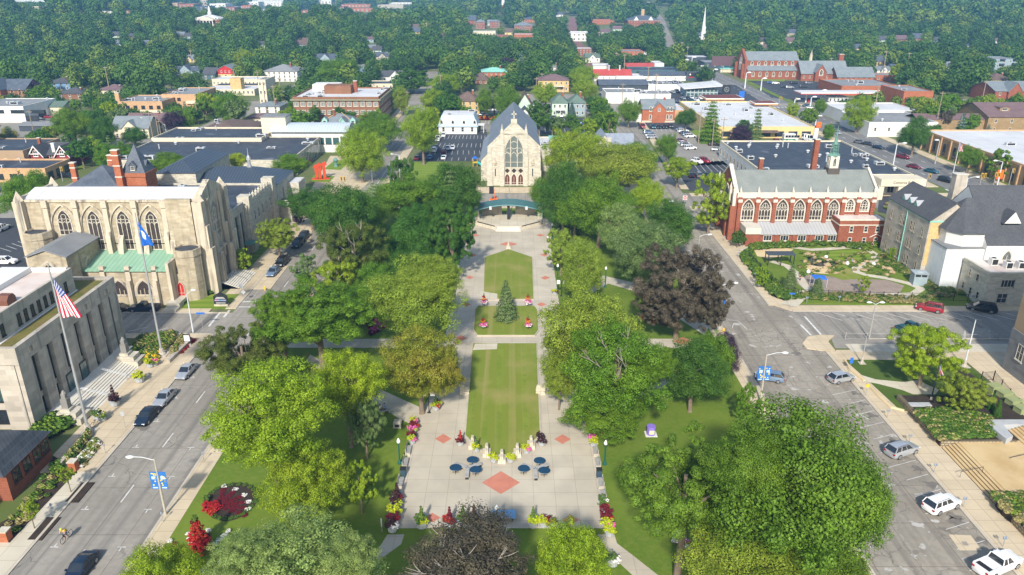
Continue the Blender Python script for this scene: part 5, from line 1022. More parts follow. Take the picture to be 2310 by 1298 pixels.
b = B_('garage_shop', 'low white office|with grey roof units behind brick house', 'workshop', 1432, 1512, 236, 212, 16, 'w', 'flat', 'y', par=0.4); b.units(8, 16, big=1.4)
b = B_('garage_shop', 'small white annex|between brick house and garage', 'annex', 1430, 1540, 262, 244, 14, 'w', 'flat', 'w', par=0.3); b = B_('annex', 'tan brick annex|right of red brick house', 'annex', 1521, 1545, 270, 249, 12, 't', 'flat', 'w', par=0.2)
b = B_('roadside_store', 'dark roadside store|below the billboard', 'shop', 1588, 1652, 155, 141, 22, 'h', 'flat', 'y', None, (4,1), par=0.4)
b = B_('roadside_store', 'low dark shop|with orange end across the avenue', 'shop', 1550, 1598, 138, 129, 18, 'h', 'flat', 'w', par=0.3)
b = B_('roadside_house', 'small cream house|with green roof by the avenue', 'house', 1625, 1662, 165, 156, 12, 'c', 'hip', 'c', 148)
b = B_('strip_mall', 'brick shops row|with grey roof near forest', 'shop', 1398, 1452, 126, 116, 24, 'o', 'flat', 'y', None, (6,1), par=0.4)
b = B_('old_hotel', 'red brick three storey block|with flat roof among trees', 'apartment building', 1299, 1335, 126, 110, 18, 'b', 'flat', 'w', None, (5,3), par=0.3)
b = B_('strip_building', 'cream shop building|with large white flat roof', 'shop', 1614, 1834, 312, 286, 72, 'Y', 'flat', 'w', par=0.5); b.units(16, 41, big=1.3)
b.win('S', 7, 0.8, 3.6, 1.9, DARK, GLASS, 3, 0, m0=4, m1=3); b.box('canopy', -b.w*0.1, b.w*0.12, -3, -0.05, 2.6, 3.2, SHINGB)
b = Bd('bank_building', 'long white bank building|with black flat roof and many vents', 'bank', 74, 117, 216, 52, keep=0, h=6)
b.flat(5.6, PAINTW, BROOF, 0.5, CREAM); b.units(34, 51, big=1.0); b.win('W', 12, 1.6, 1.4, 2.2, CREAM, GLASS, 0, 0); b.win('S', 5, 0.6, 2.0, 3.0, CREAM, GLASS, 1, 0, m0=24, m1=6)
b.box('canopy_block', b.w/2-12, b.w/2+0.8, -6, -0.02, 4.0, 6.0, CREAM); 
for x in (b.w/2-11.5, b.w/2-6, b.w/2-0.6): b.box('canopy_pier', x-0.7, x+0.7, -5.8, -4.6, 0, 4.0, CREAM)
text3(b.root, 'Comerica Bank', 1.0, DARK, (b.w/2-5.5, -6.03, 5.1), (math.pi/2,0,0)); b.part('skylight', MB().ext([(0,0),(5,0),(5,3.2),(0,1.0)], 'x', 0, 4.5), GLASSG, (-b.w/2-4.6, 14, 0))
# right hand side: post office, hall, chapels
b = Bd('post_office', 'long khaki brick post office|with white flat roof', 'post office', 154, 222, 212, 72, keep=0, h=7)
b.flat(6.6, BRICKK, WROOF, 0.5, WALLS['t']); b.win('W', 11, 1.2, 1.7, 3.6, DARK, GLASS, 0, 1, ft=0.1); b.units(9, 61, big=1.3)
pl = MB().box(-0.35, 0, -0.3, 0.3, 0, 6.7).mesh('pilaster', BRICKT)
for i in range(12): put('pilaster', pl, b.root, (-b.w/2, 0.6+i*6.4, 0))
b = B_('brick_auditorium', 'brown brick auditorium|with mauve gabled roof at right edge', 'hall', 2222, 2400, 303, 264, 26, 'k', 'gable', 'm', 232, (5,2)); b.box('lower_wing', -b.w/2-28, -b.w/2-0.05, 2, 12, 0, 5.6, BRICKK); b.part('lower_roof', MB().gable(-b.w/2-28, -b.w/2-0.05, 2, 12, 5.6, 1.6, 'x', 0.2), SHINGR); b.dormer(-b.w/2+9, 5, b.h+1.6, 4, 1.4, 4, BRICKK, SHINGR, 0.2)
b = B_('white_store', 'white flat store|with blank side wall by the avenue', 'shop', 1896, 2066, 276, 249, 24, 'w', 'flat', 'w', None, (6,1), par=0.4)
b = B_('white_store', 'white corner store|with grey roof, nearer of two', 'shop', 1956, 2110, 309, 276, 28, 'w', 'flat', 'y', None, (5,1), par=0.5); b.units(3, 71, big=1.6)
b = B_('brick_warehouse', 'long low red brick hall|with grey roof and pale band', 'hall', 1896, 2028, 216, 194, 34, 'o', 'flat', 'y', par=0.5); b.box('band', -b.w/2-0.03, b.w/2+0.03, -0.05, -0.005, b.h*0.52, b.h*0.6, CREAM); b.units(3, 81, big=1.5)
b = B_('brick_warehouse', 'square red brick hall|right of the long brick hall', 'hall', 2034, 2100, 240, 206, 26, 'o', 'flat', 'y', par=0.4); b.units(2, 83)
b = B_('grey_apartments', 'grey modern apartment block|with balconies above the trees', 'apartment building', 2240, 2294, 166, 134, 22, 'g', 'flat', 'y', None, (4,3), par=0.3)
for r in range(3):
    for x in (-4, 5): b.box('balcony', x-1.6, x+1.6, -1.4, -0.02, 2.4+r*3.2, 3.3+r*3.2, CHAR)
b = B_('gabled_school', 'dark red brick school|with grey roofs and gables at right', 'school', 2240, 2400, 232, 206, 22, 'b', 'gable', 'l', 184, (7,2))
for x in (-9, 2): b.part('gable_bay', MB().box(x-3.5,x+3.5,-1.5,0,0,b.h).ext([(x-3.5,b.h-0.01),(x+3.5,b.h-0.01),(x,b.h+4.4)],'y',-1.5,0), BRICK); b.part('gable_roof', MB().gable(x-3.5,x+3.5,-1.5,8,b.h,4.4,'y',0.3), SHINGL)
b = B_('brick_cathedral', 'long red brick cathedral|with grey roof and buttressed front', 'church', 1684, 1803, 181, 160, 20, 'b', 'flat', 'l', par=0)
b.part('nave', MB().box(-b.w/2, b.w/2, 5, 20, 0, b.h+6).ext([(5,b.h+5.99),(20,b.h+5.99),(12.5,b.h+11)], 'x', -b.w/2, b.w/2), BRICK); b.part('nave_roof', MB().gable(-b.w/2, b.w/2, 5, 20, b.h+6, 5, 'x', 0.2), SHINGL); b.part('aisle_roof', MB().ext([(-0.5,b.h),(5,b.h+2.6),(5,b.h+2.9),(-0.5,b.h+0.3)], 'x', -b.w/2, b.w/2), SHINGL)
for i in range(7): put('window', gothic(2.0, 3.0, TRIM, STAIN, 3, 0.25, False), b.root, (-b.w/2+4+i*(b.w-8)/6, 5, b.h+2.8)); put('window', gothic(1.8, 3.4, TRIM, STAIN, 2, 0.25, False), b.root, (-b.w/2+4+i*(b.w-8)/6, 0, 1.6))
b.part('west_front', MB().box(-b.w/2-1.5, -b.w/2, 2, 22, 0, b.h+6.5).ext([(2,b.h+6.4),(22,b.h+6.4),(12.5,b.h+13)],'x',-b.w/2-1.5,-b.w/2).box(-b.w/2-3,-b.w/2-1.5,3,5,0,b.h+4).box(-b.w/2-3,-b.w/2-1.5,19,21,0,b.h+4), BRICK); put('window', gothic(6, 10, TRIM, STAIN, 4, 0.5, True), b.root, (-b.w/2-1.5, 12, 5), -math.pi/2)
b = B_('chapter_house', 'red brick chapter house|with steep grey roof and front gable', 'church hall', 1806, 1910, 184, 166, 16, 'b', 'gable', 'l', 138, (8,1))
b.part('front_gable', MB().box(-7,0,-3,0,0,b.h+1).ext([(-7,b.h+0.99),(0,b.h+0.99),(-3.5,b.h+5.5)],'y',-3,0), BRICK); b.part('gable_roof', MB().gable(-7,0,-3,8,b.h+1,4.6,'y',0.3), SHINGL); put('window', gothic(2.2,4.0,TRIM,STAIN,2,0.25,False,0.2), b.root, (-3.5,-3,3.5)); b.chim(b.w/2-2, 10, 3.0, 3.0, 0, b.h+11, BRICK); b.part('pinnacle', MB().lathe([(1.0,0),(1.0,5),(0.1,9)],6,(-b.w/2+8,9,b.h+5)), STONED)
b = B_('church_hall', 'red brick church hall|with broad grey roof, right of the chimney', 'church hall', 1888, 1972, 187, 174, 15, 'b', 'gable', 'l', 152, (7,1), wh=2.0)
b = B_('church_hall', 'low brick annex|with blue windows beyond church hall', 'church hall', 1974, 2026, 186, 170, 14, 'o', 'flat', 'y', None, (4,1), par=0.3)
# fuel stations
def canopy(name, label, px0, px1, pyb, h, d, m1, m2, topm):
    b = Q(name, label, 'fuel canopy', px0, px1, pyb, pyb-10, d, keep=0)
    b.box('canopy_roof', -b.w/2, b.w/2, 0, d, h, h+0.9, m1); b.box('roof_deck', -b.w/2+0.4, b.w/2-0.4, 0.4, d-0.4, h+0.9, h+0.93, topm)
    b.part('stripe', MB().box(-b.w/2-0.03, b.w/2+0.03, -0.04, -0.005, h+0.05, h+0.45).box(-b.w/2-0.04, -b.w/2-0.005, 0, d, h+0.05, h+0.45), m2)
    for x in (-b.w*0.38, 0, b.w*0.38): b.box('column', x-0.3, x+0.3, d/2-0.3, d/2+0.3, 0, h, PAINTW); b.box('fuel_pump', x+1.2, x+1.9, d/2-0.4, d/2+0.4, 0, 1.7, REDP)
    return b
YEL = plain('yellow_paint', (0.75,0.50,0.03)); ORA = plain('orange_paint', (0.75,0.22,0.02)); RUSTR = mat('rust_red_deck', (0.13,0.035,0.03), (0.17,0.05,0.04), 0.3)
canopy('fuel_canopy', 'fuel canopy|with yellow and orange fascia and dark red deck', 1590, 1676, 250, 5.0, 14, PAINTW, ORA, RUSTR)
canopy('fuel_canopy', 'smaller orange fuel canopy|beside the avenue', 1700, 1752, 262, 5.0, 9, PAINTW, ORA, RUSTR)
canopy('fuel_canopy', 'long white fuel canopy|with red stripe before brick hall', 1804, 1985, 235, 4.8, 11, PAINTW, REDP, WROOF)
b = B_('fuel_shop', 'low glass fronted fuel shop|under the long canopy', 'shop', 1868, 1912, 233, 219, 8, 'w', 'flat', 'y', None, (5,1), par=0.5)
# ---------------------------------------------------------------- far hills: halls, dormitories, campus
b = Q('column_hall', 'red brick college hall|with white columned portico on the hill', 'college hall', 434, 500, 60, 44, 24, keep=1); h = b.hh
b.house(h, BRICK, WROOF, 4, 'hip'); b.part('portico', MB().box(-9, 9, -5, 0, h-1.2, h).ext([(-9,h),(9,h),(0,h+3.4)], 'y', -5, 3), TRIM)
for i in range(6): b.part('column', MB().lathe([(0.6,0),(0.5,h-1.2)], 8, (-8+i*3.2,-4.4,0)), PAINTW)
b.win('S', 9, 1.5, 1.6, 2.4, TRIM, GLASS, 0, 0, ft=0.3); b.win('S', 9, 6, 1.6, 2.4, TRIM, GLASS, 0, 0, ft=0.3); b.part('cupola', MB().lathe([(2,0),(2,3),(1.3,3.2),(1.3,6),(0.1,9)], 8, (0,12,h+4)), PAINTW)
b = B_('roofed_hall', 'large red brick college hall|with hipped blue grey roof and gables', 'college hall', 1416, 1489, 60, 46, 34, 'b', 'hip', 'a', 34, (12,2), trim=PAINTW)
for x in (-b.w*0.25, b.w*0.2): b.part('gable_roof', MB().gable(x-3.5,x+3.5,-0.5,12,b.h,5,'y',0.2), SHINGL); b.part('gable_bay', MB().ext([(x-3.5,b.h),(x+3.5,b.h),(x,b.h+5)],'y',-0.4,4), PAINTW)
b.chim(0, 17, 4, 4, b.h, b.h+13, BRICKT)
st = Q('church_steeple', 'white church|with slender white steeple above the woods', 'church', 1572, 1596, 100, 86, 30); 
st.house(st.hh, PAINTW, SHINGL, 4, 'gable', 'y'); st.part('steeple', MB().box(-2.4,2.4,-3,1.8,0,st.hh+6).box(-1.7,1.7,-2.3,1.1,st.hh+6,st.hh+11).lathe([(1.7,0),(1.3,4),(0.1,19)], 8, (0,-0.6,st.hh+11)), PAINTW)
ct = Q('clock_tower', 'red brick clock tower|with white cupola on the far ridge', 'tower', 1131, 1139, 24, 12, 8); h = ct.hh
ct.box('shaft', -ct.w/2, ct.w/2, 0, 8, 0, h, BRICK); ct.part('belfry', MB().box(-ct.w/2+0.6, ct.w/2-0.6, 0.6, 7.4, h, h+6).lathe([(3,0),(2.4,3),(0.1,9)], 8, (0,4,h+6)), PAINTW)
FAR = [
 ('dormitory','red brick dormitory|with white trim, left of brick street','b','hip','l',1073,1094,66,50,44,24,(4,3)), ('dormitory','tall red brick dormitory|with grey roof above the trees','b','hip','l',1105,1128,64,49,45,24,(4,3)),
 ('dormitory','wide red brick hall|with cream porch left of brick street','b','hip','l',1160,1202,74,58,49,26,(8,3)), ('dormitory','blue roofed brick hall|behind the wide brick hall','o','hip','a',1176,1214,52,44,38,26,(5,1)),
 ('dormitory','brick hall with chimneys|left of the dormitories','b','gable','a',1052,1074,56,46,35,20,(3,1)), ('college_block','cream strip mall|below the dormitories','c','flat','w',1060,1118,84,72,None,20,(8,1)),
 ('college_block','low red brick block|with white fascia left of brick street','o','flat','w',1160,1206,94,78,None,22,(4,1)), ('college_block','white angular building|with brick base right of brick street','w','flat','w',1281,1330,94,74,None,26,(5,2)),
 ('college_block','long low red brick school|with grey roof','o','flat','y',1328,1388,56,45,None,26,(6,1)), ('house','grey gabled house|below the large college hall','d','gable','m',1352,1376,78,72,66,16,(3,1)),
 ('college_block','brick shop with parking|below dormitories','b','flat','y',1118,1146,88,80,None,14,(3,1)), ('house','white gabled house|left of long brick school','w','gable','a',1255,1270,38,33,28,16,(2,1)),
]
for nm, lb, w, kd, rf, a, c, pb_, pt_, pr, d, wn in FAR: B_(nm, lb, 'college building' if nm != 'house' else 'house', a, c, pb_, pt_, d, w, kd, rf, pr, wn, ww=1.6, wh=1.7)
CAMP = [(378,402,19,8,'t'),(404,438,20,10,'o'),(440,470,24,15,'h'),(454,470,14,0,'d'),(474,510,22,9,'w'),(508,530,25,17,'b'),(530,546,23,16,'w'),(547,566,24,13,'o'),(556,584,18,5,'w'),(586,640,15,6,'w'),(570,640,11,2,'w'),(716,760,13,2,'d'),(725,748,15,1,'w'),(770,838,17,11,'o'),(764,776,24,16,'b'),(794,842,28,20,'o'),(852,910,20,12,'d'),(672,700,30,25,'o'),(586,600,28,22,'w'),(818,832,50,44,'n'),(20,105,5,1,'w'),(74,88,20,16,'c'),(178,190,30,26,'n'),(222,258,31,27,'w'),(276,298,34,25,'n'),(878,930,10,7,'w')]
for a, c, pb_, pt_, w in CAMP:
    q = Q('campus_block', None or 'far campus block|', 'campus building', a, c, pb_, pt_, 40, keep=1, group='campus blocks on the horizon'); q.flat(q.hh, WALLS[w], ROOFS['y'], 0.6); LAND.pop()
    q.win('S', max(3, int(q.w/7)), q.hh*0.6, 3.4, q.hh*0.2, TRIM, GLASS, 0, 0, ft=0.4); q.win('S', max(3, int(q.w/7)), q.hh*0.2, 3.4, q.hh*0.2, TRIM, GLASS, 0, 0, ft=0.4)
    auto(q.root, {'w':'long white','o':'red brick','b':'dark red','h':'charcoal','d':'grey stone','t':'tan brick','n':'brown','c':'cream'}[w]+' far campus block', (a+c)/2, pb_)
land(620, 10, 'the far campus roofs'); land(1150, 500, 'the park stage'); land(1130, 1089, 'the large red diamond'); land(1130, 880, 'the long central lawn'); land(1140, 700, 'the small spruce'); land(400, 900, 'the city hall plaza'); land(2100, 1100, 'the right street parking'); land(480, 1130, 'the red flower bed'); land(1950, 700, 'the right cross street'); land(1850, 600, 'the play garden'); land(870, 340, 'the street beyond the theatre'); land(1700, 200, 'the wide avenue'); land(2030, 370, 'the avenue by the post office'); land(1525, 90, 'the avenue climbing the hill'); land(60, 60, 'the wooded hill, far left'); land(650, 70, 'the wooded knoll'); land(1900, 60, 'the far right woods'); land(2250, 90, 'the far right slope'); land(300, 110, 'the left hillside woods'); land(900, 80, 'the middle woods'); land(1560, 640, 'the right street bend'); land(2090, 900, 'the corner lawn')
# ---------------------------------------------------------------- trees
TREEG = 'trees across the town'
LM = {
 'mid':   leafmat('leaf_mid_green', (0.100,0.205,0.014), (0.175,0.290,0.024)),
 'dark':  leafmat('leaf_dark_green', (0.055,0.140,0.018), (0.100,0.205,0.026)),
 'fresh': leafmat('leaf_fresh_green', (0.200,0.300,0.016), (0.300,0.390,0.026)),
 'yel':   leafmat('leaf_yellow_green', (0.250,0.345,0.014), (0.350,0.425,0.024)),
 'gold':  leafmat('leaf_golden', (0.300,0.350,0.020), (0.215,0.310,0.022)),
 'olive': leafmat('leaf_olive', (0.195,0.265,0.026), (0.300,0.370,0.050)),
 'orange':leafmat('leaf_turning', (0.205,0.255,0.020), (0.315,0.275,0.042)),
 'pale':  leafmat('leaf_pale_green', (0.170,0.245,0.065), (0.330,0.420,0.130)),
 'grey':  leafmat('leaf_grey_green', (0.115,0.185,0.055), (0.205,0.285,0.095)),
 'copper':leafmat('leaf_copper', (0.066,0.054,0.036), (0.105,0.088,0.054), 0.2),
 'dolive':leafmat('leaf_dark_olive', (0.085,0.120,0.018), (0.135,0.170,0.028)),
 'moss':  leafmat('leaf_moss_green', (0.098,0.180,0.016), (0.175,0.270,0.028)),
 'purple':leafmat('leaf_purple', (0.035,0.021,0.038), (0.060,0.032,0.056), 0.15),
 'spruce':leafmat('leaf_blue_spruce', (0.079,0.140,0.105), (0.140,0.201,0.149), 0.15),
 'conif': leafmat('leaf_conifer', (0.084,0.137,0.042), (0.149,0.196,0.063), 0.15),
}
BARK = mat('bark', (0.16,0.12,0.085), (0.24,0.185,0.135), 3.0, 0.95, bump=0.4); BARKP = mat('pale_bark', (0.25,0.22,0.18), (0.35,0.31,0.26), 2.0, 0.9)
def quads(C, Nn, S, rng, asp=0.7):
    n = len(C); Nn = Nn/np.linalg.norm(Nn, axis=1, keepdims=True)
    t = rng.normal(size=(n,3)); t -= (t*Nn).sum(1, keepdims=True)*Nn; t /= np.linalg.norm(t, axis=1, keepdims=True); b = np.cross(Nn, t)
    S = S[:,None]; V = np.stack([C-t*S, C-b*S*asp+Nn*S*0.18, C+t*S, C+b*S*asp+Nn*S*0.18], 1)
    return V.reshape(-1, 3)
def qmesh(name, V):
    n = len(V)//4; me = bpy.data.meshes.new(name); me.vertices.add(len(V)); me.vertices.foreach_set('co', V.astype(np.float32).ravel())
    me.loops.add(4*n); me.loops.foreach_set('vertex_index', np.arange(4*n, dtype=np.int32)); me.polygons.add(n)
    me.polygons.foreach_set('loop_start', np.arange(0, 4*n, 4, dtype=np.int32)); me.update(calc_edges=True); return me
def crownV(seed, nl, lr, nleaf, leaf, shape='round', gap=0.0, sub=0):
    rng = np.random.default_rng(seed)
    k = np.arange(nl)+0.5; ph = np.arccos(1-2*k/nl); th = math.pi*(1+5**0.5)*k
    D = np.stack([np.cos(th)*np.sin(ph), np.sin(th)*np.sin(ph), np.cos(ph)], 1)+rng.normal(scale=0.13, size=(nl,3)); D /= np.linalg.norm(D, axis=1, keepdims=True)
    if gap: D = D[rng.random(nl) > gap]; nl = len(D)
    r = rng.uniform(lr*0.6, lr*1.4, nl); L = D*(rng.uniform(0.80, 1.14, nl)-r)[:,None]
    ni = max(3, nl//5); Li = rng.normal(size=(ni,3)); Li *= (rng.uniform(0.1,0.45,ni)/np.linalg.norm(Li,axis=1))[:,None]; L = np.vstack([L, Li]); r = np.append(r, np.full(ni, lr*1.3))
    if shape == 'cone': L[:,:2] *= (0.62-0.55*L[:,2:3]); r = r*np.clip(0.75-0.5*L[:,2], 0.25, 1)
    if shape == 'flat': L[:,2] = np.where(L[:,2] < 0, L[:,2]*0.55, L[:,2])
    if shape == 'vase': L[:,:2] *= (0.72+0.36*L[:,2:3])
    if sub:
        LL = []; RR = []
        for c, q in zip(L, r):
            d = rng.normal(size=(sub,3)); d /= np.linalg.norm(d, axis=1, keepdims=True); LL.append(c+d*q*rng.uniform(.55,.95,(sub,1))*[1,1,.85]); RR.append(q*rng.uniform(.26,.44,sub))
        L = np.vstack(LL); r = np.concatenate(RR)
    p = r**2/np.sum(r**2); idx = rng.choice(len(L), nleaf, p=p)
    d = rng.normal(size=(nleaf,3)); d[:,2] += 0.15; d /= np.linalg.norm(d, axis=1, keepdims=True)
    C = L[idx]+d*(r[idx]*rng.uniform(0.55, 1.08, nleaf))[:,None]
    rad = np.linalg.norm(C, axis=1); ok = rad > 0.34*rng.random(nleaf)+0.2
    C, d = C[ok], d[ok]; Nn = d*1.4+C*0.35+np.array([0,0,0.3])+rng.normal(scale=0.34, size=C.shape)
    V = quads(C, Nn, leaf*rng.uniform(0.6, 1.3, len(C)), rng)
    V[:,2] = np.where(V[:,2] < -0.45, -0.45+(V[:,2]+0.45)*0.75, V[:,2]); return V
def coniferV(seed, n, leaf, tiers=13, loose=0.0):
    rng = np.random.default_rng(seed); P_ = []; Nn = []
    for t in range(tiers):
        z = -1+2*(t/tiers)**0.92; rr = (1-(t/tiers))**0.85*(0.92+0.16*rng.random()); nb = max(4, int(13*(1-t/tiers)+4)); m = int(n/tiers*(1-t/tiers)*1.9)+20
        for b in range(nb):
            a = 2*math.pi*b/nb+rng.random()*0.6; q = max(3, m//nb); u = np.sqrt(rng.random(q))*rr*rng.uniform(0.75,1.12); w = rng.normal(scale=0.09, size=q)*(1+loose)
            P_.append(np.stack([u*np.cos(a)-w*np.sin(a), u*np.sin(a)+w*np.cos(a), z-u*0.16+rng.normal(scale=0.03, size=q)+0.10], 1)); Nn.append(np.tile([math.cos(a)*0.5, math.sin(a)*0.5, 1.0], (q,1)))
    C = np.vstack(P_); Nn = np.vstack(Nn)+rng.normal(scale=0.35, size=C.shape); return quads(C, Nn, leaf*rng.uniform(0.6,1.3,len(C)), rng, 0.55)
def trunkM(seed, bare=0, m=BARK):
    r = random.Random(seed); mb = MB(); mb.tube([(0,0,-0.03),(0,0,0.04),(r.uniform(-.02,.02),r.uniform(-.02,.02),0.5),(r.uniform(-.04,.04),r.uniform(-.04,.04),1.0)], [0.078,0.056,0.046,0.028], 8)
    for i in range(7):
        a = i*0.9+r.random(); z = r.uniform(0.45,0.8); q = r.uniform(0.35,0.62); mb.tube([(0,0,z-0.05),(q*0.5*math.cos(a),q*0.5*math.sin(a),z+0.14),(q*math.cos(a+.2),q*math.sin(a+.2),z+0.32)], [0.026,0.017,0.006], 5)
    return mb.mesh('trunk', m)
def twigs(seed, n=26):
    r = random.Random(seed); mb = MB()
    for i in range(n):
        a = r.uniform(0, 6.28); e = r.uniform(0.2, 1.3); p = np.array([0,0,-0.15]); d = np.array([math.cos(a)*math.cos(e), math.sin(a)*math.cos(e), math.sin(e)]); pts = [p]
        for k in range(4):
            d = d+np.array([r.gauss(0,.22), r.gauss(0,.22), r.gauss(0.05,.18)]); d /= np.linalg.norm(d); pts.append(pts[-1]+d*0.27)
        mb.tube(pts, [0.022,0.015,0.011,0.008,0.003], 4)
        for k in (2,3,3):
            s = pts[k]; d2 = d+np.array([r.gauss(0,.6), r.gauss(0,.6), r.gauss(0.1,.5)]); d2 /= np.linalg.norm(d2); mb.tube([s, s+d2*0.16, s+d2*0.26+np.array([0,0,.04])], [0.008,0.006,0.002], 4)
    return mb.mesh('bare_branches', BARKP)
CR = {}
def crown(kind):
    if kind not in CR:
        K = {'maple': lambda s: crownV(s, 30, 0.34, 80000, 0.0150, sub=13), 'broad': lambda s: crownV(s, 24, 0.38, 80000, 0.0150, sub=15), 'oak': lambda s: crownV(s, 20, 0.42, 80000, 0.0155, gap=0.06, sub=15), 'feather': lambda s: crownV(s, 46, 0.26, 90000, 0.0140, 'flat', 0.12, 7),
             'dense': lambda s: crownV(s, 50, 0.26, 90000, 0.0145, sub=5), 'vase': lambda s: crownV(s, 22, 0.34, 36000, 0.021, 'vase', 0.1, 7), 'gappy': lambda s: crownV(s, 30, 0.26, 26000, 0.023, gap=0.22, sub=6),
             'mid': lambda s: crownV(s, 17, 0.40, 9000, 0.044, sub=7), 'midb': lambda s: crownV(s, 22, 0.34, 9000, 0.043, 'flat', 0, 6), 'midv': lambda s: crownV(s, 15, 0.38, 8000, 0.045, 'vase', 0, 6),
             'conifer': lambda s: coniferV(s, 12000, 0.042), 'loose': lambda s: coniferV(s, 8000, 0.045, 11, 1.2), 'midc': lambda s: coniferV(s, 3000, 0.07, 9), 'bush': lambda s: crownV(s, 20, 0.34, 9000, 0.04, sub=5)}
        CR[kind] = [qmesh('crown', K[kind](i*17+len(kind))) for i in range(3 if kind.startswith('mid') or kind in ('maple','broad') else 2)]
        for m in CR[kind]: m.materials.append(None)
    return CR[kind]
TRK = [trunkM(i) for i in range(4)]; TRKP = [trunkM(i+9, m=BARKP) for i in range(2)]
ntree = [0]
COLN = dict(mid='mid green', dark='dark green', fresh='fresh green', yel='yellow green', gold='golden yellow', olive='olive green', dolive='dark olive', moss='moss green', orange='orange tinged', pale='pale green', grey='grey green', copper='copper brown', purple='dark purple', spruce='blue green', conif='green conifer')
def plant(x, y, z0, rx, rz, zc, kind, col, name='tree', label=None, group=TREEG, ry=None, pale=False, cat='tree', lab=True):
    i = ntree[0]; ntree[0] += 1; r = random.Random(i*7+1)
    root = thing(name, label, cat, (x, y, z0), 0, group)
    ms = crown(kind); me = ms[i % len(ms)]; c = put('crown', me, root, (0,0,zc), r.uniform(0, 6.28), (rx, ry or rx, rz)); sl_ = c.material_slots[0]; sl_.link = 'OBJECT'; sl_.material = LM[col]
    tk = (TRKP if pale else TRK)[i % 2]
    if zc-rz > 0.3 or kind in ('conifer','loose','midc'): put('trunk', tk, root, (0,0,0), r.uniform(0,6.28), (rx*(0.55 if kind in ('conifer','loose','midc') else 1.0), rx*(0.55 if kind in ('conifer','loose','midc') else 1.0), zc+rz*0.25))
    if not label and lab: auto(root, '%s %s' % (COLN[col], 'conifer' if kind in ('conifer','loose','midc') else ('small tree' if rx < 2.6 else ('broad tree' if rx > 6 else 'round tree'))), *proj(x, y, z0+zc))
    return root
def fit(box, clear=1.6, py=None):
    x0, y0, x1, y1 = box; cx, cyy = (x0+x1)/2, (y0+y1)/2
    Y = P(0, min(y1+30, 2200))[1] if py is None else P(0, py)[1]
    for it in range(30):
        zc = zrow(cyy, Y); k = pxm(Y, zc); a = math.atan2(H-zc, Y); r = (x1-x0)/2/k*1.07; hb = (y1-y0)/2/k*1.05
        rz = math.sqrt(max(hb*hb-(r*math.sin(a))**2, 0.0))/math.cos(a); rz = min(max(rz, 0.55*r), 1.5*max(r, hb))
        if py is not None: break
        e = zc-(rz*0.93+clear); b = ray(cx, cyy); Y += -e*(b[1]/b[2])*-0.6 if False else e*0.6*(b[1]/-b[2])
    return xat(cx, Y, zc), Y, r, rz, max(zc, rz*0.8)
def T_(box, col, kind='broad', label=None, clear=1.6, py=None, name='tree', **k):
    x, Y, r, rz, zc = fit(box, clear, py); return plant(x, Y, 0.1, r, rz, zc, kind, col, name, label, k.pop('group', 'trees in the park'), **k)
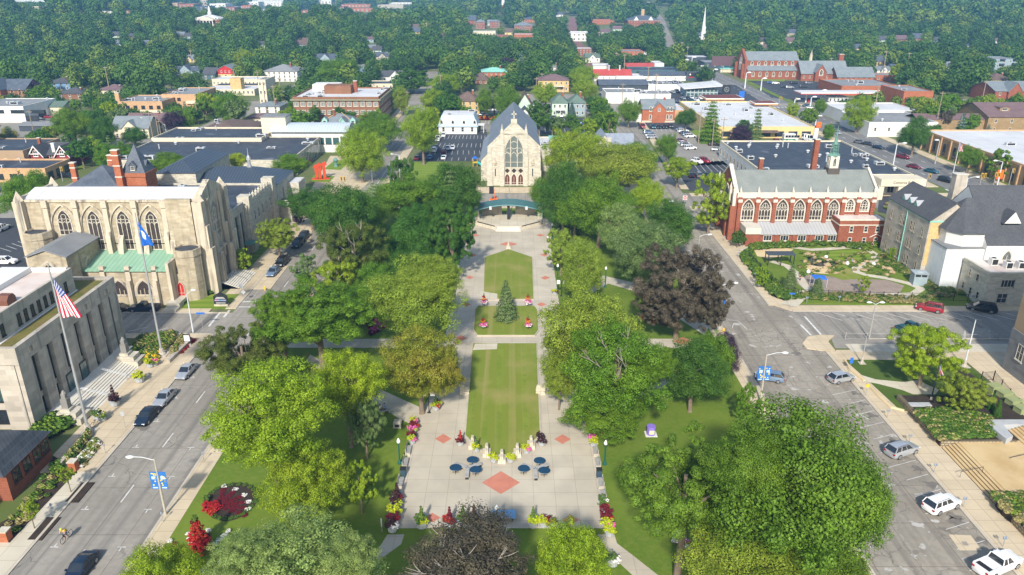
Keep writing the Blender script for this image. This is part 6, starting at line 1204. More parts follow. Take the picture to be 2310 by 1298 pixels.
PARK = [
 ((460,800,752,1062),'fresh','maple','large yellow green maple over the left street pavement',1.8,1158), ((690,780,872,960),'yel','maple','bright yellow green maple behind the large left maple',2,1010), ((778,888,866,1020),'grey','dense','small grey green round tree by the left path corner',1.6,1036),
 ((848,730,1045,905),'orange','maple','orange tinged maple beside the left plaza walk',2,935), ((822,575,1046,765),'olive','broad','broad olive sycamore left of the first lawn panel',2,800), ((585,620,850,805),'mid','feather','wide blue green locust by the left street',3,840),
 ((455,722,640,880),'dolive','feather','dark olive brown locust hanging over the left street',2.5,905), ((705,566,815,690),'gold','gappy','thin golden yellow tree beside the dark beech',2,705), ((655,572,735,650),'grey','gappy','sparse grey tree at the left park edge',2,668),
 ((720,490,882,650),'dolive','dense','dark copper beech with bare grey limbs inside',2,668), ((698,412,862,575),'dark','oak','dark green maple at the far left park corner',2,590), ((868,458,1002,610),'dark','oak','dense dark green maple left of the linden',2,628),
 ((958,458,1082,610),'dark','dense','rounded dark linden beside the stage plaza',2,634), ((874,338,940,450),'dark','gappy','tall narrow tree before the far street',3,470), ((955,364,1102,490),'dark','oak','dark green maple left of the stage roof',2,512), ((985,388,1050,490),'conif','loose','open pale larch with bare leader',1.5,520), ((820,405,1000,490),'mid','oak','mid green maple beyond the dark left maples',2,522),
 ((1222,288,1345,410),'gold','maple','golden yellow locust right of the gothic church',2,440), ((1212,358,1332,520),'dark','broad','dark green tree just right of the stage',2,530), ((1250,366,1324,512),'conif','loose','tall thin pine behind the stage flagpole',1.2,524), ((1308,320,1492,425),'olive','oak','wide dark olive oak at the far right park corner',2,455), ((1276,388,1432,540),'mid','broad','mid green maple right of the pine',2,560), ((1418,402,1502,490),'yel','broad','yellow green tree at the right park edge',2,505),
 ((1338,458,1452,570),'pale','oak','pale flowering tree in the right grove',2,588), ((1372,490,1545,650),'grey','oak','broad grey green tree in the right grove',2,668), ((1440,448,1572,570),'dark','oak','dark tree along the right street',2,600), ((1222,514,1312,610),'olive','gappy','thin olive tree at the right walk edge',2,622), ((1256,538,1366,680),'olive','oak','yellowish olive oak beside the right walk',2,700),
 ((1432,545,1636,750),'copper','dense','large copper beech by the right street',1.2,765), ((1214,640,1444,890),'olive','maple','broad olive sycamore right of the lawn panels',2,905), ((1268,722,1512,962),'mid','maple','large mid green maple with thick pale trunk right of plaza',2.2,985), ((1478,760,1652,912),'dark','oak','spreading dark green hawthorn on the right grass',1.6,930), ((1545,745,1662,860),'mid','oak','rounded green tree behind the hawthorn',1.8,872), ((1596,748,1672,850),'purple','oak','dark purple plum by the right pavement',1.6,862),
 ((1390,955,1705,1255),'moss','feather','wide feathery locust in the right foreground',2.5,1310), ((1590,888,1998,1290),'moss','oak','huge green oak in the right foreground',3,1385), ((1530,1180,1860,1440),'olive','maple','yellow green crown at the bottom right edge',2.5,1480), ((1196,1168,1372,1400),'fresh','maple','fresh green maple at the bottom right of centre',2,1440),
 ((880,1165,1240,1430),'copper','broad','dark copper beech with dead pale branches at the bottom',2,1470), ((466,1148,858,1460),'pale','maple','pale tipped maple at the bottom left of centre',2,1500), ((268,1215,475,1420),'fresh','broad','small fresh green tree at the bottom left',2,1440), ((1114,636,1168,724),'conif','conifer','small pointed spruce on the middle lawn',0.4,726), ((1658,865,1716,958),'mid','gappy','small green sapling by the right pavement',1.2,968), ((770,1036,852,1150),'fresh','gappy','small fresh green tree under the large left maple',1.4,1160),
 ((640,420,760,500),'dark','broad','dark green tree at the theatre street corner',2,520),
 # street and garden trees
 ((578,488,672,572),'olive','dense','olive crab apple before the castellated hall',1.2,588), ((522,560,572,612),'fresh','bush','bright green shrub beside the church steps',0.4,616), ((660,484,688,508),'purple','bush','purple shrub by the theatre entrance',0.3,510), ((1554,388,1654,520),'fresh','gappy','slender yellow green tree before brick church',2.5,528), ((2010,722,2172,862),'yel','dense','rounded bright green tree on the corner lawn',0.8,872), ((2120,838,2228,936),'olive','dense','dense dark olive shrub right of the curved path',0.2,940),
 ((756,288,872,405),'fresh','broad','broad green honey locust before the museum',2.5,412), ((790,252,905,335),'mid','broad','broad green tree along the museum street',2.5,345), ((905,238,1000,350),'fresh','broad','tall fresh green tree across from the museum',2.5,372), ((610,348,700,395),'mid','broad','green tree behind the theatre roof',2,450), ((328,344,424,402),'mid','broad','green tree left of the fly tower',2,460), ((510,345,560,382),'yel','broad','yellow green tree between theatre and museum',2,440), ((1475,300,1535,360),'mid','broad','green street tree left of the gravel lot',2,372), ((1490,350,1570,410),'fresh','vase','vase shaped street tree by the asphalt lot',2.5,425),
 ((1348,240,1400,312),'mid','gappy','green maple by the grey street',2,322), ((1392,222,1446,282),'mid','broad','green tree left of the red brick house',2,290), ((1524,244,1572,290),'dark','broad','dark tree between brick house and white roof',2,300), ((1578,232,1632,318),'mid','loose','layered bright green larch before the white roof',1,322), ((1640,278,1702,332),'purple','broad','dark purple tree before the cream shops',1.5,338), ((1690,250,1725,330),'grey','loose','pale spruce beside the purple tree',1,335),
 ((2028,262,2104,340),'dark','oak','dark tree with pale trunk before the brown hall',2,352), ((1900,218,1975,292),'fresh','maple','bright green tree in front of the white stores',2,300), ((1836,222,1866,260),'mid','broad','young green tree by the avenue pavement',2,266), ((1852,280,1886,318),'mid','broad','young green tree on the avenue verge',2,322), ((2160,328,2214,380),'mid','broad','green tree before the post office wall',2,392), ((2220,336,2284,404),'mid','gappy','green tree at the post office corner',2,412), ((2030,420,2062,520),'dark','conifer','dark spruce beside the stone annex',0.6,530), ((1646,518,1684,556),'dark','bush','clipped dark yew by the brick church',0.2,560),
 ((120,240,208,322),'mid','broad','large green tree before the parking garage',2,332), ((205,265,262,335),'dark','broad','dark green tree left of the tan house',2,345), ((270,285,334,328),'dark','broad','dark trees before the tan house',2,336), ((210,318,300,385),'mid','maple','green tree behind the tower house chimney',2,395), ((366,252,415,300),'purple','broad','dark purple tree right of the porch house',1.5,306), ((408,250,440,295),'mid','broad','small green tree before the apartments',1.5,300), ((404,294,432,322),'purple','broad','small purple tree by the grey street',1,326), ((480,212,560,278),'mid','broad','broad green tree by the apartments street',2,284), ((0,285,40,330),'orange','broad','reddish green tree at the left edge',2,335), ((10,380,125,500),'mid','broad','green tree behind the stone church at the left edge',2,500), ((160,600,245,640),'olive','bush','olive shrub on the church side court',4.5,660),
 ((60,190,130,235),'mid','midb','green tree right of the brick chapel',2,242), ((62,180,98,220),'purple','mid','dark purple tree by the brick chapel',2,226), ((712,136,828,196),'mid','broad','massive green tree behind office block',2,205), ((885,196,925,255),'olive','maple','golden olive tree right of office block',2,262), ((880,160,985,205),'dark','midb','dark broad tree beyond the tudor house',2,212), ((960,170,1050,215),'fresh','broad','fresh green trees beyond the yellow house',2,225), ((948,200,1010,256),'fresh','maple','fresh tree left of the yellow house',2,262), ((1010,215,1045,262),'mid','broad','green tree before the yellow house',1.5,268), ((1070,200,1118,260),'mid','broad','green tree right of the yellow house',2,268), ((1115,190,1175,265),'mid','broad','green tree behind the gothic gable',2,272), ((1200,184,1262,240),'fresh','maple','light green tree by the yellow apartments',2,248), ((1285,150,1345,205),'fresh','broad','row tree beside the red roof workshop',2,214), ((1290,175,1350,225),'fresh','broad','nearer row tree beside the red roof workshop',2,234), ((1317,218,1352,250),'dark','broad','dark tree right of the blue grey house',1,254), ((1280,232,1300,262),'spruce','conifer','small dark spruce between green houses',0.3,264),
 ((1055,105,1072,170),'spruce','midc','blue spruce among the middle trees',1,172), ((1160,120,1192,165),'spruce','midc','blue spruce right of the italianate house',1,170), ((980,95,1003,140),'spruce','midc','tall blue spruce in the middle woods',1,142), ((1128,130,1165,162),'purple','mid','dark purple tree above the italianate house',1.5,166), ((525,112,585,165),'gold','maple','pale yellow tree with bare limbs on the left',2,170), ((2005,140,2055,185),'gold','mid','golden tree behind church hall',2,190), ((1910,118,1960,160),'fresh','mid','fresh green tree right of the tall chimney',2,164),
]
MORE = {'large yellow green maple over': [(592,975,795,1165)], 'large mid green maple with': [(1262,860,1452,972),(1420,770,1520,860)], 'huge green oak': [(1585,930,1780,1110),(1800,1000,2000,1230),(1700,1180,1960,1330)], 'pale tipped maple': [(700,1190,865,1330),(470,1180,640,1330)], 'broad olive sycamore left': [(900,570,1050,680)], 'broad olive sycamore right': [(1212,770,1330,885)], 'large copper beech by': [(1540,620,1645,745),(1432,640,1540,735)], 'orange tinged maple': [(950,770,1048,895)], 'wide blue green locust': [(580,640,720,770)]}
PARK += [(q, c, k, None, 2, None) for q, c, k in (((755,425,880,545),'mid','oak'),((925,415,1045,505),'dark','broad'),((860,560,985,650),'dark','oak'),((790,590,900,700),'mid','oak'),((690,440,800,530),'dark','broad'),((1330,415,1440,505),'mid','broad'),((1400,560,1500,640),'dark','oak'),((1245,420,1350,525),'mid','oak'),((1290,300,1380,400),'yel','maple'),((1380,320,1490,400),'mid','oak'),((1225,820,1300,905),'olive','maple'),((575,690,700,800),'mid','feather'),((1040,430,1090,480),'mid','oak'),((1190,400,1250,470),'mid','oak'),((730,640,850,720),'mid','oak'),((1470,460,1560,530),'mid','oak'))]
for bx_, c, k, lb, cl, py in PARK:
    t = T_(bx_, c, k, lb, cl, py, group='trees in the park' if not py or py > 450 else TREEG)
    for k_, l_ in MORE.items():
        if lb and lb.startswith(k_):
            for q in l_:      # further lobes of the same crown
                x, Y, r_, rz, zc = fit(q, cl, py); o = [h for h in t.children if h.name.startswith('crown')][0].copy(); COL.objects.link(o); o.parent = t; o.location = (x-t.location.x, (-0.25*r_ if (q[3]-q[1]) else 0), zc); o.scale = (r_, r_, rz); o.rotation_euler = (0, 0, q[0]*1.7)
    if lb and ('dead pale' in lb or 'bare grey' in lb or 'thick pale' in lb):
        x, Y, r_, rz, zc = fit(bx_, cl, py); s = 0.93 if 'dead' in lb else 0.9
        put('bare_branches', twigs(5 if 'dead' in lb else 6, 18 if 'dead' in lb else 6), t, (0,-r_*0.15,zc+rz*0.1), 0, (r_*s, r_*s, rz*s))
# scattered town trees: the nearest as trees of their own, the rest as woods
EXC = []
for pts, w in ROADS:
    for (a, b), (c, d) in zip(pts, pts[1:]): EXC.append((a, b, c, d, w/2+2.5))
def blocked(x, y, r):
    for a, b, c, d in FOOT:
        if a-r*0.6 < x < b+r*0.6 and c-r*0.6 < y < d+r*0.6: return True
    for a, b, c, d, w in EXC:
        L = (c-a)**2+(d-b)**2; t = max(0, min(1, ((x-a)*(c-a)+(y-b)*(d-b))/L))
        if math.hypot(x-a-t*(c-a), y-b-t*(d-b)) < w+r*0.3: return True
    return False
def hides(x, y, r, h, z):
    k = pxm(y, z+h*0.6); px, pt = proj(x, y, z+h); pb = proj(x, y, z+1)[1]
    for a, t, b, q, Y in KEEP:
        if Y > y and a-r*k*0.35 < px < b+r*k*0.35 and pt < q-(q-t)*0.52 and pb > t: return True
    return False
rs = random.Random(11); spots = []; grid_ = {}
def free(x, y, d):
    cx, cyy = int(x//14), int(y//14)
    for i in (-1,0,1):
        for j in (-1,0,1):
            for (a, b, q) in grid_.get((cx+i,cyy+j), ()):
                if (a-x)**2+(b-y)**2 < ((d+q)*0.62)**2: return False
    grid_.setdefault((cx,cyy), []).append((x, y, d)); return True
for o in [o for o in COL.objects if o.get('category') == 'tree']: grid_.setdefault((int(o.location.x//14), int(o.location.y//14)), []).append((o.location.x, o.location.y, 6))
n = 0
while len(spots) < 5000 and n < 90000:
    n += 1; y = 226+(rs.random()**0.8)*(900-226); x = rs.uniform(-0.74, 0.74)*(y*0.95+25)
    if y < 300 and (-52 < x < 130): continue
    if y < 262 and -130 < x < 0: continue
    if 128 < x < 150 and y < 700: continue
    if y < 430 and x > 56 and rs.random() < 0.8: continue
    r = rs.uniform(3.4, 6.8)*(1 if y < 420 else 1.22)
    if blocked(x, y, r): continue
    z = float(T(x, y)); h = r*rs.uniform(1.8, 2.7)
    if hides(x, y, r, h, z): continue
    if free(x, y, r): spots.append((x, y, r, h, z))
spots.sort(key=lambda s: s[1])
CW = ['mid']*9+['dark']*9+['fresh']*5+['olive']*4+['grey']*2+['yel']*1+['copper']*1
NI = 300-ntree[0]
for x, y, r, h, z in spots[:NI]:
    c = rs.choice(CW); q = rs.random(); k = 'midc' if q < 0.06 else rs.choice(['mid','mid','midb','midv'])
    if k == 'midc': c = rs.choice(['spruce','conif']); r *= 0.6
    plant(x, y, z, r, h*0.42, h*0.58, k, c, 'tree')
# the far woods: one mass of crowns no one could count
rest = [(x, y, r, h, z) for x, y, r, h, z in spots[NI:]]
rng = np.random.default_rng(5); far = []
def sow(y0, y1, n, r0, r1, out=0):
    k = 0
    while k < n:
        y = rs.uniform(y0, y1); x = rs.uniform(-0.95, 0.95)*y; r = r0+(r1-r0)*rs.random()**1.6; k += 1
        if math.sin(x/83+2)*math.sin(y/127+x/310) > 0.72 and rs.random() < 0.85: continue
        if blocked(x, y, r) or abs(x) < out*y+25*(out > 0): continue
        if y < 4500 and hides(x, y, r, r*2.1, float(T(x, y))): continue
        p = proj(x, y, float(T(x, y)))
        if y < 1100 and 428 < p[0] < 490 and 52 < p[1] < 90: continue
        if y < 2200 and 500 < p[0] < 560 and p[1] < 30 and rs.random() < 0.5: continue
        far.append((x, y, r, r*rs.uniform(1.9, 2.4)))
sow(300, 700, 1500, 4, 9, .66); sow(640, 900, 1300, 4, 10); sow(880, 1500, 6000, 5, 14); sow(1500, 2600, 6600, 6, 16); sow(2600, 5200, 3600, 12, 24)
protos = [crownV(100+i, 12, 0.42, q, s) for i, (q, s) in enumerate(((620,0.115),(620,0.115),(320,0.16),(320,0.16),(100,0.30)))]
def woods(name, lst, col, seed, label):
    vs = []
    for i, (x, y, r, h) in enumerate(lst):
        pr = protos[(0 if y < 900 else 2)+(i % 2)] if y < 2200 else protos[4]; a = rs.uniform(0, 6.28); c, s = math.cos(a), math.sin(a)
        V = pr.copy(); X = V[:,0]*c-V[:,1]*s; Y = V[:,0]*s+V[:,1]*c; z = float(T(x, y))
        vs.append(np.stack([X*r+x, Y*r+y, V[:,2]*h*0.47+z+h*0.52], 1))
    me = qmesh(name, np.vstack(vs)); me.materials.append(col); o = put(name, me); tag(o, label, 'woods', None, 'stuff')
def wmat(name, c1, c2):
    m = leafmat(name, c1, c2, 0.3, 0.9, 0.2, 1.0); t = m.node_tree
    for nd in t.nodes:
        if nd.type == 'TEX_NOISE': nd.inputs['Scale'].default_value = 0.075
    return m
lst = [(x, y, r, h) for x, y, r, h, z in rest]+far; rs.shuffle(lst); k3 = len(lst)
woods('distant_woods', lst[:int(k3*.42)], wmat('far_leaf_dark', (0.036,0.100,0.018), (0.070,0.150,0.026)), 1, 'dark green woods covering the far hills')
woods('distant_woods', lst[int(k3*.42):int(k3*.8)], wmat('far_leaf_mid', (0.072,0.155,0.020), (0.118,0.210,0.030)), 2, 'mid green woods covering the far hills')
woods('distant_woods', lst[int(k3*.8):], wmat('far_leaf_light', (0.135,0.215,0.024), (0.195,0.260,0.038)), 3, 'lighter yellow green woods scattered over the hills')
print('trees', ntree[0], 'spots', len(spots), 'far', len(far))
# ---------------------------------------------------------------- cars
PAINT = {n: mat('car_'+n, c, tuple(x*0.94 for x in c), 1.0, 0.28, metal=mt, spec=0.6) for n, c, mt in (('silver',(0.50,0.52,0.55),.5),('white',(0.80,0.80,0.80),0),('black',(0.012,0.013,0.016),0),('navy',(0.012,0.025,0.05),.1),('charcoal',(0.05,0.055,0.062),.3),('blue',(0.05,0.13,0.33),.2),('steel_blue',(0.20,0.28,0.40),.4),('red',(0.27,0.012,0.022),0),('maroon',(0.17,0.012,0.03),.2),('teal',(0.015,0.09,0.12),.2),('tan',(0.40,0.34,0.26),.3),('grey',(0.22,0.23,0.25),.4))}
TYRE = mat('tyre_rubber', (0.016,0.016,0.017), (0.025,0.025,0.026), 2, 0.9); RIM = mat('wheel_rim', (0.45,0.46,0.47), (0.35,0.36,0.37), 2, 0.35, metal=0.7); LAMPR = mat('tail_lamp', (0.35,0.01,0.01), (0.28,0.01,0.01), 2, 0.3); LAMPW = mat('head_lamp', (0.75,0.76,0.78), (0.6,0.62,0.64), 2, 0.15)
CARW = mat('car_glass', (0.012,0.016,0.022), (0.02,0.027,0.035), 1, 0.05, spec=0.9); BEDL = plain('bed_liner', (0.02,0.02,0.022))
def loft(m, st, mi=0, cap=True):
    n = len(st[0]); o = [p for s in st for p in s]; fs = []
    for i in range(len(st)-1):
        for k in range(n): fs.append((i*n+k, i*n+(k+1)%n, (i+1)*n+(k+1)%n, (i+1)*n+k))
    if cap: fs += [tuple(range(n-1,-1,-1)), tuple(range((len(st)-1)*n, len(st)*n))]
    m.add(o, fs, mi)
SPEC = {  # length, width, height, belt, hood, cabin bottom rear/front, roof rear/front
 'sedan': (4.75,1.84,1.44,0.93,0.80,-0.40,0.20,-0.21,0.035,0.92), 'hatch': (4.35,1.80,1.56,1.04,0.90,-0.485,0.20,-0.37,0.05,0.98), 'suv': (4.75,1.92,1.74,1.16,1.04,-0.49,0.19,-0.41,0.06,1.06),
 'minivan': (5.05,1.98,1.75,1.05,0.95,-0.49,0.29,-0.42,0.12,1.04), 'pickup': (5.75,2.02,1.86,1.16,1.10,-0.11,0.20,-0.08,0.09,1.12), 'van': (5.6,2.05,2.45,1.30,1.15,-0.49,0.36,-0.485,0.27,1.28)}
def carparts(t):
    L, W, Hh, B, hd, cb, cf, rb, rf, tr = SPEC[t]; h = W/2; body = MB(); glass = MB()
    prof = [(-0.5,tr-0.32,.82),(-0.492,tr-0.10,.90),(-0.44,tr,.97),(cb if cb > -0.42 else -0.40,B,1.0),(-0.1,B,1.0),(cf-0.02,B-0.03,1.0),(cf+0.06,hd+0.03,.985),(0.40,hd-0.05,.95),(0.465,hd-0.17,.88),(0.498,0.52,.76)]
    st = []
    for x, z, w in prof:
        lo = 0.30 if abs(x) > 0.46 else 0.22; st.append([(x*L,-w*h*.84,lo),(x*L,-w*h,lo+.14),(x*L,-w*h,z-0.26),(x*L,-w*h*.90,z),(x*L,w*h*.90,z),(x*L,w*h,z-0.26),(x*L,w*h,lo+.14),(x*L,w*h*.84,lo)])
    loft(body, st, 0)
    bw, tw = h*.89, h*.74 if t != 'van' else h*.84
    bt = [(cb*L,-bw,B-.02),(cf*L,-bw*.96,B-.05),(cf*L,bw*.96,B-.05),(cb*L,bw,B-.02)]; tp = [(rb*L,-tw,Hh-.05),(rf*L,-tw,Hh-.05),(rf*L,tw,Hh-.05),(rb*L,tw,Hh-.05)]
    glass.add(bt+tp, [(0,1,5,4),(1,2,6,5),(2,3,7,6),(3,0,4,7)], 0)
    body.add([(rb*L-.03,-tw*.97,Hh-.055),(rf*L+.03,-tw*.97,Hh-.055),(rf*L+.03,tw*.97,Hh-.055),(rb*L-.03,tw*.97,Hh-.055),(rb*L*.9+rf*L*.1,-tw*.8,Hh),(rf*L*.9+rb*L*.1,-tw*.8,Hh),(rf*L*.9+rb*L*.1,tw*.8,Hh),(rb*L*.9+rf*L*.1,tw*.8,Hh)], [(0,3,2,1),(4,5,6,7),(0,1,5,4),(1,2,6,5),(2,3,7,6),(3,0,4,7)], 0)
    for s in (-1, 1):
        for a, b, c, d in ((cb,rb,bw,tw),(cf,rf,bw*.96,tw)): body.tube([(a*L,s*c,B-.05),(b*L,s*d,Hh-.05)], 0.055, 4, 0)
        for q in ((0.5,) if t in ('sedan','hatch') else (0.36,0.68)) if t != 'pickup' else (0.5,):
            xa = cb+(cf-cb)*q-.01; xb = rb+(rf-rb)*q; body.tube([(xa*L,s*bw*1.0,B-.05),(xb*L,s*tw*1.01,Hh-.05)], 0.05 if t != 'van' else 0.3, 4, 0)
        if t in ('suv','minivan'): body.tube([(rb*L*.9,s*tw*.86,Hh+.03),(rf*L*.6,s*tw*.86,Hh+.03)], 0.03, 4, 1)
        body.box(cf*L-0.25, cf*L-0.05, s*(h+.02)-.09, s*(h+.02)+.09, B-.02, B+.13, 0)
    if t == 'pickup': body.box(-0.475*L, -0.125*L, -h*.78, h*.78, tr+.002, tr+.012, 1); body.box(-0.485*L, -0.12*L, -h*.93, -h*.80, tr-.02, tr+.10, 0); body.box(-0.485*L, -0.12*L, h*.80, h*.93, tr-.02, tr+.10, 0); body.box(-0.495*L, -0.475*L, -h*.9, h*.9, tr-.3, tr+.10, 0)
    hl = [MB().box(0.455*L, 0.492*L, s*h*.62-.2, s*h*.62+.2, hd-.34, hd-.20) for s in (-1, 1)]; tl = [MB().box(-0.505*L, -0.47*L, s*h*.74-.14, s*h*.74+.14, tr-.34, tr-.14) for s in (-1, 1)]
    r = 0.34 if t in ('sedan','hatch') else 0.39; wp = [(x*L, s*(h-.10), r) for x in (0.305,-0.30) for s in (-1, 1)]
    return body, glass, hl, tl, wp, r
def wheelmb(r):
    m = MB().lathe([(r*.72,-.12),(r*.97,-.12),(r,-.06),(r,.06),(r*.97,.12),(r*.72,.12)], 14); k = MB().lathe([(r*.72,-.125),(r*.3,-.135),(r*.12,.135),(r*.72,.128)], 10); return m, k
CARN = {}; CARF = {}
def car(t, col, px, py, head, near=False, label=None, group='cars around the streets and lots', z=0.04):
    x, y, _ = Pg(px, py); zz = float(T(x, y))+z; rz = R(head); nm = {'sedan':'sedan','hatch':'hatchback','suv':'sport_utility_car','minivan':'minivan','pickup':'pickup_truck','van':'van'}[t]
    if near:
        if t not in CARN:
            body, glass, hl, tl, wp, r = carparts(t); wm, km = wheelmb(r); bm = body.mesh('body', [None, BEDL]); bm.polygons.foreach_set('use_smooth', [True]*len(bm.polygons)); bm.set_sharp_from_angle(angle=R(32))
            CARN[t] = (bm, glass.mesh('windows', CARW), [q.mesh('headlight', LAMPW) for q in hl], [q.mesh('taillight', LAMPR) for q in tl], wm.mesh('wheel', TYRE), km.mesh('rim', RIM), wp)
        bm, gm, hl, tl, wm, km, wp = CARN[t]; root = thing(nm, label, 'truck' if t == 'pickup' else ('van' if 'van' in t else 'car'), (x, y, zz), rz, group)
        b = put('body', bm, root); b.material_slots[0].link = 'OBJECT'; b.material_slots[0].material = PAINT[col]; put('windows', gm, root)
        for q in hl: put('headlight', q, root)
        for q in tl: put('taillight', q, root)
        for p in wp: w = put('wheel', wm, root, p, rot=(math.pi/2,0,0)); put('rim', km, w)
    else:
        if t not in CARF:
            body, glass, hl, tl, wp, r = carparts(t); m = MB(); m.v = list(body.v); m.f = list(body.f); m.m = [0 if q == 0 else 2 for q in body.m]; m.add(glass.v, glass.f, 1)
            for q in hl: m.add(q.v, q.f, 3)
            for q in tl: m.add(q.v, q.f, 4)
            for p in wp: m.tube([(p[0],p[1]-.12,p[2]),(p[0],p[1]+.12,p[2])], r, 8, 2)
            CARF[t] = m.mesh('car', [None, CARW, TYRE, LAMPW, LAMPR])
        root = put(nm, CARF[t], None, (x, y, zz), rz); root.material_slots[0].link = 'OBJECT'; root.material_slots[0].material = PAINT[col]; tag(root, label, 'truck' if t == 'pickup' else ('van' if 'van' in t else 'car'), group)
    if not label: auto(root, ('%s %s' % (col.replace('_',' '), {'suv':'sport utility car','hatch':'hatchback','van':'panel van','pickup':'pickup truck'}.get(t, t))), px, py)
    return root
NEARC = [('sedan','silver',421,845,-92,'silver sedan parked by the kerb nearest the flagpole base'),('sedan','silver',372,905,-92,'silver coupe with sunroof parked just ahead of dark sedan'),('sedan','navy',333,946,-92,'dark navy sedan parked behind two silver cars'),('sedan','navy',183,1292,-92,'dark blue sedan at the bottom left edge'),
 ('sedan','steel_blue',617,619,-93,'light blue sedan nearest of the parked church row'),('suv','black',636,598,-93,'black sport utility car behind the light blue sedan'),('suv','navy',671,556,-93,'dark blue sport utility car before crab apple tree'),('suv','charcoal',685,540,-93,'charcoal sport utility car farthest in the parked row'),
 ('pickup','navy',326,702,180,'dark blue pickup truck parked beside stone church lawn'),('sedan','black',262,702,180,'black sedan half hidden behind city hall corner'),
 ('hatch','silver',1897,860,20,'silver hatchback parked nose in beside blue sign'),('suv','silver',2033,1024,24,'silver sport utility car with dark roof glass'),('suv','white',2122,1147,24,'white sport utility car parked nose in at right kerb'),('pickup','white',2248,1283,24,'white pickup truck with open bed at lower right corner'),('hatch','steel_blue',1735,858,160,'pale blue hatchback beneath the blue street banner'),
 ('suv','red',2095,702,152,'red sport utility car parked on right cross street'),('minivan','black',2213,702,155,'black minivan parked right of the red car'),('pickup','teal',2052,748,20,'teal pickup half hidden behind bright round tree'),('sedan','black',2290,679,176,'black sedan parked against the white church')]
for t, c, px, py, hd, lb in NEARC: car(t, c, px, py, hd, True, lb, 'cars parked along the park streets')
FARC = '''van white 874 325 -95|suv teal 840 368 85|sedan maroon 856 373 -93|suv black 900 298 85|sedan maroon 941 360 90|sedan blue 970 359 90|sedan white 1001 359 90|suv grey 961 345 90|suv white 980 342 90|suv maroon 1001 345 90|sedan charcoal 984 336 -90|sedan silver 1010 338 -90|sedan white 1021 337 -90|pickup white 988 317 90|suv white 1001 308 90
van white 1226 270 -90|suv black 1237 258 -90|sedan blue 1237 268 -90|sedan silver 1250 268 -90|suv white 1266 264 -90|sedan steel_blue 1283 269 -90|pickup white 1256 284 0|suv blue 1320 284 10|sedan maroon 1319 292 5|suv red 1236 243 0|sedan grey 1206 241 0|van white 1310 243 0
suv red 1450 289 -90|suv teal 1473 290 -90|sedan navy 1485 290 -90|sedan black 1498 289 -90|suv charcoal 1512 288 -90|sedan white 1537 295 15|suv white 1541 299 15|sedan charcoal 1545 303 15|suv steel_blue 1550 307 15|suv white 1557 311 15|sedan navy 1585 317 0|sedan maroon 1536 321 15|sedan white 1541 326 15|suv silver 1547 331 15|suv white 1557 338 15|sedan black 1611 329 0|sedan silver 1618 341 -5|suv white 1633 347 -5|suv steel_blue 1463 303 10|sedan silver 1467 308 10|sedan silver 1470 313 10
suv white 1572 368 -60|suv red 1589 367 -60|sedan black 1558 399 90|suv grey 1575 399 90|sedan black 1591 399 90|pickup navy 1470 358 100
sedan navy 1529 236 -80|sedan white 1539 236 -80|sedan navy 1549 236 -80|sedan navy 1560 236 -80|suv charcoal 1569 236 -80|sedan black 1579 236 -80|sedan teal 1560 229 -80|suv white 1571 229 -80|sedan silver 1541 224 -80|sedan navy 1551 224 -80|suv white 1560 224 -80|sedan grey 1570 224 -80|suv white 1579 224 -80|sedan silver 1545 215 0|sedan red 1588 224 -80|sedan white 1597 225 -80|sedan blue 1606 226 -80|suv maroon 1611 219 -80|suv navy 1620 217 -80|sedan charcoal 1628 217 -80|suv white 1600 216 -80|suv white 1642 222 -80|sedan white 1650 226 -80|sedan silver 1518 210 -80|suv navy 1527 209 -80
van white 1384 229 -90|van white 1396 229 -90|van white 1408 228 -90|van white 1419 228 -90|sedan navy 1353 217 -95|sedan black 1638 242 0
sedan grey 1938 324 -60|sedan charcoal 1958 328 -60|sedan navy 1981 336 -62|suv maroon 2036 358 -62|sedan maroon 2061 380 -62|sedan teal 2101 390 -62|suv black 2133 411 -62|sedan black 2214 433 -65|sedan silver 1886 303 -60|suv white 1510 136 -92|sedan white 1523 136 92|suv navy 1530 138 92|sedan grey 1523 112 92|sedan silver 1521 64 92|sedan black 1527 50 92
suv white 15 596 0|suv white 6 520 90|sedan navy 8 432 0|sedan blue 192 359 5|sedan black 153 401 -10|suv white 223 329 0|sedan red 109 267 0|suv black 88 271 5|sedan white 102 299 0|sedan grey 118 295 0|sedan white 252 268 0|sedan white 358 204 0
van white 1822 318 -70|sedan silver 1841 322 -40|suv red 1752 324 -90|sedan white 1781 326 -90|sedan navy 1795 326 -90|sedan blue 1808 327 -90|sedan charcoal 1823 327 -90
sedan blue 1738 190 0|suv white 1749 191 0|suv black 1791 192 0|sedan black 1770 199 0|suv silver 1781 201 0|suv charcoal 1812 199 0|suv grey 1824 191 0|sedan white 1829 246 0|sedan teal 1821 241 0|suv white 1893 236 0|sedan grey 1865 234 0
suv white 2176 247 5|sedan teal 2154 236 90|suv navy 2163 234 90|sedan black 2188 240 90|suv navy 2133 265 5|van white 2164 265 -5|sedan charcoal 2130 230 90|suv red 2196 214 0
sedan navy 434 250 0|suv white 446 330 0|sedan navy 430 330 0|sedan charcoal 460 331 0|sedan white 486 331 0|sedan navy 1098 250 0|suv white 1108 252 0|sedan grey 1090 262 0|suv teal 1448 130 0|van white 1456 125 0'''
for s in FARC.replace('\n','|').split('|'):
    t, c, px, py, hd = s.split(); car(t, c, float(px), float(py), float(hd))
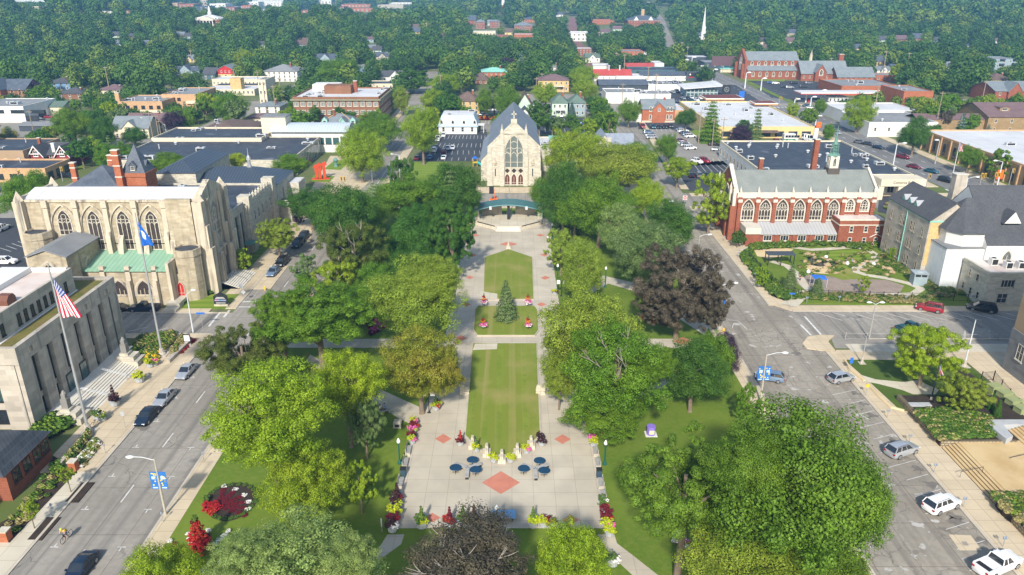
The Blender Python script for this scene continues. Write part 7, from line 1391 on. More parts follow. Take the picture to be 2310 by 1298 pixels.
# minibus and portable toilets
mb = Q('minibus', 'white minibus|with green stripe in the bank lot', 'bus', 1768, 1800, 320, 310, 2.4, keep=0); LAND.pop(); FOOT.pop(); L2 = mb.w/2
mb.part('body', MB().box(-L2,L2-1.2,0,2.4,0.5,3.0).box(L2-1.2,L2,0.1,2.3,0.5,1.7), PAINTW); mb.part('stripe', MB().box(-L2-.01,L2-1.2,-.03,-.005,0.7,1.1), plain('green_paint',(0.04,0.25,0.10)))
for i in range(5): mb.part('window', MB().box(-L2+0.4+i*1.15,-L2+1.4+i*1.15,-.03,-.005,1.6,2.5), CARW)
for x in (-L2+1.2, L2-1.3): mb.part('wheel', MB().tube([(x,-.05,.45),(x,.3,.45)], .45, 10), TYRE)
for i, px in enumerate((428,436)):
    x, y, _ = P(px, 303); tg = thing('portable_toilet', ['left','right'][i]+' of two bright blue portable toilets on grey street', 'toilet', (x,y,0), 0, 'portable toilets'); MB().box(-.6,.6,0,1.2,0,2.1).ext([(-.65,2.1),(.65,2.1),(0,2.45)],'y',-.05,1.25).build('cabin', plain('toilet_blue',(0.05,0.30,0.62)), tg); MB().box(-.4,.4,-.04,-.005,.15,1.9).build('door', plain('toilet_pale',(0.35,0.52,0.66)), tg)
# ---------------------------------------------------------------- poles, lamps, signs, flags
POLEW = plain('white_pole', (0.62,0.64,0.66), 0.5); POLEG = plain('grey_pole', (0.36,0.35,0.33)); WOODP = plain('timber_pole', (0.30,0.24,0.18), 0.9); LGREEN = plain('lamp_green', (0.012,0.10,0.08), 0.5); GLOBE = plain('lamp_globe', (0.85,0.86,0.86), 0.3)
CONCLP = plain('concrete_pole', (0.44,0.40,0.33), 0.9); BANB = plain('banner_blue', (0.03,0.16,0.48)); BANY = plain('banner_yellow', (0.75,0.62,0.08)); BANL = plain('banner_pale', (0.45,0.62,0.78)); ORANGE = plain('hazard_orange', (0.85,0.16,0.02)); YSIG = plain('signal_yellow', (0.80,0.47,0.02)); SIGNB = plain('sign_blue', (0.03,0.15,0.55)); SIGNG = plain('sign_back_grey', (0.40,0.42,0.43))
def street_lamp(px, py, ptop, arm, label, banner=False, pm=POLEG, group='street lamps', two=False, dy=0.0, z=0.13):
    x, y, _ = P(px, py, z); h = zrow(ptop, y)-z; r = thing('street_lamp', label, 'street lamp', (x,y,z), 0, group); s = max(1.0, y/150)
    MB().tube([(0,0,0),(0,0,h*.5),(0,0,h)], [.15*s,.12*s,.08*s], 8).build('pole', pm, r)
    for a in ((arm, -arm) if two else (arm,)):
        MB().tube([(0,0,h-.15),(a*.5,dy*.5,h+.25),(a*.92,dy,h+.3)], .045*s, 6).build('arm', POLEW, r)
        hd = MB().lathe([(.05,-.12),(.22,-.08),(.24,.02),(.1,.12)], 8).build('lamp_head', GLOBE, r, (a, dy, h+.30)); hd.scale = (2.0*s,1.1*s,1*s)
    if banner:
        for sx in (-1, 1):
            b = MB().box(sx*.12, sx*.92, -.02, .02, 3.6, 5.9).build('banner', BANB, r); k = random.Random(px+sx)
            m = MB()
            for i in range(9): a, c = sx*(.2+.6*k.random()), 3.9+1.8*k.random(); m.box(a-.08, a+.08, -.026, .026, c-.07, c+.1)
            m.build('banner_print', BANY, b); m = MB().box(sx*.24, sx*.80, -.024, .024, 3.68, 3.85).box(sx*.28, sx*.75, -.024, .024, 4.9, 5.3); m.build('banner_print', BANL, b)
    return r
street_lamp(374,1161,1036,-2.7,'concrete street lamp with blue banners on left street',True,CONCLP)
street_lamp(1715,907,800,2.6,'concrete street lamp with blue banners on right street',True,CONCLP)
street_lamp(436,750,664,0.7,'white street lamp at city hall corner',False,POLEW,dy=1.2)
street_lamp(1960,765,686,1.1,'twin headed street lamp on the car park strip',two=True,z=0.02)
street_lamp(1618,752,642,2.2,'street lamp beside the copper beech',False,POLEG); street_lamp(1572,598,532,2.2,'street lamp at right street mid block',False,POLEG); street_lamp(1492,518,457,2.2,'street lamp at park far right corner',False,POLEG)
street_lamp(903,400,350,-2.4,'street lamp by the striped church lawn',False,POLEW,z=0.02); street_lamp(937,318,279,-1.8,'street lamp between the far street trees',False,POLEW,z=0.02); street_lamp(2010,398,325,2.4,'street lamp before the bank roof',False,POLEW,z=.02); street_lamp(2168,470,402,2.6,'street lamp at the avenue crossing',False,POLEW,z=.02); street_lamp(2246,432,365,-2.2,'street lamp with orange banner by post office',False,POLEW,z=.02); street_lamp(2109,370,318,-1.0,'street lamp by post office flag',False,POLEG,z=.02)
for px, py, pt in ((1542,160,136),(1578,172,150),(1607,182,158),(1680,200,165),(1790,250,225),(1839,285,263),(1716,205,178),(1560,150,130),(1530,152,132),(1850,230,205),(1827,246,220)):
    auto(street_lamp(px,py,pt,1.6,None,False,POLEW,z=.02), 'pale avenue street lamp')
def park_lamp(px, py, ptop, label):
    x, y, _ = P(px, py, .13); h = zrow(ptop, y)-.13; r = thing('park_lamp', label, 'lamp', (x,y,.13), 0, 'green park lamps')
    MB().lathe([(.28,0),(.28,.15),(.2,.35),(.1,.6),(.08,h-.75),(.14,h-.65)], 10).build('post', LGREEN, r); MB().lathe([(.1,0),(.22,.15),(.24,.35),(.14,.58),(.03,.75)], 10, (0,0,h-.68)).build('globe', GLOBE, r)
for px, py, pt, l in ((902,1046,990,'green park lamp with white globe left of plaza benches'),(1364,1048,994,'green park lamp with white globe right of plaza benches'),(1257,657,596,'green park lamp beside the right lawn walk'),(1365,648,602,'green park lamp by the right diagonal path'),(1121,1206,1140,'dark park lamp beside the blue table'),(1034,640,598,'green park lamp at left walk under trees'),(1246,520,504,'green park lamp by the stage plaza'),(1245,540,520,'low park lamp near walking person')): park_lamp(px, py, pt, l)
for px, py, pt, l in ((968,931,884,'twin white floodlights on black pole left of lawn'),(1266,668,634,'twin white floodlights on dark pole beside right walk'),(1304,905,880,'twin white floodlights under the large maple')):
    x, y, _ = P(px, py, .13); h = zrow(pt, y); r = thing('floodlight_pole', l, 'floodlight', (x,y,.13), 0, 'twin floodlights'); MB().tube([(0,0,0),(0,0,h)], .07, 8).lathe([(.3,0),(.2,.1)], 10).build('pole', DARK, r); MB().box(-.8,.8,-.04,.04,h-.05,h+.05).build('crossbar', DARK, r)
    for s in (-1,1): MB().box(-.32,.32,-.12,.12,-.4,.35).build('lamp', GLOBE, r, (s*.62,-.12,h-.3))
def flagpole(px, py, ptop, label, m=POLEW, rad=.14, z=.13, base=STONEG):
    x, y, _ = P(px, py, z); h = zrow(ptop, y)-z; r = thing('flagpole', label, 'flagpole', (x,y,z), 0, 'flagpoles'); MB().tube([(0,0,0),(0,0,h*.5),(0,0,h)], [rad,rad*.8,rad*.4], 8).build('pole', m, r)
    if base: MB().lathe([(rad*3.4,0),(rad*3.2,.25),(rad*2.2,.5),(rad*1.6,1.2)], 8).box(-rad*5,rad*5,-rad*5,rad*5,-.1,.1).build('base', base, r)
    return x, y, h
x1, y1, h1 = flagpole(200,975,594,'tall silver flagpole flying the striped national flag',STEEL,.20); x2, y2, h2 = flagpole(366,800,480,'tall silver flagpole flying the blue state flag',STEEL,.20)
flagpole(2175,827,722,'white flagpole without flag by the right driveway'); flagpole(1944,820,753,'bare grey flagpole at the corner lawn wall',POLEG,.1); xb, yb, hb_ = flagpole(2098,912,810,'black flagpole with small furled flag',DARK,.1)
flagpole(1149,480,416,'tall grey pole rising through the stage roof',STEEL,.16); flagpole(1236,494,438,'bare white flagpole right of the stage',POLEW,.12); xp, yp, hp = flagpole(2148,400,316,'post office flagpole with striped flag',POLEW,.12)
REDF = plain('flag_red',(0.55,0.02,0.05),.8); WHF = plain('flag_white',(0.80,0.80,0.80),.8); BLF = plain('flag_blue',(0.03,0.06,0.25),.8); SBF = plain('state_blue',(0.02,0.13,0.50),.8)
def drape(name, label, x, y, ztop, L, Wd, mats, fn, cat='flag', nu=26, nv=26):
    m = MB(); V = []     # limp flag: hoist side along the pole, fly end sagging beside it
    for j in range(nv+1):
        v = j/nv
        for i in range(nu+1):
            u = i/nu; k = L/5.3; yy = 0.22*math.sin(v*9+u*3)*(0.3+u); V.append((0.16+k*((1-v)*2.5*u+v*0.15*u), yy, -k*((1-v)*5.3*u+v*(1.7+3.6*u))))
    fs = [(j*(nu+1)+i, j*(nu+1)+i+1, (j+1)*(nu+1)+i+1, (j+1)*(nu+1)+i) for j in range(nv) for i in range(nu)]
    m.add(V, fs); m.m = [fn((k % nu)/nu+.5/nu, (k//nu)/nv+.5/nv, k % nu, k//nu) for k in range(len(fs))]
    o = m.build(name, mats, None, (x, y, ztop), smooth=0); sol = o.modifiers.new('thick','SOLIDIFY'); sol.thickness = .02; tag(o, label, cat, 'flags'); return o
def us(u, v, i, j):
    if u < .42 and v < 7/13: return 1 if (i % 2 == 1 and j % 2 == 1) else 2
    return 0 if int(v*13) % 2 == 0 else 1
drape('national_flag','red and white striped flag with starry blue corner, large',x1,y1,23.0,5.6,3.5,[REDF,WHF,BLF],us)
drape('state_flag','blue state flag with pale crest hanging limp',x2,y2,23.2,4.0,3.0,[SBF,WHF,BANL],lambda u,v,i,j: 0 if (u-.5)**2/.05+(v-.5)**2/.09 > 1 else (1 if (i+j) % 3 else 2))
drape('national_flag','small striped flag by the post office wall',xp,yp,hp*.97,3.2,1.9,[REDF,WHF,BLF],us); drape('national_flag','small furled striped flag on the black pole',xb,yb,hb_*.9,1.7,.9,[REDF,WHF,BLF],us)
# utility poles
for px, py, pt in ((248,210,150),(100,205,170),(145,235,200),(368,215,182),(343,185,140),(252,172,144),(433,140,113),(411,150,118),(82,325,248),(185,365,328),(345,312,252),(360,318,258),(448,280,230),(363,305,270),(603,270,175),(588,230,160),(622,255,192),(632,205,175),(1154,270,200),(996,240,168),(920,245,205),(762,215,180),(1210,205,175),(1222,200,165),(1401,275,160),(1476,245,165),(1343,230,175),(1461,190,150),(1388,170,118),(1392,165,122),(1407,175,122),(1320,270,232),(1575,325,250),(1606,330,268),(1626,345,265),(1797,140,94),(1990,175,113),(2041,180,112),(2108,300,195),(2210,250,182),(2122,150,112),(1971,260,185),(925,90,55),(963,92,50),(905,95,62),(1350,115,70),(1548,150,105),(1535,140,95),(1870,170,130)):
    x, y, z = Pg(px, py); h = max(6, min(zrow(pt, y)-z, 17)); r = thing('utility_pole', None, 'utility pole', (x,y,z), 0, 'utility poles across town'); s = max(.13, y*.00055); MB().tube([(0,0,0),(0,0,h)], [s*1.2,s*.8], 6).build('pole', WOODP, r)
    MB().box(-1.2,1.2,-s*.6,s*.6,h-.9,h-.9+s*1.2).build('crossarm', WOODP, r); auto(r, 'timber utility pole', px, (py+pt)/2)
def signpost(px, py, h, w, hh, m, label, name='road_sign', shape='box', pm=POLEG, z=.13, group='road signs'):
    x, y, _ = P(px, py, z); r = thing(name, label, 'sign', (x,y,z), 0, group); MB().tube([(0,0,0),(0,0,h)], .035, 6).build('post', pm, r)
    if shape == 'box': o = MB().box(-w/2,w/2,-.07,-.045,h-hh,h).build('sign_panel', m, r)
    elif shape == 'dia': o = MB().ext([(0,h-hh),(w/2,h-hh/2),(0,h),(-w/2,h-hh/2)],'y',-.07,-.045).build('sign_panel', m, r)
    else: o = MB().ext([(w/2*math.cos(k*math.pi/8),h-w/2+w/2*math.sin(k*math.pi/8)) for k in range(16)],'y',-.07,-.045).build('sign_panel', m, r)
    return r, o, h
r, o, h = signpost(1544,462,2.6,1.2,1.2,PAINTW,'white and red no entry sign at right street crossing'); MB().ext([(.5*math.cos(k*math.pi/9),h-.6+.5*math.sin(k*math.pi/9)) for k in range(18)],'y',-.09,-.07).build('sign_disc', REDP, o); MB().box(-.36,.36,-.11,-.09,h-.7,h-.5).build('sign_bar', PAINTW, o); text3(o,'DO NOT',.2,PAINTW,(0,-.1,h-.33),(math.pi/2,0,0),.005); text3(o,'ENTER',.2,PAINTW,(0,-.1,h-.87),(math.pi/2,0,0),.005)
signpost(547,668,2.6,.75,1.0,SIGNG,'grey backed sign near church lawn corner'); signpost(552,680,2.4,.95,.95,SIGNG,'grey diamond sign by the church crossing',shape='dia'); signpost(434,805,2.4,.4,.6,SIGNG,'narrow grey sign by the red mulch bed'); signpost(283,965,2.6,.5,.7,SIGNG,'grey sign at city hall kerb'); signpost(458,742,3.2,1.5,.35,SIGNB,'blue street name sign at city hall corner'); signpost(1916,840,2.6,.5,1.0,SIGNB,'blue parking sign near silver hatchback'); signpost(1953,892,1.9,.5,.5,YSIG,'small yellow sign on right pavement'); signpost(1782,696,3.2,1.1,.3,SIGNB,'blue street name sign at garden corner'); signpost(1632,700,2.4,.5,1.1,SIGNB,'blue sign behind the copper beech'); signpost(318,752,2.0,.4,.5,SIGNG,'small sign beside city hall end wall')
r, o, h = signpost(862,1200,1.9,.15,1.1,SIGNG,'thin upright marker on left grass near corner path')
for px, py, s in ((238,1022,'left'),(119,1158,'left'),(368,1178,'left'),(460,1041,'left'),(2050,1000,'right'),(2107,1067,'right'),(2173,1144,'right'),(2262,1234,'right'),(2001,943,'right'),(1819,685,'right'),(1892,683,'right'),(2042,683,'right'),(2193,681,'right'),(1633,545,'right'),(1665,582,'right'),(1703,630,'right')):
    x, y, _ = P(px, py, .13); r = thing('parking_meter', None, 'parking meter', (x,y,.13), 0, 'parking meters along the kerbs'); MB().tube([(0,0,0),(0,0,1.05)], .04, 6).build('post', STEEL, r)
    for q in ((-.14,.14) if s == 'right' else (0,)): MB().lathe([(.08,0),(.11,.1),(.11,.28),(.04,.36)], 8, (q,0,1.05)).build('meter_head', plain('meter_grey',(0.25,0.30,0.38)), r)
    auto(r, 'grey parking meter', px, py)
for px, py, l in ((1632,750,'yellow fire hydrant by the copper beech corner'),(736,430,'small yellow fire hydrant on museum terrace'),(598,655,'yellow topped bollard in the left street')): x, y, _ = P(px,py,.05); tag(MB().lathe([(.16,0),(.14,.5),(.2,.55),(.12,.75),(.05,.85)],8).tube([(-.25,0,.4),(.25,0,.4)],.08,6).build('fire_hydrant' if 'hydrant' in l else 'bollard', YSIG, None, (x,y,.05)), l, 'hydrant' if 'hydrant' in l else 'bollard')
def signal(px, py, n, hz, label, back=False):
    x, y, _ = P(px, py, .02); r = thing('traffic_signal', label, 'traffic light', (x,y,.02), 0, 'traffic signals'); MB().tube([(0,0,0),(0,0,hz+1.4)], .09, 6).build('pole', POLEG, r)
    for i in range(n): q = MB().box(-.25,.25,-.2,.2,0,1.25).build('signal_head', YSIG, r, ((i-(n-1)/2)*.9+.5,0,hz)); MB().box(-.16,.16,-.24,-.2,.1,1.15).build('lens_panel', DARK, q)
for px, py, n, h, l in ((840,412,2,4.6,'yellow traffic signal over the museum street'),(772,430,2,3.0,'pair of yellow signals on the museum terrace corner'),(2085,440,1,5.0,'yellow signal by the bank canopy'),(2164,445,1,4.6,'yellow signal before the avenue crosswalk'),(2205,440,2,5.2,'yellow signals left of post office corner'),(2236,438,2,5.2,'yellow signals at post office corner'),(2272,432,1,5.6,'yellow signal at the right picture edge'),(142,410,1,3.4,'yellow signal by the dark sedan on grey street'),(46,418,1,3.4,'yellow signal before the brick clinic'),(1757,240,2,3.4,'yellow signals by the white canopy'),(1792,242,1,3.4,'yellow signal before the long canopy'),(1524,124,3,5.5,'distant yellow signals across the avenue')): signal(px,py,n,h,l)
# tall roadside signs
def pylon(px, py, ptop, w, panel_h, m, label, cat='sign'):
    x, y, z = Pg(px, py); h = zrow(ptop, y)-z; r = thing('pylon_sign', label, cat, (x,y,z), 0); MB().box(-.25,.25,-.2,.2,0,h-panel_h).build('post', POLEG, r); return r, MB().box(-w/2,w/2,-.3,.3,h-panel_h,h).build('sign_panel', m, r), h
r, o, h = pylon(1637,222,192,4.4,14,DARK,'tall black pylon sign with silver star ring beside dealer lot'); MB().tube([(1.25*math.cos(k*.3142),-.34,h-2.4+1.25*math.sin(k*.3142)) for k in range(21)],.12,4).build('emblem', STEEL, o)
for a in (90,210,330): MB().tube([(0,-.34,h-2.4),(1.25*math.cos(R(a)),-.34,h-2.4+1.25*math.sin(R(a)))],.12,4).build('emblem', STEEL, o)
for i in range(3): MB().box(-1.2,1.2,-.33,-.3,h-8-i*1.2,h-7.6-i*1.2).build('lettering', STEEL, o)
r, o, h = pylon(1703,255,228,3.0,3.2,PAINTW,'white sign with yellow shell emblem beside small canopy'); MB().ext([(-.35,h-2.9),(.35,h-2.9),(.5,h-2.4),(1.1,h-1.6),(.9,h-.9),(.45,h-.45),(0,h-.3),(-.45,h-.45),(-.9,h-.9),(-1.1,h-1.6),(-.5,h-2.4)],'y',-.36,-.3).build('emblem', YEL, o)
for s in (-.5,-.25,0,.25,.5): MB().tube([(s*.5,-.37,h-2.5),(s*1.4,-.37,h-.8+abs(s)*-.6)],.04,4).build('emblem_rib', REDP, o)
r, o, h = pylon(1630,165,127,17,6.5,plain('billboard_brown',(0.13,0.075,0.085)),'brown backed billboard above the dark roadside store','billboard')
r, o, h = pylon(1486,138,127,4.2,4,PAINTW,'white pylon sign with round yellow emblem near forest'); MB().ext([(1.3*math.cos(k*.5236),h-2+1.3*math.sin(k*.5236)) for k in range(12)],'y',-.36,-.3).build('emblem', YEL, o)
r, o, h = pylon(1515,150,134,3.2,6,PAINTW,'narrow white banner sign beside the avenue'); r, o, h = pylon(1672,222,206,3,3.4,SIGNB,'blue sign on post right of black pylon'); r, o, h = pylon(1530,160,143,3,3.2,DARK,'black square signal cabinet over the avenue'); r, o, h = pylon(1839,312,290,1.6,6,PAINTW,'tall white narrow sign by the cream shops')
r, o, h = pylon(1846,288,276,2.0,2.4,ORANGE,'orange banner sign beside the cream shops'); r, o, h = pylon(2113,345,334,1.6,2.6,ORANGE,'orange banner before post office windows'); r, o, h = pylon(2249,420,384,1.8,2.8,ORANGE,'orange banner at the avenue crossing'); r, o, h = pylon(1325,178,163,3,3,ORANGE,'orange road works diamond sign on grey street')
r, o, h = pylon(1972,285,282,6,2.6,SIGNG,'grey backed highway sign over avenue pavement')
# ---------------------------------------------------------------- park furniture
def at(px, py, z=PZ): return P(px, py, z)
OAKG = mat('weathered_wood', (0.30,0.29,0.28), (0.38,0.37,0.36), 1.5, 0.9); NAVYT = plain('navy_table', (0.015,0.055,0.11), .4)
bench0 = None
def bench(px, py, rz, label):
    global bench0
    x, y, z = at(px, py)
    if bench0 is None:
        r = thing('park_bench', label, 'bench', (x,y,z), rz, 'benches along the plaza edges')
        for k in range(4): MB().box(-.9,.9,-.25+k*.13,-.14+k*.13,.42,.46).build('seat_slat', OAKG, r)
        for k in range(3): MB().box(-.9,.9,.28+k*.03,.32+k*.03,.52+k*.13,.63+k*.13).build('back_slat', OAKG, r)
        for s in (-.8,.8): MB().box(s-.06,s+.06,-.25,.3,0,.42).box(s-.06,s+.06,.3,.4,0,.92).build('leg', KERB, r)
        bench0 = r
    else: dup(bench0, (x,y,z), rz, label)
for i, (px, py) in enumerate(((923,1020),(916,1048),(905,1093),(899,1122))): bench(px, py, math.pi/2, ['farthest','second','third','nearest'][i]+' grey slatted bench on left plaza edge')
for i, (px, py) in enumerate(((1342,1022),(1347,1048),(1354,1094),(1359,1122))): bench(px, py, -math.pi/2, ['farthest','second','third','nearest'][i]+' grey slatted bench on right plaza edge')
for px, py, s in ((910,1074,'left'),(1351,1076,'right')): x, y, z = at(px, py); r = thing('litter_bin', 'dark blue litter bin between benches on %s plaza edge' % s, 'bin', (x,y,z)); MB().box(-.32,.32,-.32,.32,0,1.05).build('body', plain('bin_blue',(0.04,0.075,0.11)), r); MB().box(-.36,.36,-.36,.36,1.05,1.2).build('lid', DARK, r)
for px, py, s in ((1055,1062,'left'),(1208,1064,'right')):
    x, y, z = at(px, py); r = thing('radial_bench', 'three armed grey bench between %s round tables' % s, 'bench', (x,y,z), 0, 'three armed benches')
    for a in (150, 30, 270): MB().obox(0,1.0,.38,.5,.5,1.9,0).build('bench_arm', OAKG, r, rz=R(a-90)); MB().obox(0,1.75,0,.38,.4,.25,0).build('leg', DARK, r, rz=R(a-90))
    for i, (dx, dy) in enumerate(((-1.5,-.35),(.55,1.35),(1.05,-.75))):
        t = thing('round_table', '%s of the three navy round tables, %s group' % (['left','back','front right'][i], s), 'table', (x+dx,y+dy,z), 0, 'round plaza tables'); MB().lathe([(.72,.70),(.75,.72),(.72,.76)],20).build('tabletop', NAVYT, t); MB().tube([(0,0,0),(0,0,.7)],.06,6).build('post', DARK, t)
        for a in (0,90,180,270): MB().box(0,.42,-.03,.03,0,.06).build('foot', DARK, t, rz=R(a))
def stonebench(px, py, rz, label):
    x, y, z = at(px, py); r = thing('stone_fountain', label, 'stone pier', (x,y,z), rz, 'stone piers around the lawn'); MB().box(-.5,.5,-.7,.7,0,.55).build('base', CONCL, r); MB().box(-.22,.22,-.75,.65,.55,1.15).box(-.14,.14,-.1,.55,1.15,1.45).build('pier', CONCL, r)
for px, py, rz, l in ((1098,1026,0,'left cream stone pier at the curved lawn end'),(1132,1040,0,'middle cream stone pier at the curved lawn end'),(1167,1026,0,'right cream stone pier at the curved lawn end'),(1066,1008,0,'far left cream stone pier beside dark planter'),(1198,1008,0,'far right cream stone pier beside dark planter'),(1050,868,1.57,'farther low stone pier on left lawn edge'),(1048,888,1.57,'nearer low stone pier on left lawn edge'),(1219,888,1.57,'low stone pier on right lawn edge'),(1147,560,0,'small stone pier before the far diamond')): stonebench(px, py, rz, l)
x, y, z = at(1137,1172); r = thing('table_tennis_table', 'pale blue table tennis table at the plaza near edge', 'table', (x,y,z)); MB().box(-1.37,1.37,-.76,.76,.72,.78).build('tabletop', plain('table_blue',(0.20,0.38,0.60),.4), r); MB().box(-.015,.015,-.85,.85,.78,.93).build('net', DARK, r)
for a in (-1,1): MB().tube([(a*.9,-.5,0),(a*1.1,-.5,.72)],.04,5).tube([(a*.9,.5,0),(a*1.1,.5,.72)],.04,5).build('leg', DARK, r)
x, y, z = at(1468,980); r = thing('painted_drum', 'purple painted drum on white slab in right grass', 'drum', (x,y,.13)); MB().box(-.8,.8,-.7,.7,0,.08).build('slab', PAINTW, r); MB().lathe([(.6,.08),(.62,1.3),(.6,1.32)],16).build('drum', plain('drum_purple',(0.25,0.17,0.58)), r); MB().box(-.35,.35,-.66,-.56,.35,.95).build('painting', plain('drum_picture',(0.62,0.62,0.42)), r)
x, y, z = at(897,962); r = thing('stone_memorial', 'small square stone block on left grass', 'memorial', (x,y,.13)); MB().box(-.55,.55,-.55,.55,0,.75).box(-.45,.45,-.45,.45,.75,.9).build('block', STONEG, r); MB().box(-.3,.3,-.58,-.55,.2,.6).build('plaque', DARK, r)
# planters with flowers
FL = {n: leafmat('flower_'+n, a, b, .15, 3.0, .35) for n, a, b in (('lime',(0.33,0.40,0.015),(0.45,0.47,0.02)),('red',(0.30,0.012,0.015),(0.42,0.03,0.02)),('dark',(0.035,0.014,0.018),(0.06,0.022,0.028)),('pink',(0.60,0.06,0.30),(0.72,0.20,0.45)),('white',(0.72,0.70,0.66),(0.80,0.78,0.74)),('yellow',(0.75,0.50,0.02),(0.80,0.58,0.04)),('orange',(0.65,0.17,0.015),(0.72,0.26,0.02)),('green',(0.06,0.12,0.015),(0.10,0.17,0.025)),('fresh',(0.12,0.185,0.018),(0.17,0.23,0.03)),('maroon',(0.11,0.010,0.018),(0.16,0.016,0.025)),('straw',(0.26,0.225,0.085),(0.34,0.285,0.12)))}
BM = [qmesh('plant', crownV(300+i, 12, .42, 1100, .10, 'flat', 0, 3)) for i in range(3)]; SPK = qmesh('spike_plant', coniferV(33, 300, .22, 6))
for m_ in BM+[SPK]: m_.materials.append(None)
nb_ = [0]
def bush(root, x, y, z, r, h, col, name='foliage', me=None):
    nb_[0] += 1; o = put(name, me or BM[nb_[0] % 3], root, (x, y, z+h*.45), nb_[0]*1.3, (r, r, h*.55)); s = o.material_slots[0]; s.link = 'OBJECT'; s.material = FL[col]; return o
POT = MB().lathe([(.30,0),(.44,.1),(.48,.5),(.55,.6),(.5,.62)],10).mesh('pot', plain('pot_grey',(0.42,0.44,0.45))); CNM = dict(lime='lime green', red='red', dark='dark leaved', pink='pink', white='white', yellow='yellow', orange='orange', green='green', maroon='maroon', straw='straw coloured')
def planter(px, py, c1, c2, s=1.0, spike=None):
    x, y, z = at(px, py); r = thing('planter', None, 'planter', (x,y,z), 0, 'flower planters in the park'); put('pot', POT, r, (0,0,0), 0, (s,s,s)); bush(r, -.15, 0, .45*s, .72*s, .95*s, c1); bush(r, .28*s, -.2, .4*s, .5*s, .7*s, c2)
    if spike: bush(r, 0, 0, .7*s, .35*s, 1.7*s, spike, 'spike', SPK)
    auto(r, '%s and %s planter' % (CNM[c1], CNM[c2]), px, py)
for a in ((984,925,'lime','red',1.1,'green'),(988,918,'maroon','lime'),(934,958,'lime','pink'),(936,968,'maroon','red'),(932,978,'pink','lime'),(930,990,'maroon','dark'),(930,1000,'lime','pink'),(1039,1004,'maroon','dark',1,'red'),(1075,1018,'lime','green',1,'green'),(1114,1042,'lime','lime'),(1152,1042,'lime','lime'),(1188,1022,'lime','pink'),(1222,1005,'dark','dark'),(1219,994,'dark','dark'),(1331,960,'lime','red'),(1333,972,'maroon','pink'),(1336,984,'lime','maroon'),(1337,996,'pink','lime'),(1339,1006,'lime','lime'),(897,1132,'dark','maroon',1.2,'dark'),(894,1146,'dark','lime',1.2),(892,1165,'lime','lime',1.3),(889,1182,'maroon','red',1.2),(886,1198,'dark','white',1.2),(1359,1138,'green','white'),(1362,1150,'green','red'),(1366,1164,'maroon','maroon',1.2),(1368,1180,'maroon','red',1.2),(1371,1196,'lime','pink',1.2),(1374,1208,'lime','lime',1.1),(1015,1188,'red','maroon',1.2,'maroon'),(1045,1186,'green','lime',1.2,'green'),(1070,1184,'dark','maroon',1.2,'dark'),(952,1190,'green','lime',1.3,'green'),(1202,1188,'lime','lime',1.2,'green'),(1227,1188,'lime','lime',1.1),(1242,1188,'maroon','maroon',1.1),(1252,665,'lime','maroon'),(224,947,'green','white',1.3),(233,949,'lime','green'),(316,862,'lime','lime',1.5),(260,915,'dark','dark',1.5,'dark'),(340,828,'lime','green',1.2),(350,825,'pink','lime'),(1382,1275,'green','white',1.2)): planter(*a)
for px, py, l in ((1092,690,'far left'),(1191,690,'far right'),(1090,742,'near left'),(1191,742,'near right')):
    x, y, z = at(px, py, .42); r = thing('flower_tower', l+' tiered tower of red and pink flowers on spruce lawn', 'flower tower', (x,y,.42), 0, 'flower towers'); MB().tube([(0,0,0),(0,0,2.0)],.06,6).build('stake', DARK, r); bush(r,0,0,.35,.85,.75,'white'); bush(r,0,0,.55,.9,.65,'pink'); bush(r,0,0,1.15,.6,.6,'orange'); bush(r,0,0,1.6,.45,.6,'red'); bush(r,0,0,2.0,.2,.7,'green','spike',SPK)
# peacock flower beds
def bedthing(name, label, cat, px, py): x, y, _ = P(px, py, .13); return thing(name, label, cat, (x,y,.13)), x, y
r, x, y = bedthing('flower_bed', 'oval peacock flower bed of red and white blooms', 'flower bed', 521, 1133)
q = [P(521+61*math.cos(k*.2618)*(1-.12*math.sin(k*.2618)), 1132+42*math.sin(k*.2618)-10*math.cos(k*.2618), .2)[:2] for k in range(24)]; MB().prism([(a-x,b-y) for a,b in q],-.05,.07).build('soil', MULCH, r)
def bpx(root, x, y, px, py, rr, h, col): a, b, _ = P(px, py, .2); return bush(root, a-x, b-y, .05, rr, h, col)
for k in range(24): a = k*.2618; bpx(r,x,y,521+57*math.cos(a)*(1-.1*math.sin(a)),1132+38*math.sin(a)-9*math.cos(a),.42,.2,'green')
for i, (ang, n_) in enumerate(((12,6),(32,6),(55,6),(78,5),(-8,6),(-28,4))):
    for k in range(n_): t = .25+.62*k/(n_-1); bpx(r,x,y,492+72*t*math.cos(R(ang))*1.1,1140-52*t*math.sin(R(ang))+2,.48,.17,'maroon' if k < n_-1 else ('white' if i < 5 else 'maroon'))
for px, py in ((470,1150),(482,1143),(490,1150),(478,1158),(470,1142)): bpx(r,x,y,px,py,.8,.7,'red')
bpx(r,x,y,466,1134,.4,1.2,'green')
r, x, y = bedthing('peacock_topiary', 'tall red peacock shaped flower topiary at lower left', 'topiary', 453, 1245)
for z, rr in ((0,1.3),(.7,1.4),(1.4,1.2),(2.1,.9),(2.7,.65),(3.2,.5)): bush(r,0,0,z,rr,1.3,'red')
bush(r,-.2,0,3.7,.42,.8,'maroon'); bush(r,.3,-.1,3.5,.45,.7,'red'); bush(r,.05,0,4.0,.45,1.0,'green')
for i in range(12):
    a = R(-70+i*24)
    for k in range(4): bush(r, (1.6+k*.95)*math.cos(a)+.4, (1.3+k*.75)*math.sin(a)-.9, .02, .45, .18, 'maroon' if i % 2 else ('white' if k else 'maroon'))
    bush(r, 5.3*math.cos(a)+.4, 4.2*math.sin(a)-.9, .02, .4, .4, 'white')
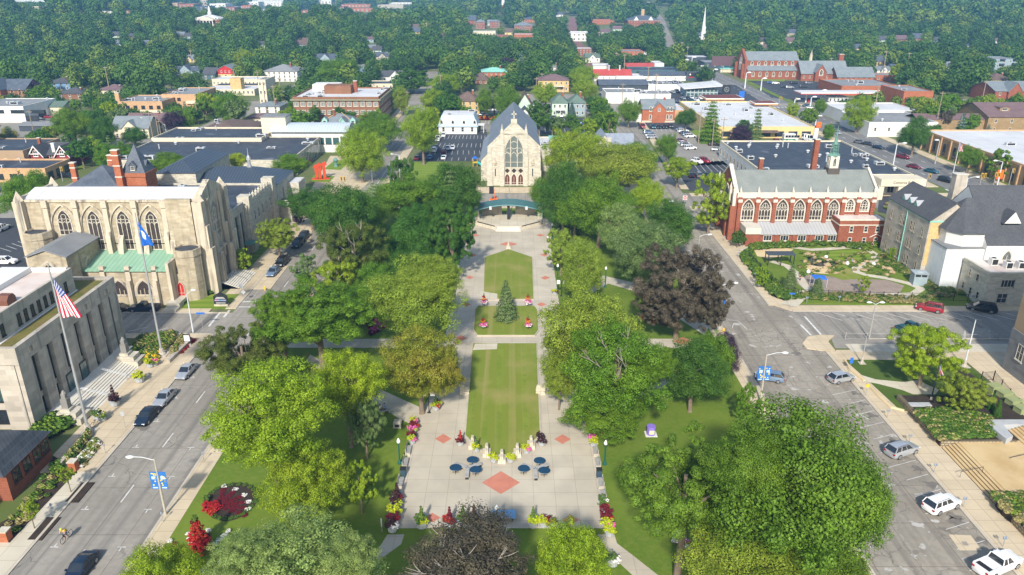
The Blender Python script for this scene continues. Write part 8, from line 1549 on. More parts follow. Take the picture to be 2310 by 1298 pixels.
# ground cover beds (nobody could count the plants)
def bed(name, px, cols, n, r0, h0, z=.13, label='', soil=True):
    q = [P(a,b,z)[:2] for a,b in px]; xs = [a for a,b in q]; ys = [b for a,b in q]; rr = random.Random(len(px)*31+int(px[0][0])); V = []; k = 0
    def ins(x, y):
        c = False
        for (a,b),(d,e) in zip(q, q[1:]+q[:1]):
            if (b > y) != (e > y) and x < (d-a)*(y-b)/(e-b)+a: c = not c
        return c
    base = crownV(77, 8, .5, 90, .30, 'flat'); by = {c: [] for c in cols}
    while k < n:
        x, y = rr.uniform(min(xs),max(xs)), rr.uniform(min(ys),max(ys)); k += 1
        if not ins(x, y): continue
        c = rr.choice(cols); s = r0*rr.uniform(.7,1.3); W = base.copy(); W[:,0] = W[:,0]*s+x; W[:,1] = W[:,1]*s+y; W[:,2] = W[:,2]*h0*rr.uniform(.5,1)*.55+z+h0*.45; by[c].append(W)
    me = qmesh(name, np.vstack([w for c in by for w in by[c]])); nn = 0; idx = []
    for i, c in enumerate(by): me.materials.append(FL[c]); idx += [i]*(sum(len(w)//4 for w in by[c]))
    me.polygons.foreach_set('material_index', idx); o = put(name, me); tag(o, label, 'planting', None, 'stuff')
    if soil: struct('planting_soil', MB().prism(q, 0, z+.03), MULCH)
bed('flower_border', [(285,800),(350,803),(398,772),(392,752),(318,764)], ['green','green','green','fresh','straw'], 420, .6, 1.1, label='green shrubs beside city hall end'); bed('flower_border', [(300,815),(352,818),(360,800),(308,800)], ['green','yellow','fresh'], 90, .5, .9, label='yellow flowers before city hall shrubs')
bed('ornamental_grass', [(385,800),(396,803),(425,768),(412,762)], ['straw','green','straw'], 110, .45, 1.2, label='straw coloured grasses by the planter wall'); bed('red_border', [(390,800),(410,798),(442,768),(424,764)], ['red','maroon'], 200, .35, .35, label='red low plants behind the sign board')
bed('city_hall_shrubs', [(70,985),(110,990),(165,960),(175,940),(120,945)], ['green','green','fresh'], 160, .8, 1.5, label='dark shrubs under city hall wall'); bed('hosta_border', [(170,1048),(190,1056),(228,1000),(212,990)], ['fresh','straw','white','fresh'], 240, .35, .5, label='pale hostas beside left pavement'); bed('ornamental_grass', [(148,1042),(160,1045),(208,984),(200,978)], ['straw','green'], 150, .4, 1.1, label='tall grasses behind the pale hostas')
bed('house_garden', [(0,1200),(30,1215),(165,1062),(115,1060),(60,1130)], ['green','fresh','green','straw'], 60, .5, .7, label='garden plants in dark mulch before bungalow'); bed('bungalow_lawn_edge', [(105,1020),(140,1040),(150,1060),(118,1068)], ['green'], 50, .6, .8, label='green shrubs by bungalow corner')
bed('prairie_bed', [(2062,930),(2150,928),(2232,945),(2240,990),(2120,994)], ['green','green','straw','green','green','fresh'], 760, .6, 1.0, .9, label='wild prairie bed above stone wall'); bed('prairie_bed', [(2240,1118),(2330,1120),(2330,1205),(2262,1150)], ['green','green','fresh','straw'], 300, .6, .9, .9, label='wild green bed at right edge')
bed('garden_border', [(1668,580),(1690,566),(1712,600),(1770,655),(1800,672),(1785,684),(1740,668)], ['green','green','fresh'], 330, .7, 1.3, label='green shrubs along garden pavement'); bed('garden_border', [(1800,676),(1950,684),(1955,668),(1805,662)], ['green','fresh','straw'], 260, .6, .9, label='shrubs before the black garden fence'); bed('garden_border', [(1955,684),(2100,688),(2100,672),(1956,668)], ['straw','green','straw'], 200, .6, .8, label='straw grasses before the garden fence'); bed('garden_hedge', [(1690,556),(1960,540),(1985,556),(1960,566),(1850,556),(1700,566)], ['green','green','fresh'], 420, .8, 1.3, label='wild hedge behind the play garden'); bed('garden_meadow', [(1985,556),(2030,560),(2180,668),(2110,672),(2080,640),(2000,600)], ['green','green','green','straw'], 800, .6, .8, label='tall meadow grass on the garden bank')
bed('garden_planting', [(1800,572),(1960,566),(2000,585),(2030,640),(1985,622),(1905,618),(1800,626)], ['green','fresh','straw','green'], 190, .5, .7, .2, label='loose grasses and low shrubs around garden rocks', soil=False)
for q_,c_,l_ in (((1768,598,1802,656),'conif','young conifer beside the garden shelter path'),((1828,628,1862,668),'conif','young conifer before the blue sun shade'),((1934,622,1964,662),'fresh','young round tree on the gravel play patch'),((2000,552,2022,590),'fresh','thin young tree by garden meadow'),((1700,600,1736,650),'fresh','bright shrub tree at the garden pavement corner')): T_(q_, c_, 'loose' if c_ == 'conif' else 'gappy', l_, .4, None, group='young garden trees')
bed('flower_border', [(1445,722),(1480,732),(1478,716),(1450,712)], ['green','yellow','orange','maroon'], 110, .4, .6, label='yellow and orange flowers by copper beech'); bed('shade_border', [(835,760),(868,742),(870,722),(830,725)], ['pink','maroon','dark'], 140, .45, .6, label='pink flowers under the left sycamore'); bed('shade_border', [(1512,1220),(1590,1262),(1600,1250),(1525,1210)], ['pink','red','white'], 120, .4, .5, label='pink flowers under the foreground locust')
bed('church_border', [(400,670),(460,672),(500,655),(470,650),(410,655)], ['green','fresh','green'], 150, .5, .9, label='green shrubs before church turret'); bed('sunken_shrubs', [(0,0)] and [(2115,470),(2095,455),(1985,462),(2000,476)], ['green','straw'], 130, .7, .9, .05, label='dry shrubs behind the stone annex', soil=False); bed('edge_hedge', [(2262,682),(2330,684),(2330,676),(2262,674)], ['green'], 80, .6, 1.1, label='clipped hedge before white church'); bed('back_hedge', [(1084,272),(1135,272),(1135,268),(1084,268)], ['green','orange','maroon'], 90, .9, 1.6, .02, label='low red green hedge behind parking lot', soil=False); bed('retail_hedge', [(2060,272),(2220,275),(2220,268),(2060,265)], ['green'], 160, 1.4, 3.0, .02, label='green hedge behind white stores', soil=False)
# ---------------------------------------------------------------- stage
sx, sy = c0+.4, 181.0
r = thing('park_stage', 'concrete park stage with arched teal canopy', 'stage', (sx,sy,PZ))
pl_ = [(-9.2,7),(-7.6,4.8),(-2.6,0.4),(2.6,0.4),(7.6,4.8),(9.2,7),(8.0,11.5),(-8.0,11.5)]; MB().prism(pl_, 0, .9).build('platform', CONCL, r)
stp = MB()
for i in range(4): w = .42*(4-i); stp.prism([(-3.4-w*.5,1.4),(-2.3-w*.5,.5-w),(2.3+w*.5,.5-w),(3.4+w*.5,1.4)], 0, .18*(i+1)+.002*i)
stp.build('steps', MATS['step_stone'], r)
for s in (-1,1):
    m = MB().prism([(s*3.0,-.2),(s*8.4,4.4),(s*8.4,5.7),(s*3.0,1.1)], 0, .75); m.build('planter_box', CONCL, r); MB().prism([(s*3.4,.4),(s*8.0,4.3),(s*8.0,5.2),(s*3.4,1.2)], .7, .77).build('planter_soil', MULCH, r)
    MB().ext([(-.75,0),(.75,0),(.35,3.3),(-.55,3.3)],'y',-.4,.4).build('buttress', CONCL, r, (s*8.2,6.8,.9)); MB().box(s*4.4-2.6 if s > 0 else -7.0, s*4.4+2.6 if s > 0 else -1.8, 10.4, 10.9, .9, 3.6).build('back_wall', STONEG, r)
    MB().tube([(s*8.9,6.2,0),(s*8.7,6.2,3.5)],.12,6).build('post', plain('canopy_teal',(0.10,0.23,0.24),.5), r); MB().box(-.3,.3,-.3,.2,-.4,.4).build('loudspeaker', POLEW, r, (s*4.6,5.4,4.2))
    for k in range(5): MB().box(s*(9.0+k*.35)-.18, s*(9.0+k*.35)+.18, 4.6, 7.0, 0, .75-.15*k).build('side_step', CONCL, r)
arc = [(-8.9+17.8*i/16, 3.5+1.5*math.sin(math.pi*i/16)) for i in range(17)]; pr = MB(); n = 17
vs = [(x,5.6,z) for x,z in arc]+[(x,10.6,z*.55+(4.2+1.9)*.45 if 0 else z+.25) for x,z in arc]+[(x,5.6,z-.28) for x,z in arc]+[(x,10.6,z-.03) for x,z in arc]
pr.add(vs, [(i,i+1,n+i+1,n+i) for i in range(n-1)]+[(2*n+i+1,2*n+i,3*n+i,3*n+i+1) for i in range(n-1)]+[(2*n+i,2*n+i+1,i+1,i) for i in range(n-1)]+[(n+i,n+i+1,3*n+i+1,3*n+i) for i in range(n-1)]+[(0,n,3*n,2*n),(n-1,3*n-1,4*n-1,n+n-1)][:1]); pr.build('canopy', mat('canopy_roof',(0.045,0.13,0.13),(0.065,0.16,0.155),.3,.5), r, (0,0,.0))
MB().tube([(x,5.5,z-.1) for x,z in arc],.16,6).build('canopy_beam', MATS['canopy_teal'], r); MB().box(-.35,.35,6.2,6.9,.9,4.9).build('centre_post', DARK, r)
# road works by the stage
for px, py, l in ((1101,462,'left'),(1106,456,'middle'),(1120,455,'right')): x, y, _ = P(px,py,.02); o = MB().lathe([(.32,0),(.3,.3),(.29,.5),(.27,.8),(.2,1.1)],10).build('traffic_barrel', [ORANGE], None, (x,y,.02)); tag(o, l+' orange traffic barrel on the road behind stage', 'barrel', 'traffic barrels'); MB().lathe([(.31,.4),(.3,.6)],10).build('reflective_band', PAINTW, o)
x, y, _ = P(1115,456,.02); r = thing('message_trailer', 'orange trailer with dark message board behind the stage', 'trailer', (x,y,.02)); MB().box(-1.1,1.1,-.6,.6,.4,.8).build('chassis', ORANGE, r); MB().tube([(0,0,.8),(0,0,3.6)],.1,6).build('mast', ORANGE, r); MB().box(-1.4,-.1,-.15,.1,2.4,4.6).build('message_board', DARK, r)
for s in (-.8,.8): MB().tube([(s,-.8,.35),(s,-.55,.35)],.35,10).build('wheel', TYRE, r)
# sculpture
for i, px in enumerate((715,723,733)): x, y, _ = P(px,404,.1); tag(MB().box(-.45,.45,-.3,.3,0,3.6+.4*i).ext([(-1.0,3.6+.4*i),(1.0,3.6+.4*i),(.6,4.8+.4*i),(-.5,4.4+.4*i)] if i != 1 else [(-.8,4.5),(0,3.7),(.8,4.5),(0,5.3)],'y',-.3,.3).box(-1.6,1.6,-.7,.7,-.05,.25).build('red_sculpture', mat('sculpture_red',(0.58,0.075,0.02),(0.5,0.06,0.02),1,.5), None, (x,y,.1), .25), ['leftmost','middle','rightmost'][i]+' of three orange red abstract figures', 'sculpture', 'red figure sculptures')
x, y, _ = P(758,376,.1); tag(MB().lathe([(.8,0),(.6,.4),(.5,1.4),(.9,2.2),(.3,3.0)],8).build('bronze_sculpture', COPPERD, None, (x,y,.1)), 'green bronze sculpture on museum lawn', 'sculpture')
# play equipment by the gothic church
x, y, _ = P(1072,376,.05); r = thing('play_frame', 'small bright play frame beside gothic church', 'playground', (x,y,.05)); MB().box(-.8,.8,-.8,.8,1.4,1.5).build('deck', YEL, r); MB().lathe([(1.2,0),(.05,.8)],4,(0,0,2.8)).build('roof', SIGNB, r); MB().tube([(.8,0,1.5),(1.8,-.3,.9),(2.8,-.6,.1)],.4,8).build('slide', plain('slide_teal',(0.03,0.40,0.42)), r)
for a,b in ((-.7,-.7),(.7,-.7),(-.7,.7),(.7,.7)): MB().tube([(a,b,0),(a,b,2.8)],.07,5).build('post', YEL, r)
# church notice board, city hall board
x, y, _ = P(500,690,.14); r = thing('notice_board', 'black gabled church notice board on lawn', 'sign', (x,y,.14)); MB().box(-1.3,1.3,-.3,.3,0,.4).build('plinth', CONCL, r); MB().ext([(-1.3,.4),(1.3,.4),(1.3,2.0),(0,2.8),(-1.3,2.0)],'y',-.2,.2).build('board', DARK, r); MB().box(-1.1,1.1,-.23,-.2,1.05,1.35).build('colour_strip', mat('rainbow_strip',(0.10,0.35,0.45),(0.55,0.20,0.45),1.2,.6), r); MB().box(-.9,.9,-.23,-.2,1.55,1.65).box(-.7,.7,-.23,-.2,1.75,1.85).box(-.9,.9,-.23,-.2,.6,.72).build('lettering', PAINTW, r)
x, y, _ = P(424,778,.14); r = thing('information_board', 'small white information board in red mulch', 'sign', (x,y,.14)); MB().box(-.5,.5,-.04,.04,.7,1.8).build('panel', PAINTW, r); MB().box(-.6,-.5,-.06,.06,0,1.95).box(.5,.6,-.06,.06,0,1.95).box(-.6,.6,-.06,.06,1.8,1.95).build('frame', DARK, r)
struct('planter_wall', MB().prism([P(a,b,.5)[:2] for a,b in ((376,812),(383,815),(432,768),(424,764))],0,.7), STONEG); struct('planter_wall', MB().prism([P(a,b,.5)[:2] for a,b in ((133,1042),(140,1046),(204,982),(198,977))],0,.7), STONEG)
struct('mulch_bed', MB().prism([P(a,b,.13)[:2] for a,b in ((0,1215),(22,1225),(232,1000),(212,990),(160,1060),(115,1062),(60,1150),(0,1180))],0,.14), MULCH)
for px, py, l in ((168,1060,'farther brick gate pier beside pale hostas'),(15,1218,'nearer brick gate pier with flower pot')): x, y, _ = P(px,py,.13); r = thing('gate_pier', l, 'pier', (x,y,.13), 0, 'brick gate piers'); MB().box(-.45,.45,-.45,.45,0,1.3).build('pier', BRICKO, r); MB().box(-.52,.52,-.52,.52,1.3,1.4).build('cap', STONEC, r)
for px, py, l in ((160,1110,'farther young green street tree in mulch pit'),(78,1192,'nearer young green street tree in mulch pit')):
    x, y, _ = P(px,py,.13); plant(x, y, .13, 1.15, 1.2, 2.5, 'gappy', 'fresh', 'tree', l, 'street saplings'); struct('tree_pit', MB().prism([(x+.3,y-1.9),(x+1.9,y-1.9),(x+1.9,y+1.9),(x+.3,y+1.9)],0,.142), MULCH)
x, y, _ = P(219,960,.13); r = thing('parked_bicycle', 'dark bicycle leaning by the green planter', 'bicycle', (x,y,.13), 1.0)
def bike(r, z=0):
    for s in (-.52,.52): MB().tube([(s+.34*math.cos(k*.5236),0,.34+.34*math.sin(k*.5236)) for k in range(13)],.025,5,cap=False).build('wheel', TYRE, r)
    MB().tube([(-.52,0,.34),(-.15,0,.85),(.38,0,.9),(.52,0,.34)],.025,5).tube([(-.15,0,.85),(-.02,0,.3),(.38,0,.85)],.022,5).tube([(-.52,0,.34),(-.02,0,.3)],.02,5).build('frame', DARK, r); MB().box(-.28,-.02,-.06,.06,.92,.97).build('saddle', DARK, r); MB().tube([(.38,0,.9),(.44,0,1.02),(.44,-.24,1.02)],.02,5).tube([(.44,0,1.02),(.44,.24,1.02)],.02,5).build('handlebar', DARK, r)
bike(r)
# ---------------------------------------------------------------- people
SKIN = plain('skin', (0.52,0.32,0.22), .6)
def skinned(name, verts, edges, radii, m, parent):
    me = bpy.data.meshes.new(name); me.from_pydata(verts, edges, []); me.materials.append(m); o = put(name, me, parent); md = o.modifiers.new('skin','SKIN'); me.skin_vertices or me.attributes
    sk = me.skin_vertices[0].data
    for i, q in enumerate(radii): sk[i].radius = (q, q)
    sk[0].use_root = True; s = o.modifiers.new('sub','SUBSURF'); s.levels = 1; s.render_levels = 1; return o
def person(x, y, z, rz, pose, top, legs, hair, label, cat='person', s=1.0):
    r = thing('person', label, cat, (x,y,z), rz, 'people in the park', (s,s,s))
    if pose == 'stand': J = dict(p=(0,0,.92),c=(0,0,1.25),n=(0,0,1.48),h=(.02,0,1.66),k1=(.06,-.11,.48),f1=(.02,-.12,.05),t1=(.18,-.12,.03),k2=(-.04,.11,.48),f2=(-.12,.12,.05),t2=(.04,.12,.03),e1=(-.03,-.27,1.15),w1=(.12,-.26,.92),e2=(.03,.27,1.15),w2=(.14,.25,.92))
    elif pose == 'sit': J = dict(p=(0,0,.5),c=(.02,0,.85),n=(.05,0,1.08),h=(.09,0,1.26),k1=(.45,-.12,.52),f1=(.46,-.12,.06),t1=(.62,-.12,.04),k2=(.45,.12,.52),f2=(.5,.12,.06),t2=(.66,.12,.04),e1=(.05,-.26,.78),w1=(.3,-.16,.62),e2=(.05,.26,.78),w2=(.3,.16,.62))
    elif pose == 'ride': J = dict(p=(-.14,0,1.0),c=(.12,0,1.26),n=(.30,0,1.40),h=(.42,0,1.53),k1=(.22,-.12,.72),f1=(.02,-.13,.18),t1=(.16,-.13,.16),k2=(.14,.12,.86),f2=(.02,.13,.42),t2=(.16,.13,.42),e1=(.34,-.24,1.15),w1=(.46,-.22,1.03),e2=(.34,.24,1.15),w2=(.46,.22,1.03))
    else: J = dict(p=(0,0,.75),c=(.22,0,.98),n=(.38,0,1.08),h=(.52,0,1.1),k1=(.14,-.11,.42),f1=(0,-.12,.05),t1=(.16,-.12,.03),k2=(.1,.11,.42),f2=(-.05,.12,.05),t2=(.1,.12,.03),e1=(.36,-.22,.78),w1=(.46,-.16,.5),e2=(.36,.22,.78),w2=(.46,.16,.5))
    sh1 = tuple(np.array(J['n'])+np.array((-.02,-.19,-.06))); sh2 = tuple(np.array(J['n'])+np.array((-.02,.19,-.06)))
    V = [J['p'],J['c'],J['n'],J['h'],tuple(np.array(J['h'])+np.array((.02,0,.09))),sh1,J['e1'],J['w1'],sh2,J['e2'],J['w2'],J['k1'],J['f1'],J['t1'],J['k2'],J['f2'],J['t2']]
    E = [(0,1),(1,2),(2,3),(3,4),(2,5),(5,6),(6,7),(2,8),(8,9),(9,10),(0,11),(11,12),(12,13),(0,14),(14,15),(15,16)]; skinned('body', V, E, [.135,.15,.06,.10,.07,.075,.05,.035,.075,.05,.035,.085,.05,.04,.085,.05,.04], SKIN, r)
    skinned('shirt', [V[0],V[1],tuple(np.array(V[2])-np.array((0,0,.04))),V[5],tuple((np.array(V[5])+np.array(V[6]))/2),V[8],tuple((np.array(V[8])+np.array(V[9]))/2)], [(0,1),(1,2),(2,3),(3,4),(2,5),(5,6)], [.155,.17,.10,.095,.07,.095,.07], top, r)
    skinned('trousers', [tuple(np.array(V[0])-np.array((0,0,.02))),V[11],tuple((np.array(V[11])*.4+np.array(V[12])*.6)),V[14],tuple((np.array(V[14])*.4+np.array(V[15])*.6))], [(0,1),(1,2),(0,3),(3,4)], [.165,.10,.07,.10,.07], legs, r)
    MB().lathe([(.09,-.02),(.115,.04),(.10,.11),(.03,.15)],8,(J['h'][0]-.01,0,J['h'][2]+.02)).build('hair' if pose != 'ride' else 'helmet', hair, r)
    MB().lathe([(.02,-.03),(.03,0),(.01,.03)],5,(J['h'][0]+.10,0,J['h'][2]+.02)).build('nose', SKIN, r); return r
HB = plain('hair_brown',(0.05,0.03,0.02)); TB = plain('shirt_blue',(0.12,0.30,0.62)); TW = plain('shirt_white',(0.75,0.75,0.74)); JN = plain('jeans',(0.05,0.07,0.12)); LIMEH = plain('helmet_lime',(0.55,0.72,0.12)); YJ = plain('jersey_yellow',(0.75,0.52,0.04))
x, y, _ = P(152,1218,.01); rb_ = thing('racing_bicycle', 'dark racing bicycle ridden along the left street', 'bicycle', (x,y,.02), R(-98), None, (1.15,1.15,1.15)); bike(rb_); person(x, y, .02, R(-98), 'ride', YJ, JN, LIMEH, 'cyclist in yellow jersey and lime helmet on bicycle', s=1.15)
x, y, _ = P(858,932); person(x, y, PZ, -1.2, 'sit', TW, JN, HB, 'seated person in white shirt under left trees'); x, y, _ = P(869,930); person(x, y, PZ, -1.8, 'sit', TB, JN, HB, 'seated person in light blue shirt under left trees')
x, y, _ = P(1236,548); person(x, y, PZ, 1.7, 'stand', TW, JN, HB, 'person in white top and jeans walking near stage'); x, y, _ = P(1921,597,.3); person(x, y, .3, 2.6, 'stand', TB, JN, HB, 'child in blue shirt standing by garden rocks', s=.85); x, y, _ = P(1908,592,.3); person(x, y, .3, 0, 'bend', plain('shirt_dark',(0.06,0.05,0.07)), JN, HB, 'child in dark clothes bending over garden stream', s=.8); x, y, _ = P(1966,562,.2); person(x, y, .2, -2.2, 'stand', plain('shirt_black',(0.02,0.02,0.022)), JN, HB, 'person in black on the garden path'); x, y, _ = P(1806,634,.2); person(x, y, .2, 2.4, 'bend', plain('shirt_dark_red',(0.15,0.03,0.04)), JN, HB, 'person in dark red shirt beside garden tree')
MB().box(-.9,.9,-.25,.25,0,.45) and tag(MB().box(-1.2,1.2,-.3,.3,.4,.48).box(-1.0,-.8,-.25,.25,0,.4).box(.8,1.0,-.25,.25,0,.4).build('path_bench', OAKG, None, (*P(864,934)[:2],PZ), .3), 'low wooden bench holding the seated couple', 'bench')
# ---------------------------------------------------------------- play garden on the right
GZ = .2
struct('garden_grass', MB().prism([P(a,b,GZ)[:2] for a,b in ((1668,572),(1690,552),(1985,540),(2190,668),(2180,690),(1795,684),(1735,660))],-.05,GZ), GRASS)
def gs(name, px, m, z): return struct(name, MB().sheet([P(a,b,z)[:2] for a,b in px], z), m)
gs('garden_sand', ((1700,562),(1745,556),(1790,562),(1775,576),(1735,584),(1708,578)), SAND, GZ+.012); gs('garden_gravel', ((1790,632),(1830,618),(1900,628),(2000,632),(2040,645),(2030,660),(1960,664),(1860,660),(1810,650)), GRAVEL, GZ+.012); gs('garden_sand', ((1812,602),(1840,592),(1890,600),(1905,612),(1880,620),(1835,616)), SAND, GZ+.016); gs('garden_lawn', ((1872,568),(1930,562),(1968,572),(1965,588),(1920,592),(1865,580)), LAWNS, GZ+.012); gs('garden_lawn', ((1866,600),(1900,598),(1935,612),(1965,628),(1900,632),(1870,622)), LAWN, GZ+.02)
gs('garden_pond', ((1820,580),(1836,575),(1845,590),(1880,588),(1900,596),(1850,602),(1828,598)), mat('pond_water',(0.02,0.03,0.025),(0.03,0.045,0.03),.4,.08,spec=.8), GZ+.024)
wpm = MB(); pts = [P(a,b,GZ)[:2] for a,b in ((1672,566),(1700,556),(1760,554),(1830,564),(1870,562),(1920,558),(1955,562),(1976,575),(1972,588),(1950,596),(1930,606),(1932,614),(1960,622),(2000,628),(2050,640),(2080,652))]; ribbon(wpm, pts, 1.7, GZ+.03); ribbon(wpm, [P(a,b,GZ)[:2] for a,b in ((1740,590),(1775,600),(1800,620),(1812,640),(1830,662),(1900,668),(2060,664),(2080,650))], 1.7, GZ+.036); ribbon(wpm, [P(a,b,GZ)[:2] for a,b in ((1780,690),(1800,670),(1825,660))], 3, GZ+.042); struct('garden_path', wpm, CONCL)
rk = random.Random(4); RK = mat('tan_boulder',(0.34,0.24,0.13),(0.42,0.31,0.19),.9,.9); RM_ = []
for i in range(4):
    m = MB().lathe([(.5,-.2),(.95,.1),(1.0,.4),(.7,.75),(.25,.9)],7); m.v = [(a*rk.uniform(.75,1.2),b*rk.uniform(.7,1.15),c*rk.uniform(.8,1.1)) for a,b,c in m.v]; RM_.append(m.mesh('boulder', RK))
for px, py in ((1818,578),(1826,574),(1834,576),(1838,584),(1846,592),(1856,586),(1815,592),(1822,602),(1860,606),(1870,612),(1880,608),(1845,612),(1866,600),(1895,592),(1905,596),(1940,598),(1955,592),(1965,602),(1980,600),(1992,606),(2005,608),(2012,616),(2000,620),(1948,610),(1885,616),(1928,592),(1870,590),(1830,612)):
    x, y, _ = P(px,py,GZ); o = put('boulder', RM_[rk.randrange(4)], None, (x,y,GZ), rk.uniform(0,6), (rk.uniform(.4,.95),rk.uniform(.35,.8),rk.uniform(.35,.75))); tag(o, None, 'boulder', 'boulders in the play garden'); auto(o, 'tan garden boulder', px, py)
land(1840,585,'the garden stream'); land(1985,606,'the garden rock pile'); land(1905,650,'the gravel play patch'); land(1755,560,'the garden sand pit')
for i, (px, py) in enumerate(((1863,584),(1911,598),(1823,617),(1970,600))): x, y, _ = P(px,py,GZ); tag(MB().lathe([(.1,0),(.38,.12),(.45,.4),(.3,.72),(.05,.85)],10).build('white_globe', GLOBE, None, (x,y,GZ),smooth=60), ['white globe lamp left of the garden lawn','white globe lamp beside the blue shirted child','white globe lamp below the sandy stream bank','white globe lamp on garden rock pile'][i], 'globe lamp', 'garden globes')
x, y, _ = P(1757,596,GZ); r = thing('garden_shelter', 'dark flat roofed garden shelter', 'shelter', (x,y,GZ)); MB().box(-3,3,-1.2,1.2,2.4,2.6).build('roof', CHAR, r)
for a in (-2.8,0,2.8): MB().box(a-.08,a+.08,-1.1,-.95,0,2.4).box(a-.08,a+.08,.95,1.1,0,2.4).build('post', DARK, r)
x, y, _ = P(1972,553,GZ); r = thing('garden_shed', 'small green shed with white roof behind garden', 'shed', (x,y,GZ)); MB().box(-1.3,1.3,0,2,0,2).build('wall', plain('shed_green',(0.02,0.12,0.08)), r); MB().gable(-1.3,1.3,0,2,2,.7,'y',.2,.1).build('roof', GLOBE, r); MB().box(-.2,1.1,-.06,-.01,.1,1.9).build('door', COPPERD, r)
x, y, _ = P(2074,645,GZ); r = thing('vault_toilet', 'grey louvred vault toilet cabin beside white path', 'cabin', (x,y,GZ), -.12); MB().box(-1.3,1.3,0,2.2,0,2.5).build('wall', plain('cabin_blue_grey',(0.30,0.37,0.40)), r); MB().box(-1.45,1.45,-.15,2.35,2.5,2.65).lathe([(.8,2.65),(.5,2.8)],8,(0,1.1,0)).build('roof', plain('cabin_roof',(0.36,0.42,0.45)), r); MB().box(-1.1,-.1,-.04,-.005,1.9,2.35).box(.1,1.1,-.04,-.005,1.9,2.35).build('louvre', DARK, r)
x, y, _ = P(1845,646,GZ); r = thing('sun_shade', 'bright blue sun shade over gravel play patch', 'canopy', (x,y,GZ)); MB().add([(-1.4,-1,2.0),(1.4,-1,1.7),(1.4,1,2.0),(-1.4,1,2.2),(0,0,2.35)],[(0,1,4),(1,2,4),(2,3,4),(3,0,4)]).build('fabric', SIGNB, r)
for a,b in ((-1.35,-.95),(1.35,-.95),(1.35,.95),(-1.35,.95)): MB().tube([(a,b,0),(a,b,1.9)],.04,5).build('post', POLEW, r)
def fence(name, label, px, h, m=DARK, step=2.4, z=.13, bars=True):
    q = [P(a,b,z)[:2] for a,b in px]; r = thing(name, label, 'fence', (q[0][0],q[0][1],z)); ox, oy = q[0]
    for (a,b),(c,d) in zip(q,q[1:]):
        L = math.dist((a,b),(c,d)); n = max(1,int(L/step)); pn = MB()
        for zz in (.15,h-.12): pn.tube([(a-ox,b-oy,zz),(c-ox,d-oy,zz)],.03,4)
        if bars:
            for i in range(int(L/.16)): t = i/int(L/.16); pn.tube([(a+(c-a)*t-ox,b+(d-b)*t-oy,.1),(a+(c-a)*t-ox,b+(d-b)*t-oy,h-.05)],.011,3,cap=False)
        pn.build('panel', m, r)
        for i in range(n+1): t = i/n; MB().box(-.05,.05,-.05,.05,0,h+.08).build('post', m, r, (a+(c-a)*t-ox,b+(d-b)*t-oy,0))
fence('garden_fence','black railing fence along the front of play garden',((1806,668),(1960,674),(2182,680)),1.5,z=GZ); fence('garden_fence','black railing fence along the garden pavement side',((1690,584),(1740,640),(1800,668)),1.5,z=GZ); fence('cabinet_fence','black fence around the green utility boxes',((2212,860),(2240,858),(2312,945)),1.6); fence('median_fence','low wire fence along the median strip',((1906,766),(2050,768),(2290,769)),1.3,POLEG,3,.02,False)
for i, (px, py) in enumerate(((2240,890),(2263,905),(2283,922),(2302,940))): x, y, _ = P(px,py,.13); o = MB().box(-.9,.9,-.7,.7,0,1.5).box(-.95,.95,-.75,.75,1.5,1.62).build('utility_cabinet', plain('cabinet_green',(0.30,0.34,0.16)), None, (x,y,.13), .2); tag(o, ['first','second','third','fourth'][i]+' pale green utility cabinet from the round tree', 'cabinet', 'green utility cabinets')
for px, py, l in ((2232,935,'left pointed dark green thuja by utility cabinets'),(2245,950,'right pointed dark green thuja by utility cabinets')): x, y, _ = P(px,py,.13); plant(x,y,.13,.75,1.7,1.7,'conifer','dark','thuja',l,'thujas','thuja' and None) if False else plant(x,y,.13,.8,1.7,1.7,'conifer','dark','thuja',l,'thujas')
# bottom right terraces
cl = MB().prism([P(a,b,.16)[:2] for a,b in ((1905,812),(2170,812),(2225,858),(2160,935),(2060,930),(2030,925),(1960,860))],-.05,.17); struct('corner_lawn', cl, mat('corner_grass',(0.06,0.105,0.012),(0.085,0.13,0.018),.3,.95,fine=(1.5,.4,(0.05,0.09,0.012)),bump=.3))
gs('corner_path', ((1942,846),(1975,856),(2035,862),(2070,858),(2118,880),(2110,890),(2060,890),(2035,880),(1980,866),(1948,860)), CONCL, .185); gs('corner_mulch', ((2165,826),(2200,850),(2232,905),(2220,925),(2190,880),(2160,845)), MULCH, .19)
struct('corner_kerb', ribbon(MB(), [P(a,b,.3)[:2] for a,b in ((1906,812),(1918,832),(1945,852))], .35, .34), SAND); kbm = MB()
for a, b in zip(((1906,812),(1918,832),(1940,850)), ((1918,832),(1940,850),(1950,858))):
    p, q = P(*a,.3), P(*b,.3); kbm.tube([(p[0],p[1],.2),(q[0],q[1],.2)],.22,6)
for a, b in zip(((1958,866),(1985,895),(2010,918)), ((1985,895),(2010,918),(2040,926))): p, q = P(*a,.3), P(*b,.3); kbm.tube([(p[0],p[1],.2),(q[0],q[1],.2)],.22,6)
struct('corner_kerb', kbm, SAND)
struct('driveway', MB().prism([P(a,b,.1)[:2] for a,b in ((1885,790),(2330,790),(2330,980),(2235,862),(2175,812),(1895,812))],-.05,.12), CONC)
TANP = mat('tan_plaza',(0.46,0.32,0.15),(0.56,0.41,0.21),.2,.9,fine=(.5,.4,(0.62,0.48,0.28))); RUB = mat('rubble_wall',(0.34,0.27,0.17),(0.44,0.36,0.24),1.2,.95,bricks=(.5,.35,.06,.35))
a1 = P(2112,1000,.13)[1]; x57 = 57.0
struct('terrace', MB().box(57+2.2, 78, 64, 87.5, -.1, .85), TANP)
stp = MB()
y0_, y1_ = P(0,1118,.5)[1], P(0,1004,.5)[1]
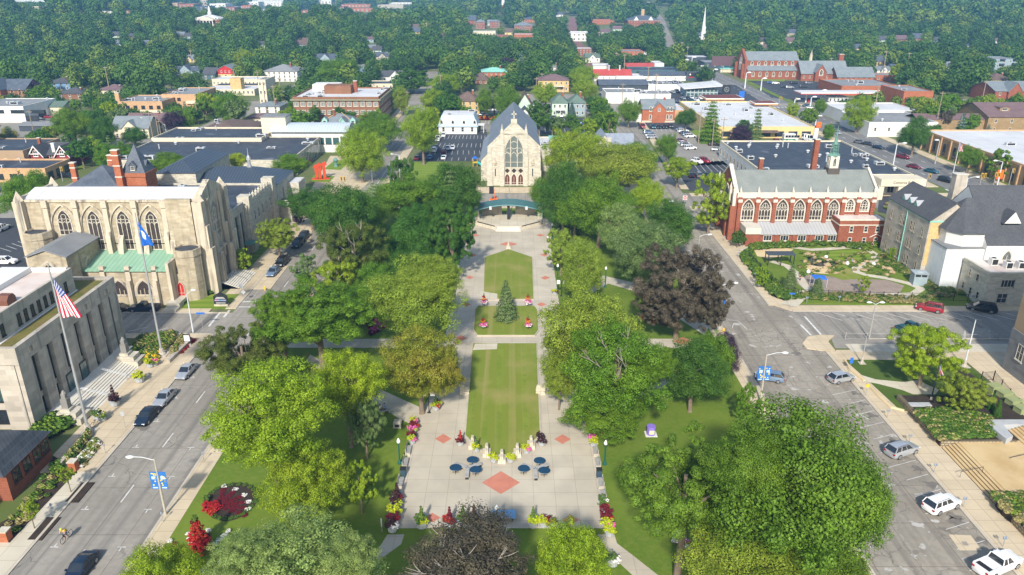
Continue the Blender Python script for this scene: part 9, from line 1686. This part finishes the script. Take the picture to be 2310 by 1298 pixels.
for i in range(5): stp.box(57.1+i*.42, 59.3, y0_, y1_, -.1, .15+.15*i+.001*i)
struct('terrace_steps', stp, TANP); sd = MB()
for i in range(5): sd.box(57.085+i*.42, 57.1+i*.42, y0_, y1_, .03+.15*i, .14+.15*i)  # thin dark strips over each riser, the step shade put in as colour
struct('riser_shade_strip', sd, mat('riser_shade_paint',(0.16,0.10,0.05),(0.2,0.13,0.07),1,.9))
us_ = MB()
for i in range(6): us_.box(67.5+i*.45, 78, y0_+6, 88, .8, 1.0+.16*i+.001*i)
struct('upper_steps', us_, TANP); struct('terrace_wall', MB().box(56.9,57.4,y1_+.3,97.5,-.1,1.0).box(56.9,67,y1_+.05,y1_+.5,-.1,1.0).box(56.9,57.4,60,y0_-.2,-.1,1.0), RUB)
struct('terrace_bed', MB().box(57.4,72,y1_+.5,97.4,-.1,.9).box(57.4,60,60,y0_-.2,-.1,.9), MULCH); gb = [P(a,b,1.6)[:2] for a,b in ((2225,948),(2330,948),(2330,958),(2262,960),(2285,985),(2270,992),(2236,965))]; struct('granite_block', MB().prism(gb,.3,1.7), mat('grey_granite',(0.36,0.37,0.38),(0.43,0.44,0.45),1,.7)); x, y, _ = P(2056,922,.3); struct('granite_block', MB().box(x-.5,x+2.6,y-.5,y+.4,0,1.1), MATS['grey_granite'])
for px, py in ((2190,1072),(2300,1040)): x, y, _ = P(px,py,.6); r = thing('handrail', ('lower' if px < 2200 else 'upper')+' black handrail on tan terrace steps', 'handrail', (x,y,.3)); MB().tube([(-1.3,0,0),(-1.3,0,.8),(1.3,0,1.5),(1.3,0,.7)],.04,5).build('rail', DARK, r)
# ---------------------------------------------------------------- haze
hz = MB().box(-7200, 7200, -400, 9200, -2, 175).build('haze', None); hz.data.materials.clear()
hm = bpy.data.materials.new('haze_air'); hm.use_nodes = True; t = hm.node_tree; t.nodes.clear(); o = t.nodes.new('ShaderNodeOutputMaterial'); pv = t.nodes.new('ShaderNodeVolumePrincipled')
pv.inputs['Color'].default_value = (0.22,0.52,0.92,1); pv.inputs['Density'].default_value = 0.00023; pv.inputs['Anisotropy'].default_value = 0.0; t.links.new(pv.outputs[0], o.inputs['Volume']); hz.data.materials.append(hm); tag(hz, None, None, None, 'stuff')
resolve()
